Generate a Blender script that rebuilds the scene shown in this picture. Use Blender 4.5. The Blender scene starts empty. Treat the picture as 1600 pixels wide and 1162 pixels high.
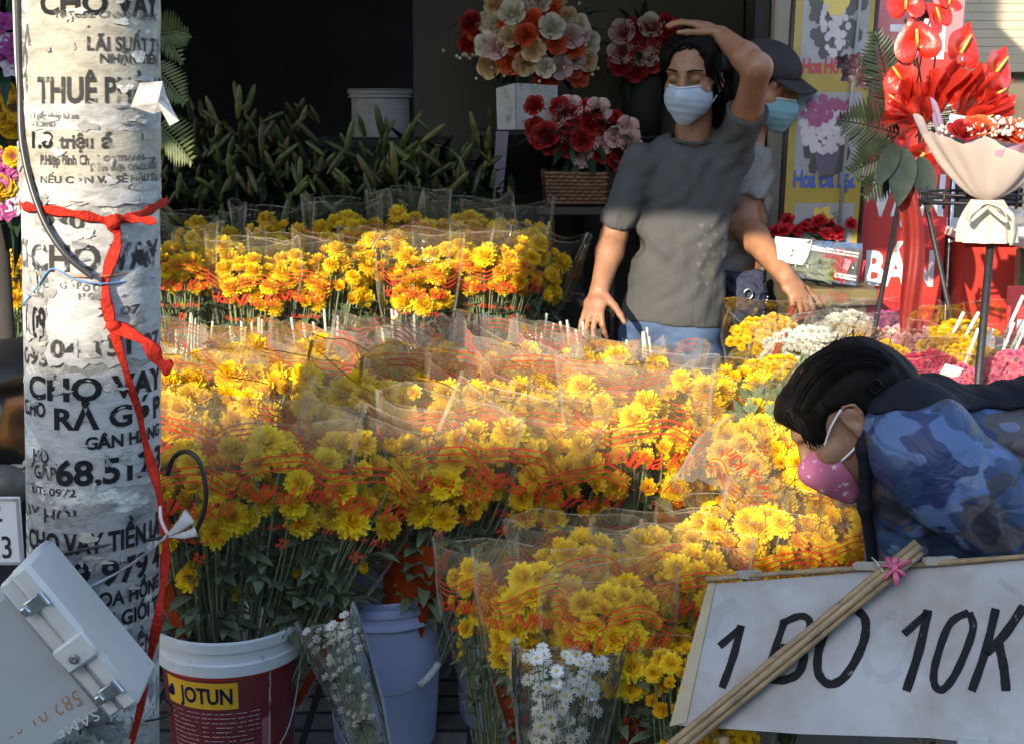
import bpy, math, random
import numpy as np
from mathutils import Vector, Matrix, Quaternion
R = math.radians
random.seed(7)
rng = np.random.default_rng(11)
S = bpy.context.scene
COL = S.collection

# ---------------------------------------------------------------- camera
CAM_H, PITCH, FPX = 1.48, R(11.0), 2200.0
cam_d = bpy.data.cameras.new('camera')
cam_d.sensor_width = 36.0
cam_d.lens = 36.0 * FPX / 1600.0
cam_d.clip_start, cam_d.clip_end = 0.05, 400.0
cam = bpy.data.objects.new('camera', cam_d)
COL.objects.link(cam)
cam.location = (0, 0, CAM_H)
cam.rotation_euler = (R(90) - PITCH, 0, 0)
S.camera = cam

# ---------------------------------------------------------------- daylight
SUN_AZ, SUN_EL = R(27.0), R(21.4)      # the sun stands behind the camera, a little to its left
world = bpy.data.worlds.new('World')
S.world = world
world.use_nodes = True
wn = world.node_tree.nodes
sky = wn.new('ShaderNodeTexSky')
sky.sky_type = 'NISHITA'
sky.sun_disc = False
sky.sun_elevation = SUN_EL
sky.sun_rotation = math.pi + SUN_AZ
world.node_tree.links.new(sky.outputs[0], wn['Background'].inputs[0])
wn['Background'].inputs[1].default_value = 0.15
sun_dir = Vector((-math.sin(SUN_AZ) * math.cos(SUN_EL), -math.cos(SUN_AZ) * math.cos(SUN_EL), math.sin(SUN_EL)))
sl = bpy.data.lights.new('sun', 'SUN')
sl.energy, sl.angle, sl.color = 2.7, R(0.5), (1.0, 0.86, 0.66)
sun = bpy.data.objects.new('sun', sl)
sun.rotation_euler = (-sun_dir).to_track_quat('-Z', 'Y').to_euler()
COL.objects.link(sun)
S.view_settings.view_transform = 'Standard'
S.view_settings.look = 'None'
S.view_settings.gamma = 1.0
S.view_settings.exposure = 1.76
S.cycles.transparent_max_bounces = 40
S.cycles.max_bounces = 8
S.cycles.diffuse_bounces = 4
S.cycles.glossy_bounces = 3
S.cycles.use_denoising = True
S.cycles.caustics_reflective = False
S.cycles.caustics_refractive = False
S.cycles.sample_clamp_indirect = 4.0


def P(px, py, Y):
    """world point on the photograph's pixel (1600 wide) at distance Y in front of the camera"""
    u, v = (px - 800) / FPX, (581 - py) / FPX
    c, s = math.cos(PITCH), math.sin(PITCH)
    k = Y / (c + v * s)
    return Vector((u * k, Y, CAM_H + (-s + v * c) * k))


def px_size(n, Y):
    return n * Y / FPX


# ---------------------------------------------------------------- objects
def tag(o, label=None, cat=None, group=None, kind=None):
    if label: o['label'] = label
    if cat: o['category'] = cat
    if group: o['group'] = group
    if kind: o['kind'] = kind
    return o


def thing(name, label, cat, loc=(0, 0, 0), group=None):
    o = bpy.data.objects.new(name, None)
    o.empty_display_size = 0.05
    COL.objects.link(o)
    o.location = loc
    return tag(o, label, cat, group)


def link(name, mesh, parent=None):
    """mesh given in world space; parents here stand unrotated while the scene is being built"""
    o = bpy.data.objects.new(name, mesh)
    COL.objects.link(o)
    if parent is not None:
        o.parent = parent
        off = Vector((0, 0, 0)); r = parent
        while r is not None:
            if r.type == 'EMPTY': off += r.location
            r = r.parent
        if parent.type == 'EMPTY': o.matrix_parent_inverse = Matrix.Translation(-off)
    return o


class MB:
    """collects shapes and links them as ONE mesh object"""
    def __init__(s):
        s.v, s.f, s.m = [], [], []

    def add(s, verts, faces, m=0):
        b = len(s.v)
        s.v.extend([tuple(p) for p in verts])
        s.f.extend([tuple(i + b for i in f) for f in faces])
        s.m.extend([m] * len(faces))
        return s

    def box(s, c, size, m=0, rot=None, taper=0.0, bev=0.0):
        hx, hy, hz = size[0] / 2, size[1] / 2, size[2] / 2
        b = min(bev, hx * .45, hy * .45, hz * .45)
        c = Vector(c)
        if b <= 0:
            co = [Vector((x * hx * (1 - (taper if z < 0 else 0)), y * hy * (1 - (taper if z < 0 else 0)), z * hz)) for z in (-1, 1) for y in (-1, 1) for x in (-1, 1)]
            fc = [(0, 2, 3, 1), (4, 5, 7, 6), (0, 1, 5, 4), (2, 6, 7, 3), (0, 4, 6, 2), (1, 3, 7, 5)]
        else:
            co, idx = [], {}
            for sx in (-1, 1):
                for sy in (-1, 1):
                    for sz in (-1, 1):
                        for ax in range(3):
                            p = [sx * (hx - b), sy * (hy - b), sz * (hz - b)]
                            p[ax] = (sx, sy, sz)[ax] * (hx, hy, hz)[ax]
                            idx[(sx, sy, sz, ax)] = len(co)
                            co.append(Vector(p))
            fc = []
            for ax in range(3):
                a1, a2 = (ax + 1) % 3, (ax + 2) % 3
                for sg in (-1, 1):
                    q = []
                    for (u, w) in ((-1, -1), (1, -1), (1, 1), (-1, 1)):
                        k = [0, 0, 0]; k[ax] = sg; k[a1] = u; k[a2] = w
                        q.append(idx[(*k, ax)])
                    fc.append(tuple(q if sg > 0 else q[::-1]))
            for ax in range(3):
                a1, a2 = (ax + 1) % 3, (ax + 2) % 3
                for u in (-1, 1):
                    for w in (-1, 1):
                        q = []
                        for (e, face) in ((-1, a1), (1, a1), (1, a2), (-1, a2)):
                            k = [0, 0, 0]; k[ax] = e; k[a1] = u; k[a2] = w
                            q.append(idx[(*k, face)])
                        fc.append(tuple(q if u * w < 0 else q[::-1]))
            for sx in (-1, 1):
                for sy in (-1, 1):
                    for sz in (-1, 1):
                        q = [idx[(sx, sy, sz, a)] for a in range(3)]
                        fc.append(tuple(q if sx * sy * sz > 0 else q[::-1]))
        if rot is not None: co = [rot @ p for p in co]
        return s.add([p + c for p in co], fc, m)

    def tube(s, pts, rad, n=8, m=0, caps=True, flat=1.0, ref=None):
        pts = [Vector(p) for p in pts]
        k = len(pts)
        if not hasattr(rad, '__len__'): rad = [rad] * k
        vs, fs = [], []
        prev = None
        for i, p in enumerate(pts):
            t = (pts[min(i + 1, k - 1)] - pts[max(i - 1, 0)])
            t = t.normalized() if t.length > 1e-9 else Vector((0, 0, 1))
            if prev is None:
                a = Vector(ref) if ref is not None else (Vector((1, 0, 0)) if abs(t.x) < .8 else Vector((0, 1, 0)))
            else:
                a = prev
            a = (a - t * a.dot(t)).normalized()
            prev = a
            b = t.cross(a)
            for j in range(n):
                w = 2 * math.pi * j / n
                vs.append(p + a * (math.cos(w) * rad[i]) + b * (math.sin(w) * rad[i] * flat))
        for i in range(k - 1):
            for j in range(n):
                j2 = (j + 1) % n
                fs.append((i * n + j, i * n + j2, (i + 1) * n + j2, (i + 1) * n + j))
        if caps:
            fs.append(tuple(range(n))[::-1])
            fs.append(tuple((k - 1) * n + j for j in range(n)))
        return s.add(vs, fs, m)

    def lathe(s, prof, c=(0, 0, 0), n=32, m=0, M=None, mats=None):
        vs, fs, ms = [], [], []
        for (r, z) in prof:
            for j in range(n):
                w = 2 * math.pi * j / n
                vs.append(Vector((r * math.cos(w), r * math.sin(w), z)))
        for i in range(len(prof) - 1):
            for j in range(n):
                j2 = (j + 1) % n
                fs.append((i * n + j, i * n + j2, (i + 1) * n + j2, (i + 1) * n + j))
                ms.append(mats[i] if mats else m)
        if M is not None: vs = [M @ v for v in vs]
        vs = [v + Vector(c) for v in vs]
        s.add(vs, fs, m)
        s.m[-len(ms):] = ms
        return s

    def grid(s, fn, nu, nv, m=0, closed=False, flip=False):
        vs = [fn(i / (nu if closed else nu - 1), j / (nv - 1)) for j in range(nv) for i in range(nu)]
        fs = []
        for j in range(nv - 1):
            for i in range(nu if closed else nu - 1):
                i2 = (i + 1) % nu
                q = (j * nu + i, j * nu + i2, (j + 1) * nu + i2, (j + 1) * nu + i)
                fs.append(q[::-1] if flip else q)
        return s.add(vs, fs, m)

    def ball(s, c, r, n=10, m=0, M=None, jit=0):
        if not hasattr(r, '__len__'): r = (r, r, r)
        def fn(u, v):
            a, b = 2 * math.pi * u, math.pi * (v - .5)
            k = 1 + (jit * (random.random() - .5) if 0 < v < 1 else 0)
            p = Vector((r[0] * math.cos(a) * math.cos(b) * k, r[1] * math.sin(a) * math.cos(b) * k, r[2] * math.sin(b)))
            return (M @ p if M is not None else p) + Vector(c)
        return s.grid(fn, n, max(5, n // 2 + 1), m, closed=True)

    def poly(s, pts, m=0):
        return s.add(pts, [tuple(range(len(pts)))], m)

    def prism(s, pts, off, m=0):
        n = len(pts); off = Vector(off)
        vs = [Vector(p) for p in pts] + [Vector(p) + off for p in pts]
        fs = [tuple(range(n))[::-1], tuple(range(n, 2 * n))] + [(i, (i + 1) % n, n + (i + 1) % n, n + i) for i in range(n)]
        return s.add(vs, fs, m)

    def leaf(s, base, d, nrm, L, W, m=0, droop=.2, fold=.25, n=5, tip=1.0):
        d = Vector(d).normalized(); nrm = Vector(nrm)
        nrm = (nrm - d * nrm.dot(d))
        nrm = nrm.normalized() if nrm.length > 1e-6 else d.orthogonal().normalized()
        side = d.cross(nrm)
        vs, fs = [], []
        for i in range(n + 1):
            t = i / n
            w = W * (math.sin(math.pi * (t ** .8 * .93 + .05)) ** .8) * .5 if i < n else W * .04
            c = Vector(base) + d * (L * t) - nrm * (droop * L * t * t)
            vs += [c - side * w + nrm * (fold * w), c, c + side * w + nrm * (fold * w)]
        for i in range(n):
            a = i * 3
            fs += [(a, a + 1, a + 4, a + 3), (a + 1, a + 2, a + 5, a + 4)]
        return s.add(vs, fs, m)

    def mesh(s, name, mats, smooth=True):
        me = bpy.data.meshes.new(name)
        me.from_pydata(s.v, [], s.f)
        for mt in (mats if isinstance(mats, (list, tuple)) else [mats]): me.materials.append(mt)
        me.polygons.foreach_set('material_index', s.m)
        me.polygons.foreach_set('use_smooth', [smooth] * len(s.f))
        me.update()
        return me

    def build(s, name, mats, parent=None, smooth=True, auto=None):
        me = s.mesh(name, mats, smooth or auto is not None)
        if auto is not None:
            me.set_sharp_from_angle(angle=R(auto))
        o = link(name, me, parent)
        return o


# ---------------------------------------------------------------- writing
_tc = {}
def text_shape(body, bold=0.0, shear=0.0, space=1.0):
    key = (body, bold, shear, space)
    if key not in _tc:
        c = bpy.data.curves.new('t', 'FONT')
        c.body, c.offset, c.shear, c.space_character, c.resolution_u = body, bold, shear, space, 3
        c.fill_mode = 'FRONT'
        o = bpy.data.objects.new('t', c)
        COL.objects.link(o)
        dg = bpy.context.evaluated_depsgraph_get()
        me = bpy.data.meshes.new_from_object(o.evaluated_get(dg))
        v = np.array([p.co[:2] for p in me.vertices]).reshape(-1, 2)
        f = [tuple(p.vertices) for p in me.polygons]
        bpy.data.objects.remove(o); bpy.data.curves.remove(c); bpy.data.meshes.remove(me)
        x0, x1 = v[:, 0].min(), v[:, 0].max()
        v[:, 0] = (v[:, 0] - x0) / (x1 - x0)
        v[:, 1] = v[:, 1] / 0.69             # 0..1 is the height of a capital
        _tc[key] = (v, f)
    return _tc[key]


# ---------------------------------------------------------------- materials
_mc = {}
def NT(name):
    m = bpy.data.materials.new(name)
    m.use_nodes = True
    t = m.node_tree
    for n in list(t.nodes): t.nodes.remove(n)
    out = t.nodes.new('ShaderNodeOutputMaterial')
    return m, t, out

def nd(t, typ, **kw):
    n = t.nodes.new(typ)
    for k, v in kw.items():
        if k[0] == 'i' and k[1:].isdigit(): n.inputs[int(k[1:])].default_value = v
        elif k.startswith('in_'): n.inputs[k[3:].replace('_', ' ')].default_value = v
        else: setattr(n, k, v)
    return n

def ramp(t, fac, stops, interp='LINEAR'):
    r = t.nodes.new('ShaderNodeValToRGB')
    r.color_ramp.interpolation = interp
    el = r.color_ramp.elements
    while len(el) < len(stops): el.new(.5)
    for e, (p, c) in zip(el, stops):
        e.position = p
        e.color = (*c, 1) if hasattr(c, '__len__') else (c, c, c, 1)
    t.links.new(fac, r.inputs[0])
    return r

def mixc(t, fac, a, b, mode='MIX'):
    n = nd(t, 'ShaderNodeMix', data_type='RGBA', blend_type=mode)
    for i, x in ((0, fac), (6, a), (7, b)):
        if hasattr(x, 'links') or hasattr(x, 'is_linked'): t.links.new(x, n.inputs[i])
        elif i == 0: n.inputs[0].default_value = x
        else: n.inputs[i].default_value = (*x[:3], 1)
    return n.outputs[2]

def pbr(name, col, rough=.6, var=.2, vs=12.0, bump=0.0, bs=80.0, metal=0.0, col2=None, thr=.58, soft=.06, s2=20.0, trans=0.0, rnd=0.0, spec=.5, coat=0.0, stretch=None, hue=0.0, sheen=0.0):
    """principled material: mottled colour, optional second colour in blotches, bump, translucency, random value per object"""
    if name in _mc: return _mc[name]
    m, t, out = NT(name)
    L = t.links.new
    tc = nd(t, 'ShaderNodeTexCoord')
    src = tc.outputs['Object']
    if stretch:
        mp = nd(t, 'ShaderNodeMapping'); mp.inputs['Scale'].default_value = stretch
        L(src, mp.inputs[0]); src = mp.outputs[0]
    n1 = nd(t, 'ShaderNodeTexNoise', in_Scale=vs, in_Detail=6.0, in_Roughness=.6)
    L(src, n1.inputs['Vector'])
    a = tuple(max(0, c * (1 - var)) for c in col); b = tuple(min(1, c * (1 + var)) for c in col)
    c = ramp(t, n1.outputs[0], [(.3, a), (.7, b)]).outputs[0]
    if col2:
        n2 = nd(t, 'ShaderNodeTexNoise', in_Scale=s2, in_Detail=8.0, in_Roughness=.65)
        L(src, n2.inputs['Vector'])
        fr = ramp(t, n2.outputs[0], [(thr - soft, 0.0), (thr + soft, 1.0)])
        c = mixc(t, fr.outputs[0], c, col2)
    if rnd or hue:
        oi = nd(t, 'ShaderNodeObjectInfo')
        hs = nd(t, 'ShaderNodeHueSaturation')
        mr = nd(t, 'ShaderNodeMapRange'); mr.inputs[3].default_value, mr.inputs[4].default_value = 1 - rnd, 1 + rnd
        L(oi.outputs['Random'], mr.inputs[0]); L(mr.outputs[0], hs.inputs['Value'])
        mh = nd(t, 'ShaderNodeMapRange'); mh.inputs[3].default_value, mh.inputs[4].default_value = .5 - hue, .5 + hue
        wn_ = nd(t, 'ShaderNodeMath', operation='FRACT'); mm = nd(t, 'ShaderNodeMath', operation='MULTIPLY'); mm.inputs[1].default_value = 7.31
        L(oi.outputs['Random'], mm.inputs[0]); L(mm.outputs[0], wn_.inputs[0]); L(wn_.outputs[0], mh.inputs[0]); L(mh.outputs[0], hs.inputs['Hue'])
        L(c, hs.inputs['Color']); c = hs.outputs[0]
    p = nd(t, 'ShaderNodeBsdfPrincipled')
    L(c, p.inputs['Base Color'])
    p.inputs['Roughness'].default_value = rough
    p.inputs['Metallic'].default_value = metal
    p.inputs['Specular IOR Level'].default_value = spec
    p.inputs['Coat Weight'].default_value = coat
    p.inputs['Sheen Weight'].default_value = sheen
    if bump:
        n3 = nd(t, 'ShaderNodeTexNoise', in_Scale=bs, in_Detail=4.0)
        L(src, n3.inputs['Vector'])
        bp = nd(t, 'ShaderNodeBump', in_Strength=bump, in_Distance=.01)
        L(n3.outputs[0], bp.inputs['Height']); L(bp.outputs[0], p.inputs['Normal'])
    sh = p.outputs[0]
    if trans:
        tr = nd(t, 'ShaderNodeBsdfTranslucent'); L(c, tr.inputs[0])
        mx = nd(t, 'ShaderNodeMixShader'); mx.inputs[0].default_value = trans
        L(sh, mx.inputs[1]); L(tr.outputs[0], mx.inputs[2]); sh = mx.outputs[0]
    L(sh, out.inputs[0])
    _mc[name] = m
    return m

def film(name, tint=(.97, .97, .95), milk=.10, milkc=(.9, .88, .82), rough=.12, bump=.5, bs=28.0, fres=1.0, top=None):
    """thin clear plastic: see-through, a little milky, glossy and crinkled"""
    if name in _mc: return _mc[name]
    m, t, out = NT(name)
    L = t.links.new
    tc = nd(t, 'ShaderNodeTexCoord')
    mp = nd(t, 'ShaderNodeMapping'); mp.inputs['Scale'].default_value = (1.0, 1.0, .45)
    L(tc.outputs['Object'], mp.inputs[0])
    oi = nd(t, 'ShaderNodeObjectInfo')
    va = nd(t, 'ShaderNodeVectorMath', operation='ADD')
    L(mp.outputs[0], va.inputs[0]); L(oi.outputs['Random'], va.inputs[1])
    n1 = nd(t, 'ShaderNodeTexNoise', in_Scale=bs, in_Detail=3.0, in_Distortion=1.2)
    L(va.outputs[0], n1.inputs['Vector'])
    bp = nd(t, 'ShaderNodeBump', in_Strength=bump, in_Distance=.012)
    L(n1.outputs[0], bp.inputs['Height'])
    tr = nd(t, 'ShaderNodeBsdfTransparent'); tr.inputs[0].default_value = (*tint, 1)
    df = nd(t, 'ShaderNodeBsdfDiffuse'); df.inputs[0].default_value = (*milkc, 1)
    tl = nd(t, 'ShaderNodeBsdfTranslucent'); tl.inputs[0].default_value = (*milkc, 1)
    m0 = nd(t, 'ShaderNodeMixShader', i0=.5); L(df.outputs[0], m0.inputs[1]); L(tl.outputs[0], m0.inputs[2])
    n2 = nd(t, 'ShaderNodeTexNoise', in_Scale=9.0, in_Detail=4.0); L(va.outputs[0], n2.inputs['Vector'])
    mr = nd(t, 'ShaderNodeMapRange'); mr.inputs[1].default_value, mr.inputs[2].default_value, mr.inputs[3].default_value, mr.inputs[4].default_value = .35, .7, milk * .4, milk * 1.7
    L(n2.outputs[0], mr.inputs[0])
    mo = mr.outputs[0]
    if top:                    # haze over the crumpled sleeve top, put into the film's milkiness
        sx = nd(t, 'ShaderNodeSeparateXYZ'); L(tc.outputs['Object'], sx.inputs[0])
        mt = nd(t, 'ShaderNodeMapRange', interpolation_type='SMOOTHSTEP'); mt.inputs[1].default_value, mt.inputs[2].default_value, mt.inputs[3].default_value, mt.inputs[4].default_value = top[0], top[1], 0.0, top[2]
        L(sx.outputs[2], mt.inputs[0])
        ad = nd(t, 'ShaderNodeMath', operation='ADD', use_clamp=True); L(mo, ad.inputs[0]); L(mt.outputs[0], ad.inputs[1]); mo = ad.outputs[0]
    m1 = nd(t, 'ShaderNodeMixShader'); L(mo, m1.inputs[0]); L(tr.outputs[0], m1.inputs[1]); L(m0.outputs[0], m1.inputs[2])
    gl = nd(t, 'ShaderNodeBsdfGlossy'); gl.inputs['Roughness'].default_value = rough; L(bp.outputs[0], gl.inputs['Normal'])
    fr = nd(t, 'ShaderNodeFresnel'); fr.inputs[0].default_value = 1.42; L(bp.outputs[0], fr.inputs['Normal'])
    fm = nd(t, 'ShaderNodeMath', operation='MULTIPLY', use_clamp=True); fm.inputs[1].default_value = fres; L(fr.outputs[0], fm.inputs[0])
    m2 = nd(t, 'ShaderNodeMixShader'); L(fm.outputs[0], m2.inputs[0]); L(m1.outputs[0], m2.inputs[1]); L(gl.outputs[0], m2.inputs[2])
    L(m2.outputs[0], out.inputs[0])
    _mc[name] = m
    return m

def ink(name, col, alpha=.95, wear=.5, s=60.0, rough=.6, stretch=(1, 1, .4)):
    """printed ink, worn through in spots"""
    if name in _mc: return _mc[name]
    m, t, out = NT(name)
    L = t.links.new
    tc = nd(t, 'ShaderNodeTexCoord'); mp = nd(t, 'ShaderNodeMapping'); mp.inputs['Scale'].default_value = stretch
    L(tc.outputs['Object'], mp.inputs[0])
    n1 = nd(t, 'ShaderNodeTexNoise', in_Scale=s, in_Detail=8.0, in_Roughness=.7)
    L(mp.outputs[0], n1.inputs['Vector'])
    fr = ramp(t, n1.outputs[0], [(wear - .04, 0.0), (wear + .04, alpha)])
    d = nd(t, 'ShaderNodeBsdfPrincipled'); d.inputs['Base Color'].default_value = (*col, 1); d.inputs['Roughness'].default_value = rough; d.inputs['Specular IOR Level'].default_value = .15
    tr = nd(t, 'ShaderNodeBsdfTransparent')
    mx = nd(t, 'ShaderNodeMixShader')
    L(fr.outputs[0], mx.inputs[0]); L(tr.outputs[0], mx.inputs[1]); L(d.outputs[0], mx.inputs[2])
    L(mx.outputs[0], out.inputs[0])
    _mc[name] = m
    return m


def cloth(name, col, var=.1, rough=.85, stretch=(1, 1, 1), rot=(0, 0, 0), s=7.0, k=.6, weave=500, spec=.2):
    """woven cloth with soft creases in the given direction and a fine weave"""
    if name in _mc: return _mc[name]
    m, t, out = NT(name); L = t.links.new
    tc = nd(t, 'ShaderNodeTexCoord')
    mp = nd(t, 'ShaderNodeMapping'); mp.inputs['Rotation'].default_value = rot; mp.inputs['Scale'].default_value = stretch; L(tc.outputs['Object'], mp.inputs[0])
    n1 = nd(t, 'ShaderNodeTexNoise', in_Scale=s, in_Detail=3.0, in_Roughness=.5, in_Distortion=.8); L(mp.outputs[0], n1.inputs['Vector'])
    rd_ = nd(t, 'ShaderNodeMath', operation='PINGPONG'); rd_.inputs[1].default_value = .13; L(n1.outputs[0], rd_.inputs[0])
    b1 = nd(t, 'ShaderNodeBump', in_Strength=k, in_Distance=.045); L(rd_.outputs[0], b1.inputs['Height'])
    n2 = nd(t, 'ShaderNodeTexNoise', in_Scale=float(weave), in_Detail=2.0); L(tc.outputs['Object'], n2.inputs['Vector'])
    b2 = nd(t, 'ShaderNodeBump', in_Strength=.25, in_Distance=.002); L(n2.outputs[0], b2.inputs['Height']); L(b1.outputs[0], b2.inputs['Normal'])
    n3 = nd(t, 'ShaderNodeTexNoise', in_Scale=14.0, in_Detail=8.0, in_Roughness=.7); L(tc.outputs['Object'], n3.inputs['Vector'])
    c = ramp(t, n3.outputs[0], [(.3, tuple(x * (1 - var) for x in col)), (.7, tuple(min(1, x * (1 + var)) for x in col))]).outputs[0]
    p = nd(t, 'ShaderNodeBsdfPrincipled'); p.inputs['Roughness'].default_value = rough; p.inputs['Specular IOR Level'].default_value = spec
    L(c, p.inputs['Base Color']); L(b2.outputs[0], p.inputs['Normal']); L(p.outputs[0], out.inputs[0])
    _mc[name] = m
    return m


# ---------------------------------------------------------------- soft bodies: signed distance + surface nets
class SDF:
    def __init__(s): s.p = []
    def cone(s, a, b, ra, rb=None, k=.02, sub=False, x=None, sq=None, sq2=None):
        """round cone from a to b; sq = width factor of the second cross axis (x = direction of the first)"""
        s.p.append((Vector(a), Vector(b), ra, ra if rb is None else rb, k, sub, x, sq or 1.0, sq2 or sq or 1.0)); return s
    def ell(s, c, r, M=None, k=.02, sub=False):
        s.p.append(('E', Vector(c), r, M or Matrix.Identity(3), k, sub)); return s
    def chain(s, pts, rad, k=.02, **kw):
        for i in range(len(pts) - 1): s.cone(pts[i], pts[i + 1], rad[i], rad[i + 1], k, **kw)
        return s
    def cut(s, p, n, k=.003):
        """keeps the side the normal points away from"""
        s.p.append(('C', Vector(p), Vector(n).normalized(), k)); return s

    def solve(s, h, disp=None, pad=.03):
        lo, hi = np.full(3, 1e9), np.full(3, -1e9)
        bb = []
        for q in s.p:
            if q[0] == 'C': bb.append(None); continue
            if q[0] == 'E': c, r = np.array(q[1]), max(q[2]); l, u = c - r, c + r; sub = q[5]
            else:
                r = max(q[2], q[3]) * max(1, q[7], q[8]); a, b = np.array(q[0]), np.array(q[1]); l, u = np.minimum(a, b) - r, np.maximum(a, b) + r; sub = q[5]
            bb.append((l, u))
            if not sub: lo, hi = np.minimum(lo, l), np.maximum(hi, u)
        lo -= pad; hi += pad
        n = np.ceil((hi - lo) / h).astype(int) + 1
        ax = [lo[i] + h * np.arange(n[i]) for i in range(3)]
        D = np.full(n, .3, np.float32)
        for q, b in zip(s.p, bb):
            if b is None:
                X = ax[0][:, None, None], ax[1][None, :, None], ax[2][None, None, :]
                d = sum((X[i] - q[1][i]) * q[2][i] for i in range(3)).astype(np.float32)
                k = q[3]
                hh = np.clip(.5 + .5 * (d - D) / k, 0, 1)
                D = d * hh + D * (1 - hh) + k * hh * (1 - hh)
                continue
            k = q[4]; pd = max(k, 4 * h)
            i0 = np.maximum(0, np.floor((b[0] - pd - lo) / h).astype(int)); i1 = np.minimum(n, np.ceil((b[1] + pd - lo) / h).astype(int) + 1)
            if (i1 <= i0).any(): continue
            sl_ = tuple(slice(i0[i], i1[i]) for i in range(3))
            X = ax[0][sl_[0]][:, None, None], ax[1][sl_[1]][None, :, None], ax[2][sl_[2]][None, None, :]
            if q[0] == 'E':
                M = q[3].inverted(); r = q[2]; e = [X[i] - q[1][i] for i in range(3)]
                l_ = [sum(M[i][j] * e[j] for j in range(3)) for i in range(3)]
                k0 = np.sqrt(sum((l_[i] / r[i]) ** 2 for i in range(3))) + 1e-9
                k1 = np.sqrt(sum((l_[i] / r[i] ** 2) ** 2 for i in range(3))) + 1e-9
                d = k0 * (k0 - 1) / k1
                sub = q[5]
            else:
                a, bq, ra, rb, k, sub, xd, s0, s1 = q
                ab = bq - a; L2 = max(ab.length_squared, 1e-12)
                e = [X[i] - a[i] for i in range(3)]
                t_ = np.clip(sum(e[i] * ab[i] for i in range(3)) / L2, 0, 1)
                r = ra + (rb - ra) * t_
                if xd is None:
                    d = np.sqrt(sum((e[i] - ab[i] * t_) ** 2 for i in range(3))) - r
                else:
                    az = ab.normalized() if ab.length > 1e-6 else Vector((0, 0, 1))
                    xv = Vector(xd); xv = (xv - az * xv.dot(az)).normalized(); yv = az.cross(xv)
                    w = [e[i] - ab[i] * t_ for i in range(3)]
                    sq = s0 + (s1 - s0) * t_
                    lx = sum(w[i] * xv[i] for i in range(3)) / r; ly = sum(w[i] * yv[i] for i in range(3)) / (r * sq); lz = sum(w[i] * az[i] for i in range(3)) / (r * np.minimum(sq, 1))
                    q0 = np.sqrt(lx ** 2 + ly ** 2 + lz ** 2) + 1e-9
                    q1 = np.sqrt((lx / r) ** 2 + (ly / (r * sq)) ** 2 + (lz / r) ** 2) + 1e-9
                    d = q0 * (q0 - 1) / q1
            d = d.astype(np.float32)
            D0 = D[sl_]
            if sub:
                hh = np.clip(.5 - .5 * (d + D0) / k, 0, 1)
                D[sl_] = D0 * (1 - hh) - d * hh + k * hh * (1 - hh)
            else:
                hh = np.clip(.5 + .5 * (D0 - d) / k, 0, 1)
                D[sl_] = D0 * (1 - hh) + d * hh - k * hh * (1 - hh)
        if disp is not None:
            D += disp(ax[0][:, None, None], ax[1][None, :, None], ax[2][None, None, :]).astype(np.float32)
        return surface_nets(D, lo, h)

    def build(s, name, mat_, parent, h=.005, disp=None, smooth=2):
        v, f = s.solve(h, disp)
        for _ in range(smooth):
            acc = np.zeros_like(v); cnt = np.zeros(len(v))
            for i in range(4):
                j = (i + 1) % 4
                np.add.at(acc, f[:, i], v[f[:, j]]); np.add.at(cnt, f[:, i], 1)
                np.add.at(acc, f[:, j], v[f[:, i]]); np.add.at(cnt, f[:, j], 1)
            v = v * .5 + .5 * acc / np.maximum(cnt, 1)[:, None]
        me = bpy.data.meshes.new(name)
        me.from_pydata(v.tolist(), [], f.tolist())
        for mt in (mat_ if isinstance(mat_, (list, tuple)) else [mat_]): me.materials.append(mt)
        me.polygons.foreach_set('use_smooth', [True] * len(f))
        me.update()
        return link(name, me, parent)


def surface_nets(D, lo, h):
    n = np.array(D.shape) - 1
    neg = D < 0
    cs = [(i, j, k) for i in (0, 1) for j in (0, 1) for k in (0, 1)]
    cnt = sum(neg[i:i + n[0], j:j + n[1], k:k + n[2]].astype(np.int8) for i, j, k in cs)
    A = np.argwhere((cnt > 0) & (cnt < 8))
    idx = np.full(n, -1, np.int32)
    idx[A[:, 0], A[:, 1], A[:, 2]] = np.arange(len(A))
    val = {c: D[A[:, 0] + c[0], A[:, 1] + c[1], A[:, 2] + c[2]] for c in cs}
    acc, num = np.zeros((len(A), 3)), np.zeros(len(A))
    for c in cs:
        for a in range(3):
            if c[a]: continue
            e = list(c); e[a] = 1; e = tuple(e)
            d0, d1 = val[c], val[e]
            x = (d0 < 0) != (d1 < 0)
            t = np.where(x, d0 / np.where(x, d0 - d1, 1), 0)
            p = np.tile(np.array(c, float), (len(A), 1)); p[:, a] = t
            acc += p * x[:, None]; num += x
    v = lo + h * (A + acc / num[:, None])
    F = []
    for a in range(3):
        b, c = (a + 1) % 3, (a + 2) % 3
        s0 = [slice(None)] * 3; s1 = [slice(None)] * 3
        s0[a] = slice(0, n[a]); s1[a] = slice(1, n[a] + 1)
        for sgn in (True, False):
            E = np.argwhere((neg[tuple(s0)] == sgn) & (neg[tuple(s1)] != sgn))
            E = E[(E[:, b] > 0) & (E[:, c] > 0) & (E[:, b] < n[b]) & (E[:, c] < n[c])]
            q = []
            for (db, dc) in ((-1, -1), (0, -1), (0, 0), (-1, 0)):
                k = E.copy(); k[:, b] += db; k[:, c] += dc
                q.append(idx[k[:, 0], k[:, 1], k[:, 2]])
            q = np.stack(q, 1)
            q = q[(q >= 0).all(1)]
            F.append(q if sgn else q[:, ::-1])
    return v, np.concatenate(F)


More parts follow.
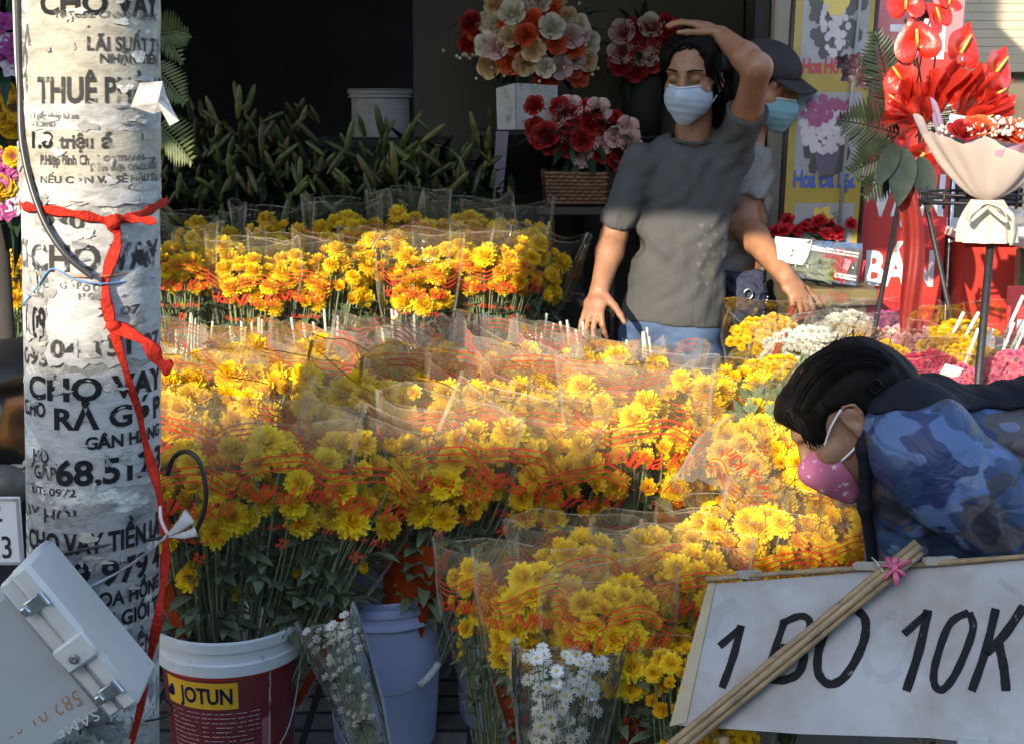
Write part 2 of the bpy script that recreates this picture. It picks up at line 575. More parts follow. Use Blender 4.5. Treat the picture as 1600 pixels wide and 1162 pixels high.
def bez(pts, n):
    """smooth curve through the points"""
    pts = [Vector(p) for p in pts]
    out = []
    k = len(pts)
    for i in range(k - 1):
        p0, p1, p2, p3 = pts[max(i - 1, 0)], pts[i], pts[i + 1], pts[min(i + 2, k - 1)]
        for j in range(n):
            t = j / n
            out.append(.5 * ((2 * p1) + (p2 - p0) * t + (2 * p0 - 5 * p1 + 4 * p2 - p3) * t * t + (3 * p1 - p0 - 3 * p2 + p3) * t ** 3))
    out.append(pts[-1])
    return out
# ================================================================ materials shared by many things
M_black = pbr('black_rubber', (.012, .012, .013), .5, .3, 30, .1, 200)
M_steel = pbr('steel', (.5, .5, .5), .3, .2, 60, .05, 200, metal=1.0)
M_red_cloth = pbr('red_ribbon', (.50, .028, .014), .7, .3, 40, .6, 130, trans=.25, spec=.2)
M_concrete = pbr('concrete', (.30, .30, .29), .9, .3, 22, .35, 120, col2=(.06, .06, .06), thr=.62, s2=16, soft=.08)
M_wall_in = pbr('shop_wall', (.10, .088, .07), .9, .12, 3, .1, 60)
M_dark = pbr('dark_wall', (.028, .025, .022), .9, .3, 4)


# ================================================================ the setting
def tile_mat():
    m, t, out = NT('paving_tiles')
    L = t.links.new
    tc = nd(t, 'ShaderNodeTexCoord')
    br = nd(t, 'ShaderNodeTexBrick', in_Scale=1.0)
    br.offset = 0.0
    br.inputs['Brick Width'].default_value = .098; br.inputs['Row Height'].default_value = .098
    br.inputs['Mortar Size'].default_value = .010; br.inputs['Mortar Smooth'].default_value = .3
    br.inputs['Color1'].default_value = (.20, .185, .165, 1); br.inputs['Color2'].default_value = (.13, .12, .11, 1); br.inputs['Mortar'].default_value = (.025, .022, .02, 1)
    L(tc.outputs['Object'], br.inputs['Vector'])
    n = nd(t, 'ShaderNodeTexNoise', in_Scale=30.0, in_Detail=8.0); L(tc.outputs['Object'], n.inputs['Vector'])
    c = mixc(t, .6, br.outputs[0], ramp(t, n.outputs[0], [(.35, .35), (.65, 1.0)]).outputs[0], 'MULTIPLY')
    p = nd(t, 'ShaderNodeBsdfPrincipled'); p.inputs['Roughness'].default_value = .75
    L(c, p.inputs['Base Color'])
    bp = nd(t, 'ShaderNodeBump', in_Strength=.7, in_Distance=.006); bp.invert = True
    L(br.outputs['Fac'], bp.inputs['Height']); L(bp.outputs[0], p.inputs['Normal'])
    L(p.outputs[0], out.inputs[0])
    return m

def sheet(name, x0, x1, y0, y1, z, m, kind='structure', z2=None):
    g = MB()
    if z2 is None: g.poly([(x0, y0, z), (x1, y0, z), (x1, y1, z), (x0, y1, z)])
    else: g.box(((x0 + x1) / 2, (y0 + y1) / 2, (z + z2) / 2), (x1 - x0, y1 - y0, z - z2))
    return tag(g.build(name, m, smooth=False), kind=kind)

sheet('ground', -150, 150, -150, 150, -.14, pbr('earth', (.14, .13, .12), .95, .3, 1))
sheet('road', -60, 60, -6.2, -.9, -.12, pbr('asphalt', (.055, .055, .057), .9, .35, 40, .3, 300))
sheet('pavement', -14, 14, -.75, 9.5, 0.0, tile_mat())
sheet('kerb', -14, 14, -.9, -.75, 0.0, M_concrete, z2=-.14)

# the shop the flowers stand in front of
t = thing('shop_building', 'dim open flower shop behind the flower display, grey brown back wall and dark ceiling', 'shop', (0, 6, 0))
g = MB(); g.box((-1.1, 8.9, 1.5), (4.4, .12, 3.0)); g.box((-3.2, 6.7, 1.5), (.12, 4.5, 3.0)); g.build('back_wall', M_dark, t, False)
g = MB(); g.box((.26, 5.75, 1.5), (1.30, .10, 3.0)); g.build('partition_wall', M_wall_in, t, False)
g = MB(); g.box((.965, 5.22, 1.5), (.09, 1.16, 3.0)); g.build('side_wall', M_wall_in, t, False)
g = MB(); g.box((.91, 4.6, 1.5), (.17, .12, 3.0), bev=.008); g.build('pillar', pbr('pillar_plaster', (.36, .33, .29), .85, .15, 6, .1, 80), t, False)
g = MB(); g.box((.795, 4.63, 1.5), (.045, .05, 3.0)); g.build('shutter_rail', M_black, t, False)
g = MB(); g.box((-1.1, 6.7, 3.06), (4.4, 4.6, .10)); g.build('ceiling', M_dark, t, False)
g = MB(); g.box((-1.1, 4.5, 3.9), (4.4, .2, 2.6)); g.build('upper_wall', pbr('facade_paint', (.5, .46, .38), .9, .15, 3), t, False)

g = MB(); g.box((-1.2, 3.95, 2.66), (4.2, .9, .08)); g.build('shade_canopy', M_dark, t, False)  # unseen slab added to keep sky light off the men and the shop

t = thing('neighbour_shop', 'beige roller shutter shopfront at the upper right corner beyond the red flowers', 'shop', (2, 6, 0))
g = MB()
for k in range(44):
    g.box((2.4, 5.9, 1.60 + k * .034), (2.7, .02, .0335), bev=.0025)
g.build('roller_shutter', pbr('shutter_paint', (.46, .40, .29), .6, .15, 8), t, False)
g = MB(); g.box((2.4, 6.3, .8), (2.7, .7, 1.58)); g.build('low_wall', pbr('stall_wall', (.12, .10, .075), .9, .4, 5), t, False)
g = MB(); g.box((1.03, 5.4, 1.6), (.04, 1.3, 3.2)); g.build('end_wall', M_wall_in, t, False)

# unseen, added to shape the light: house fronts with a sunlight notch, a hung blind
def shade_house(label, x0, x1, h, col, wx):
    t = thing('shade_house', label, 'house', ((x0 + x1) / 2, -7.5, 0), 'added houses shading the scene')
    g = MB(); g.box(((x0 + x1) / 2, -9, h / 2 - .1), (x1 - x0 - .006, 3, h + .2)); g.build('wall', pbr('house_%d' % int(h * 10 + wx), col, .9, .15, 2), t, False)
    for i in range(int(wx)):
        x = x0 + (x1 - x0) * (i + .5) / wx
        for z in (1.2, 3.9):
            if z + .8 > h: continue
            g = MB(); g.box((x, -7.47, z), (1.0, .08, 1.2 if z > 2 else 2.2)); w = g.build('window', pbr('window_frame', (.25, .2, .15), .5), t, False)
            g = MB(); g.box((x, -7.425, z), (.86, .02, 1.06 if z > 2 else 2.06)); g.build('pane', pbr('glass_dark', (.03, .04, .05), .1), w, False)
shade_house('unseen cream house front added to shade the scene, left of the low passage', -18, -5.17, 5.36, (.55, .5, .4), 5)
shade_house('unseen low grey wall added as a sunlight gap between the two house fronts', -5.17, -4.56, 5.07, (.4, .4, .4), 0)  # lower top shaped to let a strip of sun reach the flowers
shade_house('unseen pale green house front added to shade the scene, right of the low passage', -4.56, 14, 5.47, (.4, .5, .42), 6)
t = thing('shade_blind', 'unseen green fabric blind added high in front of the shop to cast shade', 'blind', (-1.7, .3, 3))  # added overhead to shade the man's upper body and the shop
g = MB(); g.grid(lambda u, v: Vector((-5.6 + 4.75 * u, .3 + .03 * math.sin(u * 40), 2.78 + 2.0 * v)), 60, 8); g.build('fabric', pbr('blind_fabric', (.10, .18, .12), .8), t)
g = MB(); g.tube([(-5.6, .3, 4.79), (-.85, .3, 4.79)], .02); g.tube([(-3.2, .3, 4.8), (-3.2, 4.4, 4.8)], .02); g.tube([(-.95, .3, 4.8), (-.95, 4.4, 4.8)], .02); g.build('rail', M_steel, t)

# ================================================================ the pole
PR = .113
def pole_c(z): return Vector((-.754 + (z - .5) * .0496, 2.4, z))
def pole_th(px, py):
    s = (px - (142 + py * .005)) / (107 - .0098 * py)
    if abs(s) <= .96: return math.asin(s)
    return math.copysign(math.asin(.96) + (abs(s) - .96) * 2.2, s)
def pole_pt(th, z, off=0.0):
    return pole_c(z) + Vector((math.sin(th), -math.cos(th), 0)) * (PR + off)
def pole_z(py, px=142): return P(px, py, 2.4 - PR * math.cos(max(-1.4, min(1.4, pole_th(px, py))))).z
def pole_px(px, py, off=0.0): return pole_pt(pole_th(px, py), pole_z(py, px), off)

def pole_text(g, body, l, r, y, h, m, off, bold=.034, tilt=0.0):
    if r > 250: r = 250 + (r - 250) * .3
    v, f = text_shape(body, bold)
    t0, t1 = pole_th(l, y), pole_th(r, y)
    zc, hm = pole_z(y), h * 2.33 / FPX * 1.02
    g.add([pole_pt(t0 + (t1 - t0) * p[0], zc + (p[1] - .5) * hm + tilt * (p[0] - .5) * hm, off) for p in v], f, m)

M_pole = pbr('pole_concrete', (.27, .265, .25), .9, .35, 14, .5, 90, col2=(.60, .59, .55), thr=.53, soft=.05, s2=11, stretch=(1, 1, 1.6))
M_inkb = ink('black_print_worn', (.012, .012, .014), .95, .335, 70)
M_inkd = ink('black_print_torn', (.035, .035, .037), .85, .43, 55)
M_inkg = ink('grey_print', (.10, .10, .10), .85, .44, 90)
pole = thing('utility_pole', 'round concrete utility pole covered with torn loan posters and black writing', 'pole', (-.757, 2.4, 0))
g = MB()
g.lathe([(PR * 1.02, 0), (PR * 1.01, .3), (PR, 1.0), (PR, 2.0), (PR, 4.2)], n=48)
g.v = [tuple(Vector(p) + pole_c(p[2]) - Vector((0, 0, p[2]))) for p in g.v]
for a in [("090", 62, 104, 505, 46, 1), ("0938", 58, 132, 562, 24, 1), ("030", 96, 165, 346, 28, 1), ("CHO V", 50, 150, 400, 40, 2), ("HỒ TRỢ", 78, 160, 716, 18, 1), ("ĐT: 0972", 74, 150, 770, 12, 1), ("GẤP", 80, 120, 741, 20, 1),
          ("VAY HỎI", 52, 150, 808, 22, 1), ("S", 50, 64, 865, 30, 1), ("A", 62, 84, 60, 40, 2), ("09", 60, 86, 95, 44, 2), ("TI", 50, 72, 130, 26, 2), ("79", 200, 236, 1066, 22, 1), ("NGƯỜI GIỚI", 130, 300, 1142, 26, 1), ("CHO VAY", 60, 190, 1105, 22, 2)]:
    pole_text(g, a[0], a[1], a[2], a[3], a[4], a[5], .0008)
g.build('shaft', [M_pole, M_inkd, M_inkg], pole, auto=60)

def paper_mat(name, col, dirt):
    return pbr(name, col, .85, .07, 9, .25, 60, col2=dirt, thr=.56, soft=.10, s2=22, stretch=(1, 1, 2.2))
PM = [paper_mat('paper_cream', (.37, .35, .295), (.24, .22, .18)), paper_mat('paper_white', (.42, .42, .425), (.26, .255, .24)), paper_mat('paper_grey', (.27, .27, .27), (.11, .11, .105))]
def poster(lab, l, t_, r, b, mi, texts, off, rag=3.0, cutc=None, tilt=0):
    g = MB()
    nu, nv = 26, max(8, int((b - t_) / 8))
    ph = random.random() * 9
    def fn(u, v):
        px, py = l + (r - l) * u, b + (t_ - b) * v + tilt * (u - .5)
        e = lambda s: rag * (math.sin(s * 31 + ph) + .7 * math.sin(s * 77 + ph * 2) + .5 * random.uniform(-1, 1))
        if v in (0, 1): py += e(u)
        if u in (0, 1): px += e(v)
        if cutc:                                     # a torn-away corner
            cx, cy, k = cutc
            if px < cx and py > cy - (cx - px) * k: py = cy - (cx - px) * k + 2 * math.sin(px * .9)
        th = pole_th(px, py)
        return pole_pt(th, pole_z(py), off + .0006 * math.sin(u * 19 + v * 13 + ph))
    g.grid(fn, nu, nv)
    for (s, tl, tr, ty, th_, mm) in texts:
        pole_text(g, s, tl, tr, ty, th_, mm, off + .0014, tilt=tilt * -.0 )
    rq = random.Random(int(t_) + 77)             # peeled spots and scraps of older layers
    for k in range(int((b - t_) / 14) + 3):
        cx, cy = rq.uniform(l + 4, min(r, 246) - 4), rq.uniform(t_ + 4, b - 4); ww, hh = rq.uniform(2, 14), rq.uniform(1.5, 9); n_ = 11; p0 = rq.random() * 6
        o_ = off + .0020 + .00012 * k
        rad = [1 + .45 * math.sin(3 * 6.283 * i / n_ + p0) * rq.random() + rq.uniform(-.3, .3) for i in range(n_)]
        pts = [pole_px(cx + ww * rad[i] * math.cos(6.283 * i / n_), cy + hh * rad[i] * math.sin(6.283 * i / n_), o_) for i in range(n_)]
        c_ = pole_px(cx, cy, o_ + .0004)
        g.add(pts + [c_], [(i, (i + 1) % n_, n_) for i in range(n_)], rq.choice((4, 4, 0, 5, 5)))
    o = g.build('poster', [PM[mi], M_inkb, M_inkd, M_inkg, M_pole, PM[(mi + 1) % 3]], pole, auto=60)
    o['label'] = lab
poster('large cream poster at the top of the pole', 72, -40, 330, 165, 0, [("CHO VAY", 98, 262, 4, 32, 1), ("Yêu cầu: CMND+ Số HK", 118, 262, 22, 10, 3), ("LÃI SUẤT TH", 168, 275, 68, 19, 2), ("NHẬN TIỀN", 185, 262, 91, 13, 2), ("THUÊ PHÒNG", 92, 292, 141, 36, 2)], .0010, 2)
poster('white strip of paper with small print', 42, 160, 330, 206, 1, [("- 1 giấy phép lái xe", 80, 156, 181, 8, 3), ("- 1CMND", 84, 122, 194, 8, 3)], .0020, 2, tilt=8)
poster('cream poster with a number and an address', 45, 204, 330, 288, 0, [("1.8", 83, 118, 219, 23, 1), ("triệu", 128, 176, 221, 20, 2), ("á", 186, 202, 219, 24, 2), ("G:i TRANH", 188, 236, 248, 8, 3), ("P.Hiệp Bình Chánh", 98, 186, 250, 14, 2), ("liên hệ: 0962.656", 172, 250, 263, 9, 3), ("TR", 236, 250, 255, 11, 2), ("NẾU CÓN VÀ SẼ HẬU TẠ", 98, 256, 281, 10, 2)], .0026, 2)
poster('blank bluish white paper above the ribbon', 42, 284, 330, 322, 1, [], .0032, 2, tilt=6)
poster('tattered white poster below the ribbon', 72, 352, 330, 460, 1, [("CHO VAY", 78, 262, 404, 38, 2), ("CÓ GÓP", 100, 160, 446, 10, 3), ("MAY", 222, 254, 410, 20, 2)], .0012, 5)
poster('white poster with a torn telephone number', 106, 436, 330, 572, 1, [("H GÓP", 155, 192, 463, 9, 3), ("O Q", 160, 184, 450, 10, 3), ("Z 07", 180, 232, 489, 13, 2), ("04 151 07", 112, 262, 545, 26, 2)], .0022, 3)
poster('narrow white strip with vertical digits', 70, 425, 106, 556, 2, [("09", 80, 104, 506, 44, 1), ("TIN", 82, 100, 462, 8, 3)], .0016, 3)
poster('white loan poster with a torn corner and a large number', 60, 582, 330, 768, 1, [("CHO VAY", 74, 274, 608, 34, 1), ("CHO", 63, 104, 642, 22, 1), ("RẢ GÓP", 118, 268, 654, 32, 1), ("GÂN HÀNG", 163, 262, 692, 19, 1), ("68.512.3", 120, 272, 738, 38, 1)], .0024, 3, cutc=(165, 768, 1.0), tilt=-14)
poster('grey loan poster with four lines of black print', 64, 806, 330, 985, 2, [("CHO VAY TIỀN LÃI", 70, 272, 849, 31, 1), ("0969 979 4", 74, 268, 898, 38, 1), ("CÓ HOA HỒNG", 116, 262, 939, 23, 1), ("NGƯỜI GIỚI TH", 118, 276, 973, 24, 1)], .0014, 3, tilt=-12)
poster('grimy poster low on the pole', 80, 992, 330, 1180, 2, [("CHO VAY TIỀN L", 84, 262, 1026, 30, 2), ("09 79", 150, 240, 1066, 24, 2)], .0010, 4, tilt=-12)
g = MB()
cc = [pole_px(232, 130, .003), P(254, 127, 2.33), P(260, 150, 2.31), P(271, 174, 2.28), P(280, 189, 2.26), P(265, 197, 2.265), P(252, 174, 2.275), P(240, 178, 2.285), pole_px(220, 167, .010)]
g.v, g.f, g.m = [], [], []
ctr = P(247, 160, 2.262)
g.add(cc + [ctr], [(i, (i + 1) % 9, 9) for i in range(9)])
g.build('torn_paper', PM[1], pole, False)['label'] = 'white torn paper flap sticking out from the pole'

# ribbon, cables and straps hung on the pole
g = MB()
def band(pxs, w, off=.006, m=0, flat=.08, Y=None, n=8):
    pts = bez([(pole_px(x, y, off) if k is None else P(x, y, k)) for x, y, k in pxs], n)
    ws = [px_size(w, 2.4) * .40 * (1 + .25 * math.sin(i * 1.1)) for i in range(len(pts))]
    g.tube(pts, ws, 8, m, flat=flat, ref=(0, 0, 1))
def drop(pxs, w, off=.008, m=0, flat=.09, n=6):
    pts = bez([(pole_px(x, y, off) if k is None else P(x, y, k)) for x, y, k in pxs], n)
    g.tube(pts, [px_size(w, 2.4) * .40 * (1 + .3 * math.sin(i * .9)) for i in range(len(pts))], 8, m, flat=flat, ref=(1, 0, 0))
band([(34, 322, None), (80, 324, None), (150, 334, None), (196, 346, None)], 17)
band([(196, 346, None), (225, 338, None), (250, 322, None), (262, 312, 2.42)], 16)
band([(200, 340, None), (222, 342, None), (244, 346, 2.29)], 14, .012)
g.ball(pole_px(198, 346, .012), (.014, .010, .012), 10)
drop([(198, 350, None), (205, 375, None), (190, 440, None), (196, 505, None)], 20)
g.ball(pole_px(198, 508, .012), (.013, .010, .010), 10)
drop([(200, 508, None), (228, 535, 2.275), (250, 566, 2.28), (268, 577, 2.29)], 26, .01)
drop([(198, 512, None), (216, 590, None), (232, 680, None), (246, 760, 2.31), (258, 830, 2.33), (258, 880, 2.33), (246, 970, 2.31), (232, 1060, None), (212, 1190, None)], 17)
rb = g.build('ribbon', M_red_cloth)
tag(rb, 'long red cloth ribbon knotted around the concrete pole and hanging down it', 'ribbon')
g = MB()
g.tube(bez([P(27, -20, 2.33), P(31, 120, 2.33), P(35, 230, 2.31), P(62, 330, 2.285), P(100, 395, 2.272), P(146, 434, 2.272)], 8), .0052, 8)
g.tube(bez([P(40, -20, 2.36), P(46, 120, 2.35), P(42, 220, 2.33), P(58, 300, 2.30)], 8), .004, 8)
tag(g.build('power_cable', pbr('cable_sheath', (.035, .036, .04), .35, .2)), 'thick dark cable running down the left side of the pole and across its front', 'cable')
g = MB(); g.tube(bez([P(21, -20, 2.37), P(25, 90, 2.37), P(31, 170, 2.36), P(38, 300, 2.38), P(42, 600, 2.38), P(44, 760, 2.38)], 8), .0026, 8)
tag(g.build('thin_cable', pbr('cable_grey', (.4, .39, .37), .4)), 'thin pale grey cable along the left edge of the pole', 'cable')
g = MB(); g.tube(bez([P(40, 540, 2.36), P(41, 620, 2.36), P(42, 690, 2.36)], 6), .0024, 6)
tag(g.build('green_tube', pbr('green_plastic', (.05, .28, .22), .4)), 'short sea green plastic tube at the left edge of the pole', 'tube')
g = MB(); g.tube(bez([P(38, 470, 2.36), pole_px(60, 476, .004), pole_px(90, 450, .004), pole_px(116, 420, .004), pole_px(150, 436, .005), pole_px(190, 442, .012), pole_px(246, 434, .004)], 6), .0016, 6)
tag(g.build('blue_string', pbr('blue_string', (.10, .22, .45), .6)), 'thin blue string tied around the pole below the ribbon', 'string')
g = MB(); g.tube(bez([pole_px(146, 432, .004), pole_px(190, 430, .014), pole_px(248, 420, .003)], 6), .001, 5)
tag(g.build('orange_wire', pbr('orange_wire', (.55, .22, .08), .5)), 'hair thin orange wire beside the blue string on the pole', 'wire')
g = MB(); g.tube(bez([P(262, 740, 2.40), P(272, 714, 2.36), P(292, 705, 2.34), P(312, 722, 2.33), P(322, 765, 2.33), P(318, 800, 2.34), P(306, 830, 2.36)], 7), .0042, 8)
tag(g.build('cable_loop', M_black), 'black cable loop curling out to the right of the pole in front of the flowers', 'cable')
g = MB()
g.tube(bez([pole_px(72, 886, .005), pole_px(120, 868, .005), pole_px(180, 852, .005), pole_px(240, 842, .005), P(256, 838, 2.33)], 6), .004, 8, flat=.4)
tag(g.build('dark_strap', pbr('strap', (.05, .05, .055), .6)), 'narrow dark strap pulled around the pole above the grey box', 'strap')
g = MB()
g.tube(bez([pole_px(108, 934, .006), pole_px(160, 918, .008), pole_px(215, 882, .008), P(250, 846, 2.30), P(262, 834, 2.29)], 6), [.005 + .001 * math.sin(i) for i in range(25)], 8, flat=.5)
g.tube(bez([P(262, 836, 2.29), P(280, 822, 2.27), P(296, 806, 2.26)], 5), [.003 + .0013 * i for i in range(11)], 8, flat=.3, ref=(0, 0, 1))
g.tube(bez([P(262, 836, 2.29), P(285, 836, 2.27), P(306, 830, 2.26)], 5), [.003 + .0006 * i for i in range(11)], 8, flat=.3, ref=(0, 0, 1))
g.tube(bez([P(262, 834, 2.29), P(252, 812, 2.30), P(250, 790, 2.31)], 5), .003, 8, flat=.4)
tag(g.build('plastic_tie', film('tie_film', (.8, .8, .82), .75, (.75, .75, .78), .25, .4, 60)), 'twisted white plastic bag knotted around the pole and the red ribbon', 'plastic tie')
g = MB(); g.tube(bez([pole_px(190, 1128, .004), pole_px(235, 1125, .004), P(262, 1118, 2.36), P(270, 1108, 2.4), P(262, 1095, 2.4), P(250, 1088, 2.37)], 6), .0018, 6)
tag(g.build('iron_wire', M_black), 'thin dark iron wire bent around the foot of the pole', 'wire')

# ================================================================ the grey box tied to the pole
IR, IU, IF = Vector((1, 0, 0)), Vector((0, math.sin(PITCH), math.cos(PITCH))), Vector((0, math.cos(PITCH), -math.sin(PITCH)))
bx = thing('meter_box', 'grey white metal meter box hung askew on the pole with stencilled digits and three latches', 'meter box', P(80, 1040, 2.1))
pa, pb = P(50, 876, 2.12), P(222, 1082, 2.12)
e1 = (pb - pa).normalized(); e3 = (IF - e1 * IF.dot(e1)).normalized(); e2 = e1.cross(e3)      # e2 towards the lower left
if e2.x > 0: e2 = -e2
BM = Matrix((e1, e2, e3)).transposed(); Lb = (pb - pa).length
M_box = pbr('box_paint', (.33, .35, .36), .45, .07, 7, .12, 60, col2=(.30, .30, .29), thr=.70, soft=.05, s2=30)
M_boxl = pbr('box_lid_paint', (.48, .48, .465), .45, .07, 7, .12, 60, col2=(.34, .33, .31), thr=.69, soft=.05, s2=36)
def bp(a, b, c=0): return pa + e1 * a + e2 * b + e3 * c
g = MB(); g.box(bp(Lb / 2, .22, .075), (Lb - .02, .32, .14), rot=BM, bev=.012)
v, f = text_shape('P 582 01 05', -.01, 0, 1.1)
xd, yd = (IR * -.90 + IU * -.43), (IR * .43 - IU * .90)
def onbox(px, py): 
    d = P(px, py, 2.0) - Vector((0, 0, CAM_H)); q = bp(0, 0, .0045 - .0007)
    return Vector((0, 0, CAM_H)) + d * ((q - Vector((0, 0, CAM_H))).dot(e3) / d.dot(e3))
o0 = onbox(143, 1066); 
g.add([o0 + xd * (p[0] * .160) + yd * (p[1] * .025) for p in v], f, 1)
v, f = text_shape('SAME', 0, 0, 1.1); o0 = onbox(150, 1107)
g.add([o0 + xd * (p[0] * .075) + yd * (p[1] * .018) for p in v], f, 2)
g.build('body', [M_box, ink('stencil_brown', (.30, .15, .055), .9, .34, 90), pbr('embossed', (.40, .41, .41), .5)], bx, auto=40)
g = MB()
g.box(bp(Lb / 2, .018, .06), (Lb + .012, .036, .17), rot=BM, bev=.008)
g.box(bp(Lb / 2, .05, .07), (Lb, .026, .165), rot=BM, bev=.005)
g.box(bp(Lb * .56, .028, -.028), (.045, .06, .018), rot=BM, bev=.008)
g.build('lid', M_boxl, bx, auto=40)
for a in (.20, .86):
    g = MB()
    g.box(bp(Lb * a, .030, -.027), (.022, .034, .008), rot=BM, bev=.002); g.box(bp(Lb * a, .046, -.032), (.016, .014, .012), rot=BM, bev=.003)
    g.tube([bp(Lb * a - .012, .012, -.033), bp(Lb * a + .012, .012, -.033)], .004, 8)
    g.build('latch', M_steel, bx, auto=40)
g = MB(); g.lathe([(0, 0), (.008, 0), (.008, .004), (.004, .005), (.004, .003), (0, .003)], n=16, M=BM @ Matrix.Diagonal((1, 1, -1)), c=bp(Lb * .58, .034, -.037)); g.build('lock', M_steel, bx, auto=40)

# ================================================================ the motorbike behind the pole
mb = thing('motorbike', 'dark parked motorbike mostly hidden behind the pole, its white number plate showing', 'motorbike', (-1.10, 2.95, 0))
q = SDF()
q.cone((-1.10, 2.80, .86), (-1.10, 3.5, .74), .07, .11, .05, x=(1, 0, 0), sq=.7).cone((-1.10, 2.74, .80), (-1.10, 3.3, .62), .075, .12, .05, x=(1, 0, 0), sq=.8).cone((-1.10, 2.74, .62), (-1.10, 2.85, .74), .05, .07, .03, x=(1, 0, 0), sq=.5)
q.build('body', pbr('bike_paint', (.02, .02, .022), .3, .2, coat=.3), mb, .012)
g = MB(); g.ball((-1.10, 2.96, .915), (.11, .24, .05), 14); g.build('seat', M_black, mb)
g = MB(); g.lathe([(.19, -.05), (.25, -.045), (.275, 0), (.25, .045), (.19, .05)], (-1.10, 2.98, .275), 28, M=Matrix.Rotation(R(90), 3, 'Y')); g.build('tyre', M_black, mb)
g = MB(); g.ball((-1.085, 2.655, .785), (.06, .025, .028), 12); g.build('tail_lamp', pbr('lamp_amber', (.28, .18, .07), .2, .2, coat=.5), mb)
g = MB(); g.ball((-1.0, 2.68, .73), (.05, .04, .045), 12); g.build('side_panel', pbr('bike_grey', (.09, .08, .07), .4), mb)
g = MB()
for k in range(7): g.box(P(26, 728 + k * 8, 2.72), (.03, .02, .003))
g.build('grille', pbr('grille_pale', (.45, .42, .38), .5), mb, False)
pc = P(-38, 829, 2.62)
g = MB(); g.box(pc, (px_size(150, 2.65), .006, px_size(114, 2.65)), bev=.003)
def ptxt(s, l, r, y, h, Y):
    v, f = text_shape(s, .01); a, b = P(l, y + h / 2, Y), P(r, y + h / 2, Y)
    g.add([Vector((a.x + (b.x - a.x) * p[0], pc.y - .0042, a.z + p[1] * px_size(h, Y) * 1.02)) for p in v], f, 1)
ptxt('.3', -4, 20, 852, 36, 2.62); ptxt('2', -12, 5, 797, 32, 2.62)
for (a, b, w, h) in ((0, 1, 150, 4), (0, -1, 150, 4), (1, 0, 4, 114), (-1, 0, 4, 114)):
    g.box(pc + Vector((px_size(a * 71, 2.65), -.0035, px_size(b * 53, 2.65))), (px_size(w - 8, 2.65), .003, px_size(h - 4 if h > 10 else h, 2.65)), 2)
g.build('number_plate', [pbr('plate_white', (.72, .73, .76), .4, .05), pbr('plate_black', (.02, .02, .025), .5), pbr('plate_rim', (.35, .36, .38), .4)], mb, auto=40)
# ================================================================ flowers: shared meshes
def petal_mat(name, c0, c1, r, rnd=.08, hue=.008, trans=.35):
    """petals: centre colour c0 to outer colour c1 by distance from the flower's middle"""
    if name in _mc: return _mc[name]
    m, t, out = NT(name); L = t.links.new
    tc = nd(t, 'ShaderNodeTexCoord')
    ln = nd(t, 'ShaderNodeVectorMath', operation='LENGTH'); L(tc.outputs['Object'], ln.inputs[0])
    mr = nd(t, 'ShaderNodeMapRange'); mr.inputs[1].default_value, mr.inputs[2].default_value = r * .25, r
    L(ln.outputs['Value'], mr.inputs[0])
    c = mixc(t, mr.outputs[0], c0, c1)
    n = nd(t, 'ShaderNodeTexNoise', in_Scale=160.0, in_Detail=2.0); L(tc.outputs['Object'], n.inputs['Vector'])
    c = mixc(t, .25, c, ramp(t, n.outputs[0], [(.3, .6), (.7, 1.0)]).outputs[0], 'MULTIPLY')
    oi = nd(t, 'ShaderNodeObjectInfo'); hs = nd(t, 'ShaderNodeHueSaturation')
    a = nd(t, 'ShaderNodeMapRange'); a.inputs[3].default_value, a.inputs[4].default_value = 1 - rnd, 1 + rnd; L(oi.outputs['Random'], a.inputs[0]); L(a.outputs[0], hs.inputs['Value'])
    b = nd(t, 'ShaderNodeMapRange'); b.inputs[3].default_value, b.inputs[4].default_value = .5 - hue, .5 + hue; L(oi.outputs['Random'], b.inputs[0]); L(b.outputs[0], hs.inputs['Hue'])
    L(c, hs.inputs['Color'])
    d = nd(t, 'ShaderNodeBsdfPrincipled'); d.inputs['Roughness'].default_value = .6; d.inputs['Specular IOR Level'].default_value = .25; L(hs.outputs[0], d.inputs['Base Color'])
    tr = nd(t, 'ShaderNodeBsdfTranslucent'); L(hs.outputs[0], tr.inputs[0])
    mx = nd(t, 'ShaderNodeMixShader', i0=trans); L(d.outputs[0], mx.inputs[1]); L(tr.outputs[0], mx.inputs[2]); L(mx.outputs[0], out.inputs[0])
    _mc[name] = m
    return m

M_yel = petal_mat('petals_yellow', (.95, .60, .012), (.95, .71, .026), .034)
M_yelb = petal_mat('petals_bud', (.62, .52, .05), (.85, .55, .02), .02)
M_wht = petal_mat('petals_white', (.80, .80, .74), (.85, .85, .82), .02, .05, 0)
M_leaf = pbr('leaf_green', (.045, .085, .030), .5, .35, 40, .2, 120, trans=.25, rnd=.15)
M_leafg = pbr('leaf_grey_green', (.155, .205, .115), .55, .3, 40, .2, 120, trans=.3, rnd=.15)
M_stem = pbr('stem_green', (.21, .27, .14), .5, .3, 60, trans=.15, rnd=.15)
M_film = film('sleeve_film', (1, 1, 1), milk=.018, milkc=(.95, .83, .60), rough=.07, bump=.4, bs=15.0, fres=.22, top=(.58, .68, .06))  # milk colour holds the warm tint of sunlight and reflected flowers
M_filmf = film('sleeve_film_front', (1, 1, 1), milk=.035, milkc=(.95, .82, .56), rough=.07, bump=.4, bs=15.0, fres=.22, top=(.58, .68, .055))
M_filmb = film('sleeve_film_clear', (1, 1, 1), milk=.008, milkc=(.92, .82, .62), rough=.07, bump=.4, bs=15.0, fres=.25, top=(.60, .72, .03))
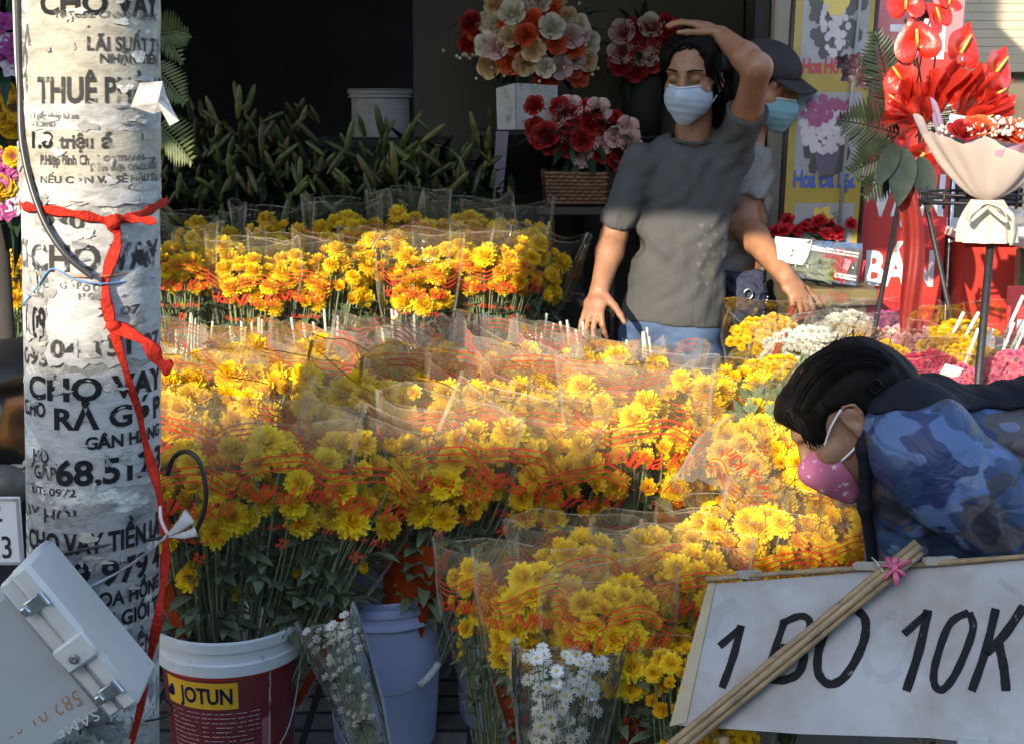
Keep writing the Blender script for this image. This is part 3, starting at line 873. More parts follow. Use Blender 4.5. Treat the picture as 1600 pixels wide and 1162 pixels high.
M_filmc = film('sleeve_film_crumpled', (1, 1, 1), milk=.03, milkc=(.97, .89, .76), rough=.10, bump=.9, bs=22.0, fres=.38, top=(.54, .64, .17))  # pale haze of sunlit sleeve tops put into the milk
M_films = film('sleeve_film_upturned', (1, 1, 1), milk=.14, milkc=(.97, .89, .76), rough=.10, bump=.9, bs=22.0, fres=.45)
M_edge = film('sleeve_edge', (1, 1, 1), milk=.22, milkc=(.92, .88, .78), rough=.15, fres=1.0)
M_ink = ink('red_print', (.62, .05, .02), .80, .30, 40)
M_redfilm = film('red_film', (.85, .20, .07), .50, (.70, .10, .022), .2, .5, 28, .5)

def petal(g, az, el, L, W, r0, z0, curl, m=0, n=3, tipw=.8, el1=None):
    """one petal strip bending upward from the disc"""
    vs = []
    x, z = r0, z0
    e = el
    for i in range(n + 1):
        t = i / n
        w = W * (.45 + .55 * math.sin(math.pi * min(1, t * .75 + .12))) * (tipw if i == n else 1) * .5
        for sgn in (-1, 1):
            cu = W * .18 if i < n else 0
            vs.append(Vector((x * math.cos(az) - sgn * w * math.sin(az), x * math.sin(az) + sgn * w * math.cos(az), z + cu)))
        x += math.cos(e) * L / n; z += math.sin(e) * L / n
        e += curl / n
    g.add(vs, [(2 * i, 2 * i + 1, 2 * i + 3, 2 * i + 2) for i in range(n)], m)

def mum_mesh(name, rings, r, mat_, seed, jit=.12, W=.36, n=3):
    rd = random.Random(seed)
    g = MB()
    for (k, el, L, r0, z0, curl) in rings:
        ph = rd.random() * 6
        for i in range(k):
            petal(g, ph + 2 * math.pi * (i + rd.uniform(-.25, .25)) / k, R(el + rd.uniform(-9, 9)), L * r * rd.uniform(1 - jit, 1 + jit), r * W, r0 * r, z0 * r, R(curl + rd.uniform(-15, 15)), n=n)
    g.lathe([(0, -.30 * r), (.18 * r, -.26 * r), (.30 * r, -.08 * r), (.22 * r, .10 * r), (0, .2 * r)], n=10, m=1)
    return g.mesh(name, [mat_, M_leafg])

RINGS = [(23, -26, .80, .16, -.04, 36), (25, -6, .85, .14, .02, 34), (24, 14, .84, .12, .05, 36), (22, 32, .80, .10, .09, 38), (18, 48, .74, .08, .11, 38), (14, 62, .68, .05, .12, 30), (9, 74, .62, .03, .13, 16), (5, 84, .56, .01, .13, 8)]
MUM = [mum_mesh('chrysanthemum', RINGS, .041, M_yel, k, .16, .25) for k in range(3)]
MUM += [mum_mesh('chrysanthemum_half', [(15, 30, .74, .10, 0, 40), (14, 45, .70, .09, .04, 40), (11, 60, .58, .07, .08, 30), (7, 75, .45, .04, .1, 10)], .036, M_yel, 10 + k, .14, .26) for k in range(2)]
BUD = [mum_mesh('chrysanthemum_bud', [(9, 58, .85, .22, 0, 55), (7, 72, .8, .14, .05, 30)], .016, M_yelb, 20, .1, .5, 2)]
DAISY = [mum_mesh('daisy', [(13, 6, .86, .18, 0, 6), (11, 18, .75, .16, .04, 4)], .020, M_wht, 30 + k, .1, .32, 2) for k in range(2)]
for k, me in enumerate(DAISY):
    g = MB(); g.ball((0, 0, .004), (.0052, .0052, .003), 8)
    # yellow eye joined to the daisy
    b = len(me.vertices)
    import bmesh
    bm = bmesh.new(); bm.from_mesh(me)
    vs = [bm.verts.new(p) for p in g.v]
    for f in g.f:
        if len(set(f)) == len(f):
            try:
                fc = bm.faces.new([vs[i] for i in f]); fc.material_index = 2; fc.smooth = True
            except ValueError: pass
    bm.to_mesh(me); bm.free(); me.materials.append(pbr('daisy_eye', (.55, .42, .06), .7))
WBUD = [mum_mesh('white_small', [(9, 25, .9, .2, 0, 30), (7, 55, .7, .14, .05, 30)], .011, M_wht, 40, .1, .5, 2)]

# ---- sleeves: superelliptic cone with creases; v = 0 at the foot, 1 at the rim
class Sleeve:
    def __init__(s, z0, z1, prof, flat, seed):
        s.z0, s.z1, s.prof, s.flat = z0, z1, prof, flat
        rd = random.Random(seed)
        s.ph = [rd.random() * 6.28 for _ in range(8)]
        s.am = [rd.uniform(.5, 1.2) for _ in range(8)]
    def at(s, phi, v, off=0.0):
        z = s.z0 + (s.z1 - s.z0) * v
        k = np.interp(v, [p[0] for p in s.prof], [p[1] for p in s.prof])
        fl = np.interp(v, [0, .55, .8, 1], [.9, s.flat, s.flat * .85, s.flat * .50])
        c, sn = math.cos(phi), math.sin(phi)
        e = 1.0 - .28 * v
        x = math.copysign(abs(c) ** e, c) * k; y = math.copysign(abs(sn) ** e, sn) * k * fl
        p, a = s.ph, s.am
        w = 1 + (.055 * a[0] * math.sin(3 * phi + p[0] + 2 * v) + .035 * a[1] * math.sin(7 * phi + p[1] - 5 * v) + .022 * a[2] * math.sin(13 * phi + p[2] + 9 * v)) * (.5 + .8 * v)
        w += .03 * a[3] * math.sin(14 * v + 2 * phi + p[3])
        zz = z + (.008 * math.sin(2 * phi + p[4]) + .006 * math.sin(5 * phi + p[5])) * v ** 6 + .022 * v ** 8 * abs(c) ** 5 * (1 if c * a[4] > 0 else .5)
        return Vector(((x) * w, y * w - off if sn < 0 else y * w + off, zz))

def sleeve_mesh(name, sl, red, prnt, nu=44, nv=24, film_=None):
    g = MB()
    g.grid(lambda u, v: sl.at(2 * math.pi * u, v), nu, nv, 0, closed=True)
    for i, f in enumerate(g.f):                # printed red panel low on the sleeve
        j, c = divmod(i, nu)
        v = j / nv; ph = 2 * math.pi * (c + .5) / nu
        if red and .02 < v < red[2] + .03 * math.sin(c * 2.3) and red[0] < math.degrees(ph) < red[1]: g.m[i] = 2
    for ph in (0.0, math.pi):                  # welded side seams and the cut rim
        sg = 1 if ph == 0 else -1
        vs = []
        for j in range(nv):
            p = sl.at(ph, j / (nv - 1)); vs += [p, p + Vector((sg * .007, .002 * math.sin(j), 0))]
        g.add(vs, [(2 * j, 2 * j + 1, 2 * j + 3, 2 * j + 2) for j in range(nv - 1)], 3)
    vs = []
    for i in range(nu + 1):
        p = sl.at(2 * math.pi * i / nu, 1.0); vs += [p, p + Vector((0, 0, .0032))]
    g.add(vs, [(2 * j, 2 * j + 2, 2 * j + 3, 2 * j + 1) for j in range(nu)], 3)
    if prnt:
        for side in (-math.pi / 2, math.pi / 2):
            ww = .118
            def onto(x, v, k=.0012):
                return sl.at(side + x / ww * (1 if side < 0 else 1), v, k)
            H = sl.z1 - sl.z0
            for k in range(3):
                n = 40
                vs = []
                for i in range(n):
                    x = -.135 + .27 * i / (n - 1)
                    v = prnt + .085 + (k * .0125 + .018 * math.sin(x * 42 + .5)) / H
                    vs += [onto(x, v - .0017 / H), onto(x, v + .0017 / H)]
                g.add(vs, [(2 * i, 2 * i + 2, 2 * i + 3, 2 * i + 1) for i in range(n - 1)], 1)
            for (s_, w_, h_, dv, bd, x0) in (('Hoa Nhà Kính', .21, .034, 0, .012, 0), ('Đà Lạt - Lâm Đồng', .15, .013, -.052, 0.0, .01)):
                tv, tf = text_shape(s_, bd, .35, .92)
                g.add([onto(x0 + (p[0] - .5) * w_, prnt + dv / H * 1.0 + (p[1] * h_ + .15 * (p[0] - .5) * h_) / H) for p in tv], tf, 1)
            for k in range(4):                  # small four-petal flower mark
                a = math.pi / 2 * k + .4
                pts = [(.004 * math.cos(a - .7), .004 * math.sin(a - .7)), (.014 * math.cos(a - .35), .014 * math.sin(a - .35)), (.011 * math.cos(a), .011 * math.sin(a)), (.014 * math.cos(a + .35), .014 * math.sin(a + .35)), (.004 * math.cos(a + .7), .004 * math.sin(a + .7))]
                g.poly([onto(.03 + x, prnt - (.082 - y) / H) for x, y in pts], 1)
    return g.mesh(name, [film_ or M_film, M_ink, M_redfilm, M_edge])

def place(rd, n, z0, z1, a, b, dmin, dome=.05):
    """spread n heads over a dome"""
    out = []
    tries = 0
    while len(out) < n and tries < 4000:
        tries += 1
        th, r = rd.random() * 6.283, math.sqrt(rd.random())
        x, y = a * r * math.cos(th), b * r * math.sin(th)
        z = z0 + (z1 - z0) * rd.random() ** 1.0 + dome * (1 - r * r)
        p = Vector((x, y, z))
        if all((p - q).length > dmin * (1 - tries / 8000) for q in out): out.append(p)
    return out

def stems_mesh(name, heads, rd, r=.0024, foot=.018, mat_=None):
    g = MB()
    for p in heads:
        b = Vector((rd.uniform(-foot, foot), rd.uniform(-foot, foot), 0))
        mid = b.lerp(p, .55) + Vector((rd.uniform(-.012, .012), rd.uniform(-.012, .012), 0))
        g.tube(bez([b, mid, p], 4), r, 5, 0, caps=False)
    return g.mesh(name, mat_ or M_stem)

def leaves_mesh(name, rd, n, z0, z1, rmax, L, W, mat_):
    g = MB()
    for _ in range(n):
        z = rd.uniform(z0, z1); th = rd.random() * 6.283; r = rmax * (z / z1) * math.sqrt(rd.random())
        d = Vector((math.cos(th), math.sin(th), rd.uniform(-.1, 1.1)))
        k = rd.uniform(.6, 1.15)
        b = Vector((r * math.cos(th), r * math.sin(th) * .7, z))
        g.leaf(b, d, (0, 0, 1), L * k, W * k, droop=rd.uniform(.1, .5), fold=.3, n=4)
        if rd.random() < .6:                     # side lobes
            for sg in (-1, 1):
                d2 = Vector((math.cos(th + sg * .8), math.sin(th + sg * .8), d.z))
                g.leaf(b + d.normalized() * L * k * .35, d2, (0, 0, 1), L * k * .5, W * k * .6, droop=.3, n=3)
    return g.mesh(name, mat_)

class Variant: pass
def mum_variant(seed, n=30, nlow=11, red=None, prnt=.76, wide=1.0, top=.71, prof=None, zc=.54, fm=None, deep=.045):
    rd = random.Random(seed)
    q = Variant()
    sl = Sleeve(.10, top, prof or [(0, .045 * wide), (.35, .075 * wide), (.62, .118 * wide), (.8, .138 * wide), (1, .142 * wide)], .66, seed)
    q.heads = []
    hp = place(rd, n + 7, zc - deep, zc + .07, .090 * wide, .066 * wide, .041, .045)
    for p in hp:
        d = Vector((p.x * 4.2, p.y * 4.5 - .42, .55 + (p.z - zc) * 3)).normalized()
        q.heads.append((p, d, rd.choice(MUM), rd.uniform(.62, .90)))
    low = []
    for _ in range(nlow):
        th = rd.random() * 6.283; z = rd.uniform(zc - .19, zc - .02); r = .085 * wide * (z / zc)
        p = Vector((r * math.cos(th), r * .7 * math.sin(th), z)); low.append(p)
        q.heads.append((p, Vector((math.cos(th), math.sin(th), .5)).normalized(), rd.choice(BUD * 3 + MUM[3:]), rd.uniform(.65, 1.2)))
    q.sleeve = sleeve_mesh('sleeve', sl, red, prnt, film_=fm)
    q.stems = stems_mesh('stems', hp + low, rd)
    q.leaves = leaves_mesh('leaves', rd, 84, .27, zc - .06, .088 * wide, .066, .028, M_leafg)
    return q

V = [mum_variant(101, red=(200, 252, .50)), mum_variant(102, 23, 10, (215, 300, .50)), mum_variant(103, 20, 9, None), mum_variant(104, 24, 5, (300, 395, .38), .72), mum_variant(105, 21, 8, (60, 175, .5), .78), mum_variant(106, 24, 6, None, .74, 1.08, .70)]
VB = [mum_variant(111, 22, 9, (100, 200, .42), None, 1.0, .66, fm=M_filmb), mum_variant(112, 21, 8, None, None, .95, .66, fm=M_filmb)]
VR = [mum_variant(131, 22, 9, (150, 215, .45), .70, 1.0, .70, fm=M_filmb), mum_variant(132, 21, 10, (20, 120, .5), None, 1.0, .68, fm=M_filmb), mum_variant(133, 23, 8, None, .70, 1.05, .70, fm=M_filmb), mum_variant(134, 20, 10, (290, 380, .5), .70, .95, .72, fm=M_filmb)]
VC = [mum_variant(141, 20, 5, None, .84, 1.0, .69, fm=M_filmc), mum_variant(142, 19, 6, (20, 120, .46), .84, 1.0, .70, fm=M_filmc), mum_variant(143, 20, 4, None, .84, 1.05, .68, fm=M_filmc)]
VF = [mum_variant(161, 42, 9, (10, 170, .44), .76, 1.0, .69, fm=M_filmf, deep=.11), mum_variant(162, 40, 10, (200, 262, .44), .77, .98, .70, fm=M_filmf, deep=.10), mum_variant(163, 44, 8, (275, 345, .42), .76, 1.02, .69, fm=M_filmf, deep=.11)]
VL = mum_variant(151, 26, 4, None, .84, 1.0, .78, fm=M_filmc)
V1 = [mum_variant(121, 22, 6, (190, 262, .5), .72, .95, .74), mum_variant(122, 20, 6, (285, 350, .55), .72, 1.0, .74)]

def bunch(q, base, head, name, label, cat, group, yaw=0.0, zc=.58, kid='flower_head', sleeve_label=None, gs=1.0):
    """stands one bunch with its foot at base and the middle of its heads at head"""
    base, head = Vector(base), Vector(head)
    z = (head - base); s = z.length / zc; z.normalize()
    y = Vector((math.sin(yaw), math.cos(yaw), 0)); y = (y - z * y.dot(z)).normalized(); x = y.cross(z)
    t = thing(name, label, cat, base, group)
    t.rotation_euler = Matrix((x, y, z)).transposed().to_euler()
    t.scale = (s * gs, s * gs, s)
    for nm, me in (('stems', q.stems), ('leaves', q.leaves), ('sleeve', q.sleeve)):
        if me is None: continue
        o = bpy.data.objects.new(nm, me); COL.objects.link(o); o.parent = t
    for (p, d, me, k) in q.heads:
        o = bpy.data.objects.new(kid, me); COL.objects.link(o); o.parent = t
        o.location = p
        o.rotation_mode = 'QUATERNION'
        o.rotation_quaternion = d.to_track_quat('Z', 'Y') @ Quaternion((0, 0, 1), random.random() * 6)
        o.scale = (k, k, k)
    return t

# ================================================================ buckets
def bucket(name, label, c, rt, rb, h, mats, group=None, ribs=True, handle=None, liner=None):
    t = thing(name, label, 'bucket', c, group)
    c = Vector(c)
    g = MB()
    pr = [(0, .002), (rb, .002), (rb + .003, .01), (rt - .012, h * .80)]
    if ribs: pr += [(rt - .010, h * .83), (rt + .001, h * .835), (rt + .001, h * .86), (rt - .006, h * .865), (rt - .004, h * .91), (rt + .002, h * .915), (rt + .003, h * .955), (rt - .002, h * .96)]
    pr += [(rt, h * .97), (rt + .004, h), (rt - .002, h + .002), (rt - .006, h - .004), (rt - .018, h * .8), (rb - .006, .02), (0, .02)]
    g.lathe(pr, c, 48, mats=None)
    o = g.build('body', mats[:1] if len(mats) == 1 else mats, t, auto=35)
    if handle:
        a0, drop_, sag = handle
        A = c + Vector((math.cos(a0) * (rt + .006), math.sin(a0) * (rt + .006), h * .88)); B = c + Vector((-math.cos(a0) * (rt + .006), -math.sin(a0) * (rt + .006), h * .88))
        f = Vector((math.sin(a0), -math.cos(a0), 0))
        if f.y > 0: f = -f
        pts = []
        for i in range(25):
            u = math.pi * i / 24
            pts.append(c + Vector((0, 0, h * .88)) + (A - c - Vector((0, 0, h * .88))) * math.cos(u) + f * (math.sin(u) * (rt + .016)) * (1 if sag > 0 else 1) - Vector((0, 0, drop_ * math.sin(u))))
        g = MB(); g.tube(pts, .0022, 6)
        hw = g.build('handle', M_steel if False else pbr('handle_wire', (.22, .22, .22), .4, .3, metal=.7), t)
        k = handle[2]
        g = MB(); g.tube(pts[k:k + 4], .0085, 10); g.build('grip', pbr('grip_plastic', (.5, .5, .5), .5, .2, 60), hw)
    return t

def bucket_blue(): return pbr('blue_bucket', (.34, .40, .64), .5, .14, 7, .08, 50, col2=(.10, .11, .14), thr=.70, soft=.03, s2=38)
BK2 = P(598, 930, 3.1); BK2.z = 0
bucket('bucket', 'pale blue plastic bucket with a rusty rim spot, white wire handle grip in front', BK2, .150, .116, .382, [bucket_blue(), M_black], 'flower buckets', handle=(R(12), .16, 6))
BK3 = P(792, 930, 3.22); BK3.z = 0
bucket('bucket', 'second pale blue bucket, mostly hidden behind the clear sleeves beside the first', BK3, .142, .112, .352, [bucket_blue()], 'flower buckets')
# paint bucket with a printed label
BK1 = P(358, 985, 2.9); BK1.z = 0
c, rt, rb, h = BK1, .154, .124, .374
t = thing('paint_bucket', 'maroon paint bucket with a white rim band and a yellow name label, full of flowers', 'bucket', c, 'flower buckets')
g = MB()
g.lathe([(0, .002), (rb, .002), (rb + .003, .01), (rt - .008, h * .80)], c, 56, m=0)
g.lathe([(rt - .008, h * .80), (rt + .004, h * .805), (rt + .006, h * .87), (rt - .001, h * .875), (rt + .001, h * .94), (rt + .006, h * .945), (rt + .008, h), (rt + .001, h + .003), (rt - .005, h - .005), (rt - .014, h * .8), (rb - .006, .02), (0, .02)], c, 56, m=1)
def bkpt(th, z, off):
    r = rb + .003 + (rt - .011 - rb) * (z - .01) / (h * .8 - .01) + off
    return c + Vector((math.sin(th) * r, -math.cos(th) * r, z))
def bkpatch(g, t0, t1, z0, z1, m, off): g.grid(lambda u, v: bkpt(t0 + (t1 - t0) * u, z0 + (z1 - z0) * v, off), max(4, int(abs(t1 - t0) * 14)), 3, m)
def bktext(g, s, t0, t1, z, hh, m, off, bold=.02):
    v, f = text_shape(s, bold); g.add([bkpt(t0 + (t1 - t0) * p[0], z + hh * p[1], off) for p in v], f, m)
bkpatch(g, -.92, .30, .224, .284, 2, .0008)
bktext(g, 'JOTUN', -.62, .22, .237, .034, 3, .0016, .03)
g.ball(bkpt(-.78, .254, .0), (.011, .004, .014), 12, 3)
bkpatch(g, -1.4, 1.4, .290, .297, 6, .0006)
rd = random.Random(3)
for col, (a0, a1) in enumerate(((-.85, -.30), (-.26, .62))):
    for k in range(19):
        z = .212 - k * .0105
        if z < .02: break
        x = a0
        while x < a1 - .04:
            w = rd.uniform(.05, .16); e = min(a1, x + w)
            bkpatch(g, x, e, z, z + .0022, 4, .0008); x = e + .018
bkpatch(g, .78, .815, .02, .297, 4, .0008)
bkpatch(g, .66, .78, .0, .19, 7, .0005)
bkpatch(g, .30, .60, .01, .045, 6, .0007); bktext(g, 'SƠN NƯỚC', .34, .56, .02, .012, 4, .0014) if False else None
M_white_pl = pbr('bucket_white', (.62, .63, .64), .45, .08, 10, .1, 60, col2=(.25, .25, .25), thr=.68, soft=.05, s2=30)
g.build('body', [pbr('bucket_maroon', (.16, .022, .028), .42, .2, 9, .08, 60, col2=(.42, .38, .37), thr=.69, soft=.03, s2=16), M_white_pl, pbr('label_yellow', (.72, .40, .02), .5, .08, 20), ink('label_navy', (.012, .012, .05), .97, .36, 60), ink('label_pale', (.55, .42, .42), .8, .45, 80), M_black, pbr('label_red', (.50, .04, .02), .5), pbr('label_pink', (.36, .12, .12), .5)], t, auto=35)
pts = bez([c + Vector((.162, -.02, h * .86)), c + Vector((.135, -.115, .155)), c + Vector((.02, -.172, .055)), c + Vector((-.075, -.163, .035)), c + Vector((-.15, -.09, .09)), c + Vector((-.163, -.01, h * .86))], 8)
g = MB(); g.tube(pts, .0022, 6); hw = g.build('handle', pbr('handle_wire', (.22, .22, .22), .4, .3, metal=.7), t)
g = MB(); g.tube(pts[18:25], .0085, 10); g.build('grip', pbr('grip_plastic', (.5, .5, .5), .5, .2, 60), hw)
# buckets deeper in the display
BK4 = P(985, 900, 3.22); BK4.z = 0
bucket('bucket', 'dark grey bucket behind the front sleeves, holding the sunlit bunch with tall bare stems', BK4, .14, .11, .34, [pbr('bucket_grey', (.10, .10, .11), .5)], 'flower buckets')
BKB = []
for i, px in enumerate((330, 500, 690, 880, 1120)):
    b = P(px, 800, 3.55); b.z = 0; BKB.append(b)

st_ = thing('display_step', 'low wooden step hidden under the middle rows of yellow bunches', 'step', (-.2, 3.6, 0))
g = MB(); g.box((-.15, 3.6, .20), (1.9, .42, .03), bev=.004); g.build('board', pbr('step_wood', (.10, .07, .05), .8, .3, 12), st_, auto=40)
for x in (-1.0, .7):
    g = MB(); g.box((x, 3.6, .092), (.05, .36, .184)); g.build('leg', pbr('step_wood', (.10, .07, .05)), st_, auto=40)
# ================================================================ the yellow bunches
GM = 'yellow chrysanthemum bunches in clear printed sleeves'
def mums(rows, names='chrysanthemum_bunch', cat='flower bunch', group=GM):
    for i, (px, py, Y, base, q, yaw, lab) in enumerate(rows):
        h = P(px, py, Y)
        bunch(q, base, h, names, lab, cat, group, yaw)
def B(c, dx=0, dy=0, z=.06): return Vector((c.x + dx, c.y + dy, z))
mums([
    (302, 765, 2.80, B(BK1, -.03, .0), V[0], .25, 'yellow bunch in the maroon bucket against the pole, orange film below its flowers'),
    (425, 742, 2.84, B(BK1, .0, .02), V[2], -.1, 'upright yellow bunch in the middle of the maroon bucket, long bare stems below'),
    (558, 745, 2.90, B(BK1, .05, .0), V[3], -.2, 'yellow bunch fanning out to the right from the maroon bucket with a red sleeve edge'),
    (688, 732, 2.98, B(BK2, .02, .0), V[1], .15, 'yellow bunch in the blue bucket nearest the maroon bucket, dark red film round its stems'),
    (790, 725, 3.02, B(BK2, .05, .02), V[2], .0, 'yellow bunch in the middle of the blue bucket with loose small buds below'),
    (884, 733, 3.05, B(BK3, .0, .0), V[5], -.25, 'yellow bunch leaning right over the hidden second blue bucket'),
    (1000, 688, 3.08, B(BK4, .0, .0), V1[1], .1, 'sunlit yellow bunch with pale bare stems and an orange strip down its sleeve'),
])
mums([
    (285, 655, 3.10, B(BKB[0], -.12, 0, .22), V[4], .1, 'yellow bunch just right of the pole in the second row, under hazy layered sleeves'),
    (372, 650, 3.12, B(BKB[0], -.03, 0, .22), V[5], -.3, 'second row yellow bunch above the upright bunch of the maroon bucket'),
    (468, 652, 3.13, B(BKB[0], .08, 0, .22), V[0], .3, 'second row yellow bunch above the gap between the maroon bucket bunches'),
    (572, 655, 3.15, B(BKB[1], .0, 0, .22), V[3], .1, 'second row yellow bunch behind the bunch with the red sleeve edge'),
    (662, 648, 3.17, B(BKB[1], .1, 0, .22), V[1], -.2, 'second row yellow bunch above the dark red film of the blue bucket'),
    (752, 650, 3.2, B(BKB[2], .0, 0, .22), V[2], .2, 'second row yellow bunch behind the middle bunch of the blue bucket'),
    (838, 652, 3.2, B(BKB[2], .1, 0, .22), V[4], .0, 'second row yellow bunch behind the one leaning right'),
    (925, 655, 3.2, B(BKB[3], .0, 0, .22), V[0], -.1, 'second row yellow bunch at the edge of the shade, left of the sunlit bare stems'),
    (310, 604, 3.36, B(BKB[0], -.1, .1, .22), VC[1], .2, 'third row bunch beside the pole, flowers faint behind pale sleeves'),
    (412, 598, 3.38, B(BKB[0], .02, .1, .22), VC[2], -.2, 'third row bunch with three wavy red lines across its pale sleeve, near the pole'),
    (512, 594, 3.4, B(BKB[1], -.05, .1, .22), VC[2], .1, 'third row bunch whose sleeve top catches white glints, left of the middle'),
    (610, 592, 3.4, B(BKB[1], .05, .1, .22), VC[0], .0, 'third row bunch at the middle of the sleeve haze'),
    (706, 590, 3.4, B(BKB[2], -.06, .1, .22), VC[0], .3, 'third row bunch under the upright pale stem ends'),
    (800, 592, 3.4, B(BKB[2], .05, .1, .22), VC[1], -.1, 'third row bunch with brightly sunlit sleeve tips below the back row gap'),
    (890, 600, 3.4, B(BKB[3], -.05, .1, .22), VC[1], .2, 'third row bunch below the right hand of the man in the grey shirt'),
    (985, 608, 3.38, B(BKB[3], .08, .1, .22), VC[2], -.2, 'third row sunlit bunch in front of the blue jeans'),
    (1085, 632, 3.30, B(BKB[4], -.1, 0, .22), VB[0], .0, 'sunlit yellow bunch in front of the jeans pocket, dense and without print'),
    (1148, 622, 3.36, B(BKB[4], .0, .05, .22), VB[1], .1, 'sunlit yellow bunch below the navy waist bag'),
    (1102, 700, 3.15, B(BKB[4], -.08, -.15, .22), VB[1], -.3, 'sunlit yellow bunch right of the orange red sleeve strip'),
    (1185, 688, 3.08, B(BKB[4], .08, -.2, .22), V[5], .3, 'sunlit yellow bunch left of the bending woman’s face'),
    (1238, 740, 2.98, B(BKB[4], .18, -.3, .22), VB[0], .2, 'sunlit yellow bunch next to the pink face mask'),
    (1128, 842, 2.78, Vector((.41, 2.95, .05)), VB[1], .0, 'sunlit yellow bunch just above the left end of the price board'),
    (1222, 856, 2.74, Vector((.50, 2.95, .05)), V[3], .1, 'sunlit yellow bunch above the price board, red wavy print on its film'),
    (1316, 848, 2.76, Vector((.62, 2.97, .05)), V[1], -.1, 'sunlit yellow bunch between the price board and the blue jacket'),
])
# bunch lying head down towards the viewer
bunch(VL, P(1262, 560, 3.5), P(1168, 745, 2.98), 'chrysanthemum_bunch', 'sunlit bunch lying forward with its shiny crumpled sleeve hanging open towards the viewer', 'flower bunch', GM, 0)
# front row standing on the pavement
def front(px, py, Y, q, yaw, lab, lean=0.0, dz=.02):
    h = P(px, py, Y); return (px, py, Y, Vector((h.x + lean, Y + .06, dz)), q, yaw, lab)
mums([
    front(838, 945, 2.56, VF[1], .05, 'low front bunch with large red script on its sleeve above the white daisies', .0),
    front(958, 968, 2.50, VF[2], -.05, 'low front bunch with large red script left of the price board', .0),
    front(905, 890, 2.70, VF[0], .1, 'low second row bunch whose flowers show between the two scripted sleeves'),
    front(1015, 888, 2.72, VF[1], -.2, 'low second row bunch with wavy print behind the scripted sleeve'),
    front(1078, 915, 2.64, VF[0], .2, 'low bunch with its flowers reaching behind the left edge of the price board'),
    front(1062, 1052, 2.45, VB[1], .1, 'low bunch with single yellow flowers along the left edge of the price board'),
    front(1140, 1150, 2.42, VB[0], .0, 'low bunch peeping out under the bottom left corner of the price board'),
])
bunch(V[2], P(775, 1060, 2.7) * 1.0 - Vector((0, 0, P(775, 1060, 2.7).z - .02)), P(748, 930, 2.66), 'chrysanthemum_bunch', 'low front bunch with bare dark stems beside the blue bucket', 'flower bunch', GM, .3, gs=.72)
# back row on a bench
bench = thing('display_bench', 'low dark bench under the back row of yellow bunches', 'bench', (-.85, 4.3, 0))
g = MB(); g.box((-.85, 4.35, .36), (1.9, .75, .04), bev=.006); g.build('top', pbr('bench_wood', (.06, .035, .025), .7, .3, 20), bench, auto=40)
for x in (-1.7, -.05):
    for y in (4.05, 4.65):
        g = MB(); g.box((x, y, .17), (.05, .05, .34), bev=.004); g.build('leg', pbr('bench_wood', (.06, .035, .025)), bench, auto=40)
def back(px, py, Y, q, yaw, lab, lean=0.0):
    h = P(px, py, Y); return (px, py, Y, Vector((h.x - lean, Y + .04, h.z - .55)), q, yaw, lab)
mums([
    back(6, 432, 4.1, VB[0], .1, 'back row bunch showing at the left edge behind the pole'),
    back(275, 415, 4.08, VR[2], .1, 'back row bunch just right of the pole, grey green stems below'),
    back(338, 412, 4.14, VB[0], -.2, 'back row bunch second from the pole with paler flowers', .02),
    back(396, 438, 4.05, VR[0], .1, 'back row bunch with an orange red drooping flower and dark red film', .03),
    back(462, 432, 4.10, VR[0], .0, 'back row bunch with small buds scattered below its dense heads', .04),
    back(532, 422, 4.12, VR[1], -.1, 'back row bunch with a red sleeve side, left of the dark gap', .07),
    back(600, 398, 4.2, VB[1], .1, 'back row bunch right of the dark gap with one low flower'),
    back(655, 436, 4.05, VR[3], .2, 'back row bunch standing lower than its neighbours with orange print', .01),
    back(718, 415, 4.15, VR[0], .0, 'back row bunch with scattered tiny buds in the middle right of the row', .03),
    back(782, 418, 4.1, VR[2], -.2, 'back row bunch second from its right end with wavy orange print', .05),
    back(835, 412, 4.12, VR[1], -.3, 'back row bunch at the right end in a folded sleeve with a sharp top corner', .17),
], group='back row of yellow chrysanthemum bunches')
mums([
    back(320, 378, 4.42, VR[1], .0, 'bunch in the rear of the back row close to the pole, brown tinted sleeve'),
    back(430, 372, 4.42, VR[1], .2, 'rear bunch of the back row under the lily buds, left part'),
    back(545, 368, 4.42, VR[0], -.2, 'rear bunch of the back row below the big lily leaves'),
    back(640, 366, 4.42, VR[3], .1, 'rear bunch of the back row with a tall clear sleeve catching blue glints'),
    back(735, 368, 4.42, VR[0], .0, 'rear bunch of the back row below the right lily buds'),
    back(800, 376, 4.42, VR[2], -.1, 'rear bunch of the back row at its right end'),
], group='back row of yellow chrysanthemum bunches')

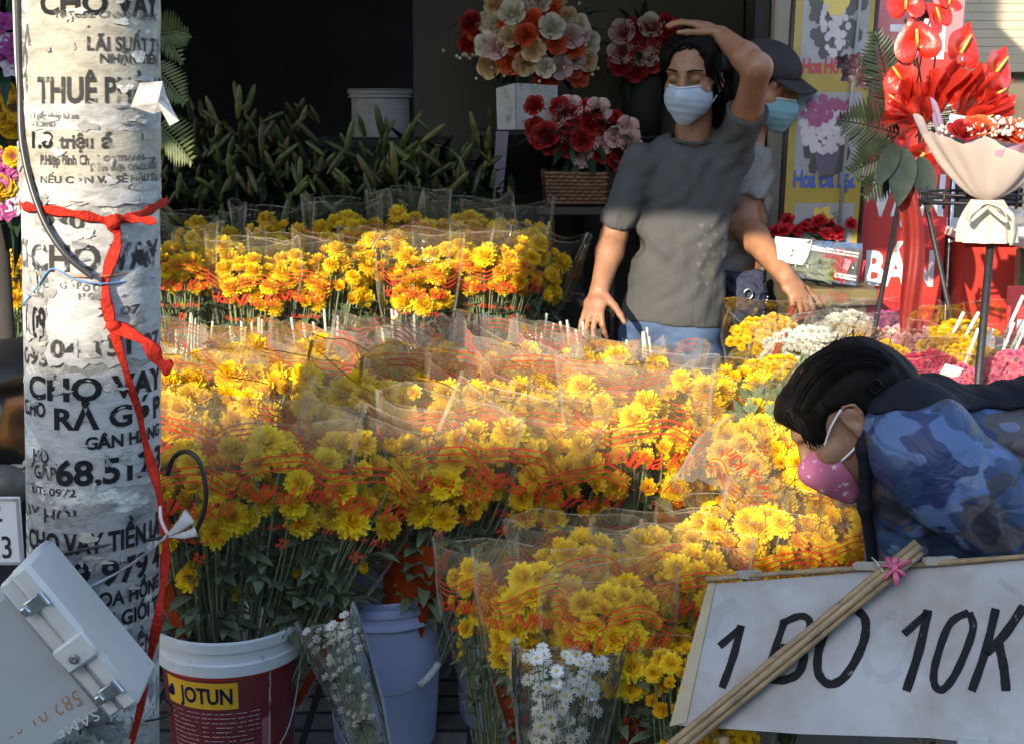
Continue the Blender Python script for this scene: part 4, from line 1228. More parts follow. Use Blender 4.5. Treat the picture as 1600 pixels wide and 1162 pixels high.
# pale stem ends standing out of upturned sleeves
M_cut = pbr('cut_stem', (.62, .60, .46), .5, .15, 60, trans=.2)
rd = random.Random(5)
def stick_variant(seed):
    rd = random.Random(seed)
    sl = Sleeve(0, .26, [(0, .075), (.6, .09), (1, .095)], .6, seed)
    return sleeve_mesh('sleeve', sl, None, .35 if seed % 2 else None, 32, 12, M_films), [(Vector((rd.uniform(-.06, .06), rd.uniform(-.04, .02), 0)), rd.uniform(.27, .35), rd.uniform(-.03, .03)) for _ in range(6)]
SV = [stick_variant(k) for k in (201, 202, 203)]
for i, (px, py, Y, lab) in enumerate([(300, 585, 3.56, 'upturned sleeve with pale stem ends next to the red ribbon'), (395, 582, 3.58, 'upturned sleeve with pale stem ends below the orange drooping flower'), (500, 582, 3.6, 'upturned sleeve with yellow tinted stem ends left of the middle'), (640, 574, 3.6, 'upturned sleeve with tall white stem ends in the middle of the display'), (730, 572, 3.62, 'upturned sleeve with a cluster of white stem ends right of the middle'), (825, 580, 3.62, 'upturned sleeve with bright stem ends near the dark gap'), (905, 585, 3.62, 'upturned sleeve with green stem ends under the man’s fingers'), (1010, 600, 3.58, 'upturned sleeve with glassy stem ends in front of the jeans')]):
    c = P(px, py + 62, Y); me, st = SV[i % 3]
    t = thing('stem_bundle', lab, 'flower bunch', c, 'upturned sleeves with stem ends')
    t.rotation_euler = (random.uniform(-.1, .12), random.uniform(-.15, .15), random.uniform(-.5, .5))
    t.scale = (.8, .8, .8)
    o = bpy.data.objects.new('sleeve', me); COL.objects.link(o); o.parent = t
    for (b, L, le) in st:
        g = MB(); g.tube([b, b + Vector((le, 0, L))], [.0035, .0042], 7)
        o = bpy.data.objects.new('stem', g.mesh('stem', M_cut)); COL.objects.link(o); o.parent = t

# ================================================================ white daisies
def daisy_variant(seed, n, me, a, b, z0, z1, sc, prof, top):
    rd = random.Random(seed)
    q = Variant(); q.heads = []
    hp = place(rd, n, z0, z1, a, b, .02, 0)
    for p in hp:
        w = .55 + .45 * (p.z - z0) / (z1 - z0); p.x *= w; p.y *= w
        q.heads.append((p, Vector((p.x * 4, -.9, .5 + rd.random() * .6)).normalized(), rd.choice(me), sc * rd.uniform(.7, 1.2)))
    q.sleeve = sleeve_mesh('sleeve', Sleeve(.02, top, prof, .5, seed), None, None, 36, 16, film('daisy_film', milk=.05, fres=1.0))
    q.stems = stems_mesh('stems', hp, rd, .0012, .012)
    q.leaves = leaves_mesh('leaves', rd, 70, .06, z1 - .03, .055, .04, .008, M_leaf)
    return q
DV1 = daisy_variant(301, 62, WBUD, .062, .036, .16, .40, 1.0, [(0, .03), (.5, .058), (1, .072)], .40)
DV2 = daisy_variant(302, 84, DAISY, .094, .05, .12, .37, .74, [(0, .04), (.5, .09), (1, .115)], .37)
bunch(DV1, P(604, 1235, 2.62), P(527, 1010, 2.70), 'daisy_bunch', 'slim bunch of tiny white blossoms leaning on the pale blue bucket', 'flower bunch', 'white daisy bunches', .1, .34, 'blossom')
bunch(DV2, P(862, 1290, 2.40), P(880, 1070, 2.42), 'daisy_bunch', 'bunch of white daisies with yellow eyes in front of the scripted sleeves', 'flower bunch', 'white daisy bunches', -.05, .30, 'blossom')
# ================================================================ roses, lilies and baskets in the dim shop
def rose_mat(name, c): return pbr(name, c, .6, .12, 60, trans=.2, rnd=.12)
RC = {'peach': rose_mat('rose_peach', (.72, .50, .27)), 'orange': rose_mat('rose_orange', (.66, .10, .025)), 'pink': rose_mat('rose_pink', (.70, .47, .43)), 'red': rose_mat('rose_red', (.36, .012, .012)), 'cream': rose_mat('rose_cream', (.74, .66, .50))}
def rose_geo(g, m, seed, r=.036):
    rd = random.Random(seed)
    for ring, (k, rad, top, op) in enumerate(((5, 1.0, .42, .55), (5, .82, .56, .32), (4, .60, .64, .14), (3, .38, .66, .02), (2, .18, .64, -.05))):
        ph = rd.random() * 6
        for i in range(k):
            a0 = ph + 2 * math.pi * i / k; wd = 2 * math.pi / k * .78
            def fn(u, v):
                a = a0 + wd * (u - .5) * (1.0 + .2 * v)
                rr = r * rad * (.25 + .75 * math.sin(min(1, v * 1.1) * 1.57)) + r * op * max(0, v - .6) * 1.6
                rr *= 1 + .10 * (1 - abs(u - .5) * 2) * v
                z = r * (-.55 + (top + .55) * v) - r * .22 * (abs(u - .5) * 2) ** 2 * v - r * op * .35 * max(0, v - .7) * 3
                return Vector((rr * math.cos(a), rr * math.sin(a), z))
            g.grid(fn, 6, 6, m)
    g.ball((0, 0, -.35 * r), (.4 * r, .4 * r, .3 * r), 8, m + 1 if False else m)
ROSE = {}
for c in RC:
    ROSE[c] = []
    for k in range(2):
        g = MB(); rose_geo(g, 0, hash(c) % 7 + k if False else len(c) * 3 + k); ROSE[c].append(g.mesh('rose', RC[c]))
def local(me, name, t, loc, d=None, k=1.0, roll=None):
    o = bpy.data.objects.new(name, me); COL.objects.link(o); o.parent = t
    o.location = Vector(loc) - t.location
    if d is not None:
        o.rotation_mode = 'QUATERNION'
        o.rotation_quaternion = Vector(d).to_track_quat('Z', 'Y') @ Quaternion((0, 0, 1), random.random() * 6 if roll is None else roll)
    o.scale = (k, k, k) if not hasattr(k, '__len__') else k
    return o
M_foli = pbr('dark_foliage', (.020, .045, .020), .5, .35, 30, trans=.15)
def foliage(t, c, r, n, L, W, name='foliage', mt=None, zlo=-.3):
    g = MB()
    for _ in range(n):
        d = Vector((random.gauss(0, 1), random.gauss(0, 1), random.gauss(0, .8) + .1)).normalized()
        g.leaf(Vector(c) + Vector((d.x * r[0], d.y * r[1], d.z * r[2])) * random.uniform(.3, .85), d + Vector((0, 0, random.uniform(-.4, .3))), (0, 0, 1), L * random.uniform(.6, 1.2), W * random.uniform(.7, 1.1), droop=random.uniform(0, .5))
    return g.build(name, mt or M_foli, t)
def roses(t, pts, c, sz=.036):
    """pts = (px, py, Y, colour, size factor); heads face outward from c and towards the street"""
    for (px, py, Y, col, k) in pts:
        p = P(px, py, Y); d = (p - Vector(c)).normalized() * .7 + Vector((0, -.75, .25))
        local(random.choice(ROSE[col]), 'rose', t, p, d, k * sz / .036)
Yb = 5.25
t = thing('rose_arrangement', 'round arrangement of peach, orange and pale pink roses on a printed white box', 'flower arrangement', P(820, 130, Yb))
pk = [(775, 5, 'peach'), (800, 20, 'cream'), (845, 5, 'cream'), (865, 15, 'orange'), (888, 25, 'peach'), (885, 45, 'cream'), (815, 15, 'pink'), (762, 35, 'cream'), (770, 40, 'cream'), (833, 32, 'orange'), (793, 38, 'orange'), (822, 55, 'orange'), (797, 57, 'peach'), (760, 70, 'cream'), (775, 73, 'pink'), (808, 72, 'orange'), (833, 78, 'peach'), (870, 68, 'orange'), (862, 42, 'cream'), (908, 50, 'pink'), (893, 57, 'pink'), (920, 65, 'cream'), (898, 75, 'orange'), (796, 98, 'orange'), (820, 100, 'peach'), (764, 104, 'peach'), (852, 106, 'cream'), (876, 105, 'pink'), (898, 90, 'pink'), (918, 95, 'peach'), (893, 108, 'orange'), (905, 118, 'orange'), (853, 125, 'orange'), (840, 98, 'orange'), (735, 35, 'red'), (731, 68, 'red'), (745, 50, 'orange'), (848, 60, 'peach'), (790, 12, 'peach'), (905, 38, 'cream'), (815, -12, 'cream'), (840, -15, 'orange'), (870, -8, 'peach'), (780, -14, 'cream')]
c0 = P(828, 62, Yb + .12)
roses(t, [(x, y, Yb - .10 * max(0, 1 - ((x - 828) / 95) ** 2 - ((y - 55) / 85) ** 2) + random.uniform(-.02, .02), c, random.uniform(.8, 1.1) * .9) for x, y, c in pk], c0, .036)
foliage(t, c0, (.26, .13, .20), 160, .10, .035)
g = MB()
for _ in range(60):
    x, y = random.gauss(828, 55), random.gauss(60, 40); g.ball(P(x, y, Yb - .07), .006, 6)
for k in range(7): g.ball(P(714 + k * 5, 88 + 3 * math.sin(k * 2), Yb), .007, 6)
g.build('filler_blossoms', pbr('filler_pale', (.6, .58, .40), .7), t)
g = MB(); a, b = P(775, 140, 5.2), P(806, 202, 5.2)
g.prism([P(775, 138, 5.22), P(777, 203, 5.22), P(806, 203, 5.18), P(805, 130, 5.18)], (0, .2, 0)); g.prism([P(806, 130, 5.18), P(807, 203, 5.18), P(872, 200, 5.22), P(871, 134, 5.22)], (0, .2, 0))
g.build('box', pbr('box_printed', (.52, .50, .47), .6, .1, 10, col2=(.32, .24, .24), thr=.60, s2=22), t, False)
# what carries it
sh = thing('shelf', 'dim dark shelf unit behind the lilies carrying the rose arrangement', 'shelf', (.0, 5.3, 0))
g = MB(); zb = P(820, 203, 5.2).z - .012
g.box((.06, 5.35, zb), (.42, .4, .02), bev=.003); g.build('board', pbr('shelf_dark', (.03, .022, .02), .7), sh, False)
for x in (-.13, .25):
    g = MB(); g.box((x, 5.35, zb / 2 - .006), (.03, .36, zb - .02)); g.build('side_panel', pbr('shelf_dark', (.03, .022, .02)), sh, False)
g = MB(); g.prism([P(775, 206, 5.12), P(770, 300, 5.12), P(783, 330, 5.12), P(795, 206, 5.12)], (0, .004, 0)); tag(g.build('paper_bag', pbr('bag_lilac', (.30, .25, .30), .7), None, False), 'narrow dim lilac paper strip hanging below the printed white box', 'paper')

Yw = 5.0
t = thing('rose_basket', 'brown wicker basket of red and pale pink roses beside the grey shirt', 'flower basket', P(900, 320, Yw))
pk = [(835, 165, 'red'), (836, 200, 'red'), (855, 210, 'red'), (875, 167, 'red'), (890, 168, 'pink'), (868, 184, 'pink'), (894, 182, 'red'), (935, 172, 'pink'), (960, 188, 'red'), (931, 204, 'pink'), (925, 192, 'red'), (960, 215, 'pink'), (943, 222, 'pink'), (980, 202, 'pink'), (892, 208, 'pink'), (889, 228, 'red'), (910, 218, 'red'), (911, 244, 'pink'), (940, 240, 'red'), (970, 235, 'red'), (985, 222, 'pink'), (915, 170, 'red'), (950, 200, 'red'), (878, 196, 'red'), (860, 226, 'red'), (975, 248, 'pink'), (845, 214, 'red'), (965, 248, 'red')]
c0 = P(912, 215, Yw + .1)
roses(t, [(x, y, Yw - .08 + random.uniform(-.02, .03), c, random.uniform(.85, 1.1) * .9) for x, y, c in pk], c0, .034)
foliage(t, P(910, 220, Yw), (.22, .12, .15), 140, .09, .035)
g = MB(); bl, br_ = P(855, 320, Yw - .1), P(945, 320, Yw - .1); tl, tr = P(850, 268, Yw - .1), P(948, 270, Yw - .1)
nr, nc = 9, 30
for j in range(nr):
    f = (j + .5) / nr
    L0, R0 = bl.lerp(tl, f), br_.lerp(tr, f)
    ring = []
    for (A, Bp) in ((L0, R0), (R0, R0 + Vector((0, .2, 0))), (R0 + Vector((0, .2, 0)), L0 + Vector((0, .2, 0))), (L0 + Vector((0, .2, 0)), L0)):
        nvec = (Bp - A).normalized().cross(Vector((0, 0, 1)))
        for i in range(nc):
            q_ = A.lerp(Bp, i / nc); ring.append(q_ + nvec * .004 * (1 if (i // 2 + j) % 2 else -1))
    g.tube(ring + [ring[0]], .0072, 6, caps=False)
g.box((bl + br_) / 2 + Vector((0, .1, .004)), ((br_ - bl).length, .2, .008))
g.build('wicker_basket', pbr('wicker', (.20, .105, .05), .7, .35, 50, .2, 200), t)
st = thing('stool', 'dark square stool under the wicker rose basket', 'stool', P(898, 330, Yw + .02))
z0 = P(898, 321, Yw - .1).z - .004
xs = P(898, 321, Yw).x
g = MB(); g.box((xs, Yw, z0 - .015), (.28, .30, .03), bev=.006); g.build('top', pbr('stool_dark', (.05, .035, .03), .6), st, auto=40)
for a in (-1, 1):
    for b in (-1, 1):
        g = MB(); g.tube([(xs + a * .12, Yw + b * .13, z0 - .03), (xs + a * .14, Yw + b * .15, 0)], .014, 8); g.build('leg', pbr('stool_dark', (.05, .035, .03)), st)
t = thing('rose_bouquet', 'dim cluster of dark red and white roses against the wall behind the man’s head', 'flower arrangement', P(1010, 100, 5.4))
pk = [(972, 50, 'pink'), (988, 48, 'red'), (1000, 58, 'red'), (1017, 40, 'cream'), (1022, 48, 'red'), (1042, 42, 'red'), (1012, 65, 'pink'), (970, 80, 'pink'), (995, 84, 'cream'), (1012, 84, 'cream'), (970, 98, 'red'), (993, 108, 'red'), (1015, 95, 'red'), (985, 68, 'red'), (1035, 60, 'red')]
roses(t, [(x, y, 5.38, c, .95) for x, y, c in pk], P(1005, 78, 5.55), .038)
foliage(t, P(1005, 85, 5.45), (.15, .08, .15), 70, .09, .03)
g = MB(); g.lathe([(0, -.22), (.07, -.22), (.085, 0), (.08, 0)], P(1005, 120, 5.48), 20); g.build('pot', M_dark, t)
sh2 = thing('flower_stand', 'dark stand behind the man carrying the dim red and white roses', 'stand', (P(1005, 120, 5.48).x, 5.48, 0))
zz = P(1005, 120, 5.48).z - .222
g = MB(); g.tube([(P(1005, 120, 5.48).x, 5.48, 0), (P(1005, 120, 5.48).x, 5.48, zz)], .02, 10); g.lathe([(0, zz - .01), (.1, zz - .01), (.1, zz), (0, zz)], (P(1005, 120, 5.48).x, 5.48, 0), 20); g.lathe([(.15, 0), (.15, .02), (0, .03)], (P(1005, 120, 5.48).x, 5.48, 0), 20)
g.build('post', M_dark, sh2)
# white pail on a crate
pc = P(595, 200, 5.3)
cr = thing('crate', 'dark stacked crate behind the lilies under the pale pail', 'crate', (pc.x, 5.3, 0))
zt = P(595, 215, 5.3).z
g = MB(); g.box((pc.x, 5.3, zt / 2), (.5, .4, zt - .004), bev=.01); 
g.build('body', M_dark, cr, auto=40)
bucket('pail', 'pale lidded pail with lines of grey print in the dark behind the lily buds', (pc.x, 5.3, zt), .118, .105, .175, [pbr('pail_pale', (.34, .30, .28), .6, .12, 8, col2=(.14, .12, .12), thr=.63, s2=20, stretch=(1, 1, 5))])

# lilies
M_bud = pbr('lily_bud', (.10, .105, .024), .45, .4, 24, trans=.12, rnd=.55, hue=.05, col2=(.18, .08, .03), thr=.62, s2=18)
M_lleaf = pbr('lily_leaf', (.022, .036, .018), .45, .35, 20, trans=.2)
LB = []
for k in range(3):
    g = MB(); Lb_ = .085 + .012 * k
    g.lathe([(.001, 0), (.005, .006), (.0085 + .001 * k, Lb_ * .35), (.0102, Lb_ * .6), (.0078, Lb_ * .85), (.0025, Lb_)], n=9)
    LB.append(g.mesh('bud', [M_bud]))
LL = []
for k in range(3):
    g = MB(); rd = random.Random(60 + k)
    for _ in range(120):
        th = rd.random() * 6.28; z = rd.uniform(-.50, .06)
        d = Vector((math.cos(th), math.sin(th) * .8, rd.uniform(.2, 1.3)))
        g.leaf((rd.uniform(-.10, .10), rd.uniform(-.06, .06), z), d, (0, 0, 1), rd.uniform(.09, .16), rd.uniform(.020, .046), droop=rd.uniform(.1, .6), n=5)
    for _ in range(8):
        x, y = rd.uniform(-.09, .09), rd.uniform(-.05, .05); g.tube([(x * .4, y * .4, -.60), (x, y, .02)], .004, 5)
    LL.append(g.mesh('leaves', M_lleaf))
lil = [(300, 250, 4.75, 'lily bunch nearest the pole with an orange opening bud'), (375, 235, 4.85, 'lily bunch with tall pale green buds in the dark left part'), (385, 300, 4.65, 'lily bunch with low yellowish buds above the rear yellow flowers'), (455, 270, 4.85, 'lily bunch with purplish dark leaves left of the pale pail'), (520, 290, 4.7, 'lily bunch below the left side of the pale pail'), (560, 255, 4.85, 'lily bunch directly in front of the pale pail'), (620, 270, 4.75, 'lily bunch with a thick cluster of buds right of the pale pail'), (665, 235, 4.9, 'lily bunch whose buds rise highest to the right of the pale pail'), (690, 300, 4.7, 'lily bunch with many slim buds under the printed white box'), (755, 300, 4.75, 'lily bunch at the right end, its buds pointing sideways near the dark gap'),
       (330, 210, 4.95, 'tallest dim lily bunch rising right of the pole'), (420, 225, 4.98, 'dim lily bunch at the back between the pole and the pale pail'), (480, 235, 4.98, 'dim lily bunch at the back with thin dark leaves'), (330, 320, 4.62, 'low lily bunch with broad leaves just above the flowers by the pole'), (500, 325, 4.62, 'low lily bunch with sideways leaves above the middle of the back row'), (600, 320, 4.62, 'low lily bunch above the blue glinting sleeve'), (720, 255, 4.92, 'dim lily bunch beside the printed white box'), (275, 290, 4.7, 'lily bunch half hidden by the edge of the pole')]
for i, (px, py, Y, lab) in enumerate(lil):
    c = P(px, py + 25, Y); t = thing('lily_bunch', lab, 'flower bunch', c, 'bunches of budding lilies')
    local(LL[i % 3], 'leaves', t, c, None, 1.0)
    for _ in range(20):
        d = Vector((random.gauss(0, .55), random.gauss(-.15, .4), random.uniform(.35, 1.2)))
        p = c + Vector((random.uniform(-.12, .12), random.uniform(-.09, .03), random.uniform(-.10, .16)))
        local(random.choice(LB), 'bud', t, p, d, random.uniform(.65, 1.25))
tub = thing('lily_trough', 'dark trough and boards under the lily bunches', 'trough', (-.6, 4.85, 0))
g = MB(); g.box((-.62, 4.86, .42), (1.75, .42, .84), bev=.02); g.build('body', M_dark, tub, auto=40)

# ================================================================ left edge: orchids and small yellow flowers
t = thing('orchid_stand', 'tall arrangement of yellow and purple flowers at the left edge behind the pole', 'flower arrangement', P(5, 200, 3.6))
YP = mum_mesh('yellow_flower', RINGS[:4], .030, petal_mat('petals_yp', (.30, .01, .06), (.80, .50, .02), .026), 77, .1, .4)
OR = []
for k, cc in enumerate(((.34, .03, .20), (.62, .50, .56))):
    g = MB()
    for a in range(5): g.leaf((0, 0, 0), (math.cos(a * 1.2566 + .3), math.sin(a * 1.2566 + .3), .15), (0, 0, 1), .034, .032, droop=.2)
    g.ball((0, 0, .005), (.006, .008, .006), 8); OR.append(g.mesh('orchid', pbr('orchid_%d' % k, cc, .5, .25, 60, trans=.3)))
for (px, py, k) in [(8, 145, 0), (18, 195, 0), (2, 185, 0), (22, 245, 0), (8, 292, 0), (28, 280, 0), (-12, 240, 0), (-15, 160, 0), (-10, 300, 0), (2, 172, 0), (26, 170, 0)]:
    local(YP, 'yellow_flower', t, P(px, py, 3.5 + random.uniform(-.03, .03)), (0.1, -1, .3), random.uniform(.9, 1.25))
for (px, py, k) in [(10, 65, 1), (4, 35, 0), (22, 75, 0), (4, 265, 0), (10, 272, 0), (20, 300, 1), (4, 318, 1), (26, 318, 1), (18, 318, 0), (2, 250, 0), (18, 105, 1), (-10, 330, 0), (30, 262, 0), (14, 328, 0), (-8, 90, 0)]:
    local(OR[k], 'orchid', t, P(px, py, 3.48), (random.uniform(-.3, .3), -1, .2), random.uniform(.8, 1.3))
foliage(t, P(0, 180, 3.62), (.20, .08, .42), 160, .16, .03)
g = MB(); g.tube([P(0, 350, 3.62), Vector((P(0, 350, 3.62).x, 3.62, 0))], .02, 8); g.build('post', M_dark, t)
def frond(g, a, b, n, L, W, sag=.04, m=0):
    a, b = Vector(a), Vector(b); ax = (b - a).normalized(); sd = ax.cross(Vector((0, 1, 0))).normalized()
    pts = [a.lerp(b, i / 10) - Vector((0, 0, sag * (i / 10) ** 2)) for i in range(11)]
    g.tube(pts, .0022, 5, m)
    for i in range(n):
        f = .15 + .85 * i / n; p = a.lerp(b, f) - Vector((0, 0, sag * f * f))
        for sg in (-1, 1):
            k = math.sin(min(1, f * 1.1) * 2.6 + .35)
            g.leaf(p, sd * sg + ax * .75 + Vector((0, random.uniform(-.25, .1), 0)), (0, -1, .2), L * max(.3, k), W, m, droop=.1, fold=.2, n=3)
g = MB(); frond(g, P(232, 60, 3.6), P(296, 28, 3.5), 12, .06, .007); frond(g, P(230, 95, 3.6), P(290, 150, 3.5), 14, .06, .007, .02); frond(g, P(235, 30, 3.6), P(285, 75, 3.55), 12, .05, .007)
frond(g, P(240, 190, 3.6), P(300, 230, 3.5), 12, .07, .008)
pf = g.build('palm_fronds', pbr('frond_olive', (.09, .12, .03), .5, .3, 30, trans=.2)); tag(pf, 'dim yellowish palm fronds reaching out right of the pole top', 'palm leaves')

# ================================================================ poster board, banner
def quad_pt(q, u, v): return (q[0].lerp(q[1], u)).lerp(q[3].lerp(q[2], u), v)      # q: top left, top right, bottom right, bottom left
Yp = 4.35
Q = [P(1246, -40, Yp), P(1372, -40, Yp - .02), P(1338, 385, Yp - .12), P(1222, 385, Yp - .10)]
bd = thing('poster_board', 'leaning yellow framed poster board with flower pictures and Vietnamese captions', 'poster board', (Q[3].x, Yp, 0))
nrm = (Q[1] - Q[0]).cross(Q[3] - Q[0]).normalized()
if nrm.y > 0: nrm = -nrm
def qp(u, v, o=0): return quad_pt(Q, u, v) + nrm * o
def qrect(g, u0, v0, u1, v1, m, o): g.poly([qp(u0, v0, o), qp(u1, v0, o), qp(u1, v1, o), qp(u0, v1, o)], m)
g = MB()
g.prism([qp(0, 0, 0), qp(1, 0, 0), qp(1, 1, 0), qp(0, 1, 0)], -nrm * .012, 0)
qrect(g, .10, .0, .93, .325, 1, .001); qrect(g, .10, .43, .93, .735, 1, .001); qrect(g, .14, .84, .93, 1, 1, .001)
def vrange(py): return (py + 40) / 425.0
def btext(s, l, r, py, h, m, bold=.03):
    v, f = text_shape(s, bold, 0, .9)
    g.add([qp(l + (r - l) * p[0], vrange(py) + (.5 - p[1]) * h / 425, .002) for p in v], f, m)
btext('Hoa Hồ Điệp', .13, .93, 102, 22, 2); btext('Hoa Đà Lạt', .10, .92, 279, 26, 3)
rd = random.Random(8)
def dots(n, cu, cv, su, sv, m, o, lo=.008, hi=.02, shape='g'):
    for _ in range(n):
        a, r_ = rd.random() * 6.28, math.sqrt(rd.random())
        u, v = cu + su * r_ * math.cos(a), cv + sv * r_ * math.sin(a); k = rd.uniform(lo, hi)
        if not (.11 < u < .92): continue
        g.poly([qp(u + k * 1.4 * math.cos(b * 1.05 + a), v + k * .42 * math.sin(b * 1.05 + a) * 1.3, o + rd.random() * .0008) for b in range(6)], m)
dots(90, .52, .13, .34, .17, 4, .0018, .03, .06); dots(50, .5, .18, .18, .12, 5, .003, .02, .04); dots(20, .5, .10, .13, .04, 6, .004, .03, .05); dots(25, .52, .06, .12, .05, 6, .004, .02, .04)
dots(60, .5, .66, .25, .07, 4, .0018, .03, .06); dots(150, .5, .56, .36, .09, 5, .003, .02, .035); dots(60, .5, .50, .34, .05, 7, .004, .02, .035)
g.poly([qp(.34, .62, .003), qp(.70, .62, .003), qp(.64, .735, .003), qp(.42, .735, .003)], 8)
for k in range(22):
    a = rd.uniform(0, 6.28); L_ = rd.uniform(.12, .3)
    g.poly([qp(.5, .93, .002), qp(.5 + L_ * math.cos(a) + .02, .93 + .3 * L_ * math.sin(a), .002), qp(.5 + L_ * math.cos(a) - .02, .935 + .3 * L_ * math.sin(a), .002)], 4)
dots(30, .52, .90, .15, .035, 6, .003, .02, .04)
PB = lambda n, c: pbr(n, c, .35, .12, 20)
g.build('panel', [PB('poster_yellow', (.36, .27, .04)), PB('poster_picture', (.30, .31, .32)), PB('caption_red', (.45, .02, .05)), PB('caption_blue', (.03, .10, .45)), PB('print_dark', (.05, .055, .05)), PB('print_pale', (.52, .47, .50)), PB('print_gold', (.65, .50, .10)), PB('print_purple', (.28, .06, .16)), PB('print_pot', (.10, .09, .13))], bd, False)
g = MB()
for (a, b) in ((qp(-.025, -.02, -.004), qp(-.045, 1.02, -.004)), (qp(1.02, -.02, -.004), qp(1.03, 1.02, -.004))): g.tube([a, b], .008, 8)
g.tube([qp(-.03, 1.02, -.006), Vector((Q[3].x, Yp + .2, 0))], .008, 8); g.tube([qp(1.03, 1.02, -.006), Vector((Q[2].x, Yp + .2, 0))], .008, 8)
g.build('frame', pbr('frame_brown', (.05, .035, .03), .5), bd)
g = MB(); g.tube([qp(.80, -.02, .02), qp(.72, 1.0, .02)], .005, 8); g.build('pole', pbr('pole_grey', (.3, .3, .28), .4), bd)

Yr = 4.55
Q = [P(1366, -60, Yr), P(1512, -60, Yr), P(1462, 560, Yr - .25), P(1322, 560, Yr - .25)]
bn = thing('banner', 'tall red banner with large white letters behind the red flower stand', 'banner', (Q[3].x, Yr, 0))
nrm = (Q[1] - Q[0]).cross(Q[3] - Q[0]).normalized()
if nrm.y > 0: nrm = -nrm
g = MB(); g.prism([qp(0, 0), qp(1, 0), qp(1, 1), qp(0, 1)], -nrm * .004, 0)
qrect(g, 0.0, 0.0, 1.0, .23, 1, .0012)
def ntext(s, l, r, py, h, m):
    tv, tf = text_shape(s, .035, 0, 1.0)
    g.add([qp(l + (r - l) * p[0], (py + 60) / 620 + (.5 - p[1]) * h / 620, .0026) for p in tv], tf, m)
ntext('TÀI', .22, .82, 66, 50, 2); ntext('VẠN', .12, .95, 306, 60, 2); ntext('BÁN', .14, .9, 420, 52, 2)
g.build('sheet', [pbr('banner_red', (.60, .022, .012), .45, .06, 4), pbr('banner_pink', (.62, .16, .17), .45, .1, 6), pbr('banner_white', (.75, .74, .72), .5)], bn, False)
g = MB()
for u in (.02, .98): g.tube([qp(u, -.01, -.012), Vector((qp(u, 1).x, Yr - .35, 0))], .008, 8)
g.tube([qp(0, 0, -.012), qp(1, 0, -.012)], .008, 8)
g.build('frame', M_steel, bn)

# ================================================================ red anthurium stand
Ya = 3.75
M_anth = pbr('anthurium_red', (.58, .028, .016), .34, .12, 40, .25, 60, trans=.2, coat=.15)
M_spx = pbr('spadix', (.50, .42, .08), .5)
def anth(seed):
    g = MB()
    def fn(u, v):
        a = 2 * math.pi * u - math.pi / 2
        # heart outline, point at +y
        tt = 2 * math.pi * u
        x = 16 * math.sin(tt) ** 3 / 17; y = -(13 * math.cos(tt) - 5 * math.cos(2 * tt) - 2 * math.cos(3 * tt) - math.cos(4 * tt)) / 17
        r = v
        return Vector((x * r * .052, y * r * .062 + .012, .012 * math.sin(r * 2.6) + .006 * r * math.sin(3 * tt + seed) + .012 * r * r * abs(x)))
    g.grid(fn, 28, 7, 0, closed=True)
    me = g.mesh('spathe', M_anth)
    g = MB(); g.tube([(0, -.006, .01), (0, .014, .019), (0, .034, .028)], [.0042, .004, .0022], 8); return me, g.mesh('spadix', M_spx)
AN = [anth(0), anth(2), anth(4)]
c0 = P(1460, 170, Ya + .08)
t = thing('anthurium_stand', 'red anthurium stand with dark palm fronds and a red net on a tripod', 'flower stand', P(1440, 300, Ya))
for (px, py, dx, dz, k, rl) in [(1414, 14, -.1, .3, .78, .0), (1432, 72, -.1, -.1, .95, .2), (1464, 34, .5, .4, .7, .6), (1497, 82, .5, .2, .95, -.5), (1552, 112, .7, .2, .9, -.7), (1540, 155, .3, .0, 1.0, -1.0), (1528, 185, .2, -.5, .75, -.9), (1408, 122, -.5, -.1, .75, .6), (1440, 238, .0, -.8, .8, 2.6), (1480, 8, .4, .5, .55, -.3), (1562, 168, .8, -.2, .7, -1.2), (1405, 160, -.6, .0, .6, .9)]:
    p = P(px, py, Ya - .06 + random.uniform(-.03, .03)); d = Vector((dx, -1.0, dz + .1)).normalized()
    up = Vector((math.sin(rl) * -1, 0, math.cos(rl))); up = (up - d * up.dot(d)).normalized(); sx = up.cross(d)
    i = random.randrange(3)
    sp = local(AN[i][0], 'spathe', t, p, None, k * 1.28)
    sp.rotation_mode = 'QUATERNION'; sp.rotation_quaternion = Matrix((sx, up, d)).transposed().to_quaternion()
    o = bpy.data.objects.new('spadix', AN[i][1]); COL.objects.link(o); o.parent = sp
g = MB()
for (px, py) in [(1414, 30), (1432, 90), (1464, 50), (1497, 100), (1552, 128), (1540, 170), (1440, 250)]:
    g.tube(bez([P(px, py, Ya - .02), P((px + 1450) / 2, (py + 230) / 2 - 10, Ya + .03), P(1436, 260, Ya + .05)], 5), .003, 5)
g.build('stems', M_stem, t)
g = MB()      # crumpled red net fans
for (px, py, r_, a0, a1) in [(1452, 175, .13, -.9, 1.0), (1488, 188, .14, -1.2, .3), (1425, 172, .09, 0.1, 1.9), (1505, 180, .11, -1.7, -.4), (1470, 160, .10, -1.0, .9), (1440, 190, .08, -2.2, 2.2)]:
    pv = P(px, py + 10, Ya - .03 - random.random() * .05)
    p1, p2, p3 = (random.random() * 6 for _ in range(3))
    g.grid(lambda u, v: pv + Vector((-math.sin(a0 + (a1 - a0) * u + .12 * math.sin(v * 6 + p1)) * r_ * v, -.06 * v + (.022 * math.sin(u * 23 + p1 + 2 * v) + .014 * math.sin(u * 41 + p2 - 3 * v)) * v ** .6 - .015 * math.sin(u * 7 + p3), math.cos(a0 + (a1 - a0) * u) * r_ * v * (1 + .16 * math.sin(u * 9 + p2) + .07 * math.sin(u * 27 + p3)))), 90, 10)
g.build('net', film('red_net', (1, .35, .28), .72, (.66, .04, .02), .3, .6, 60, .3), t)
g = MB()
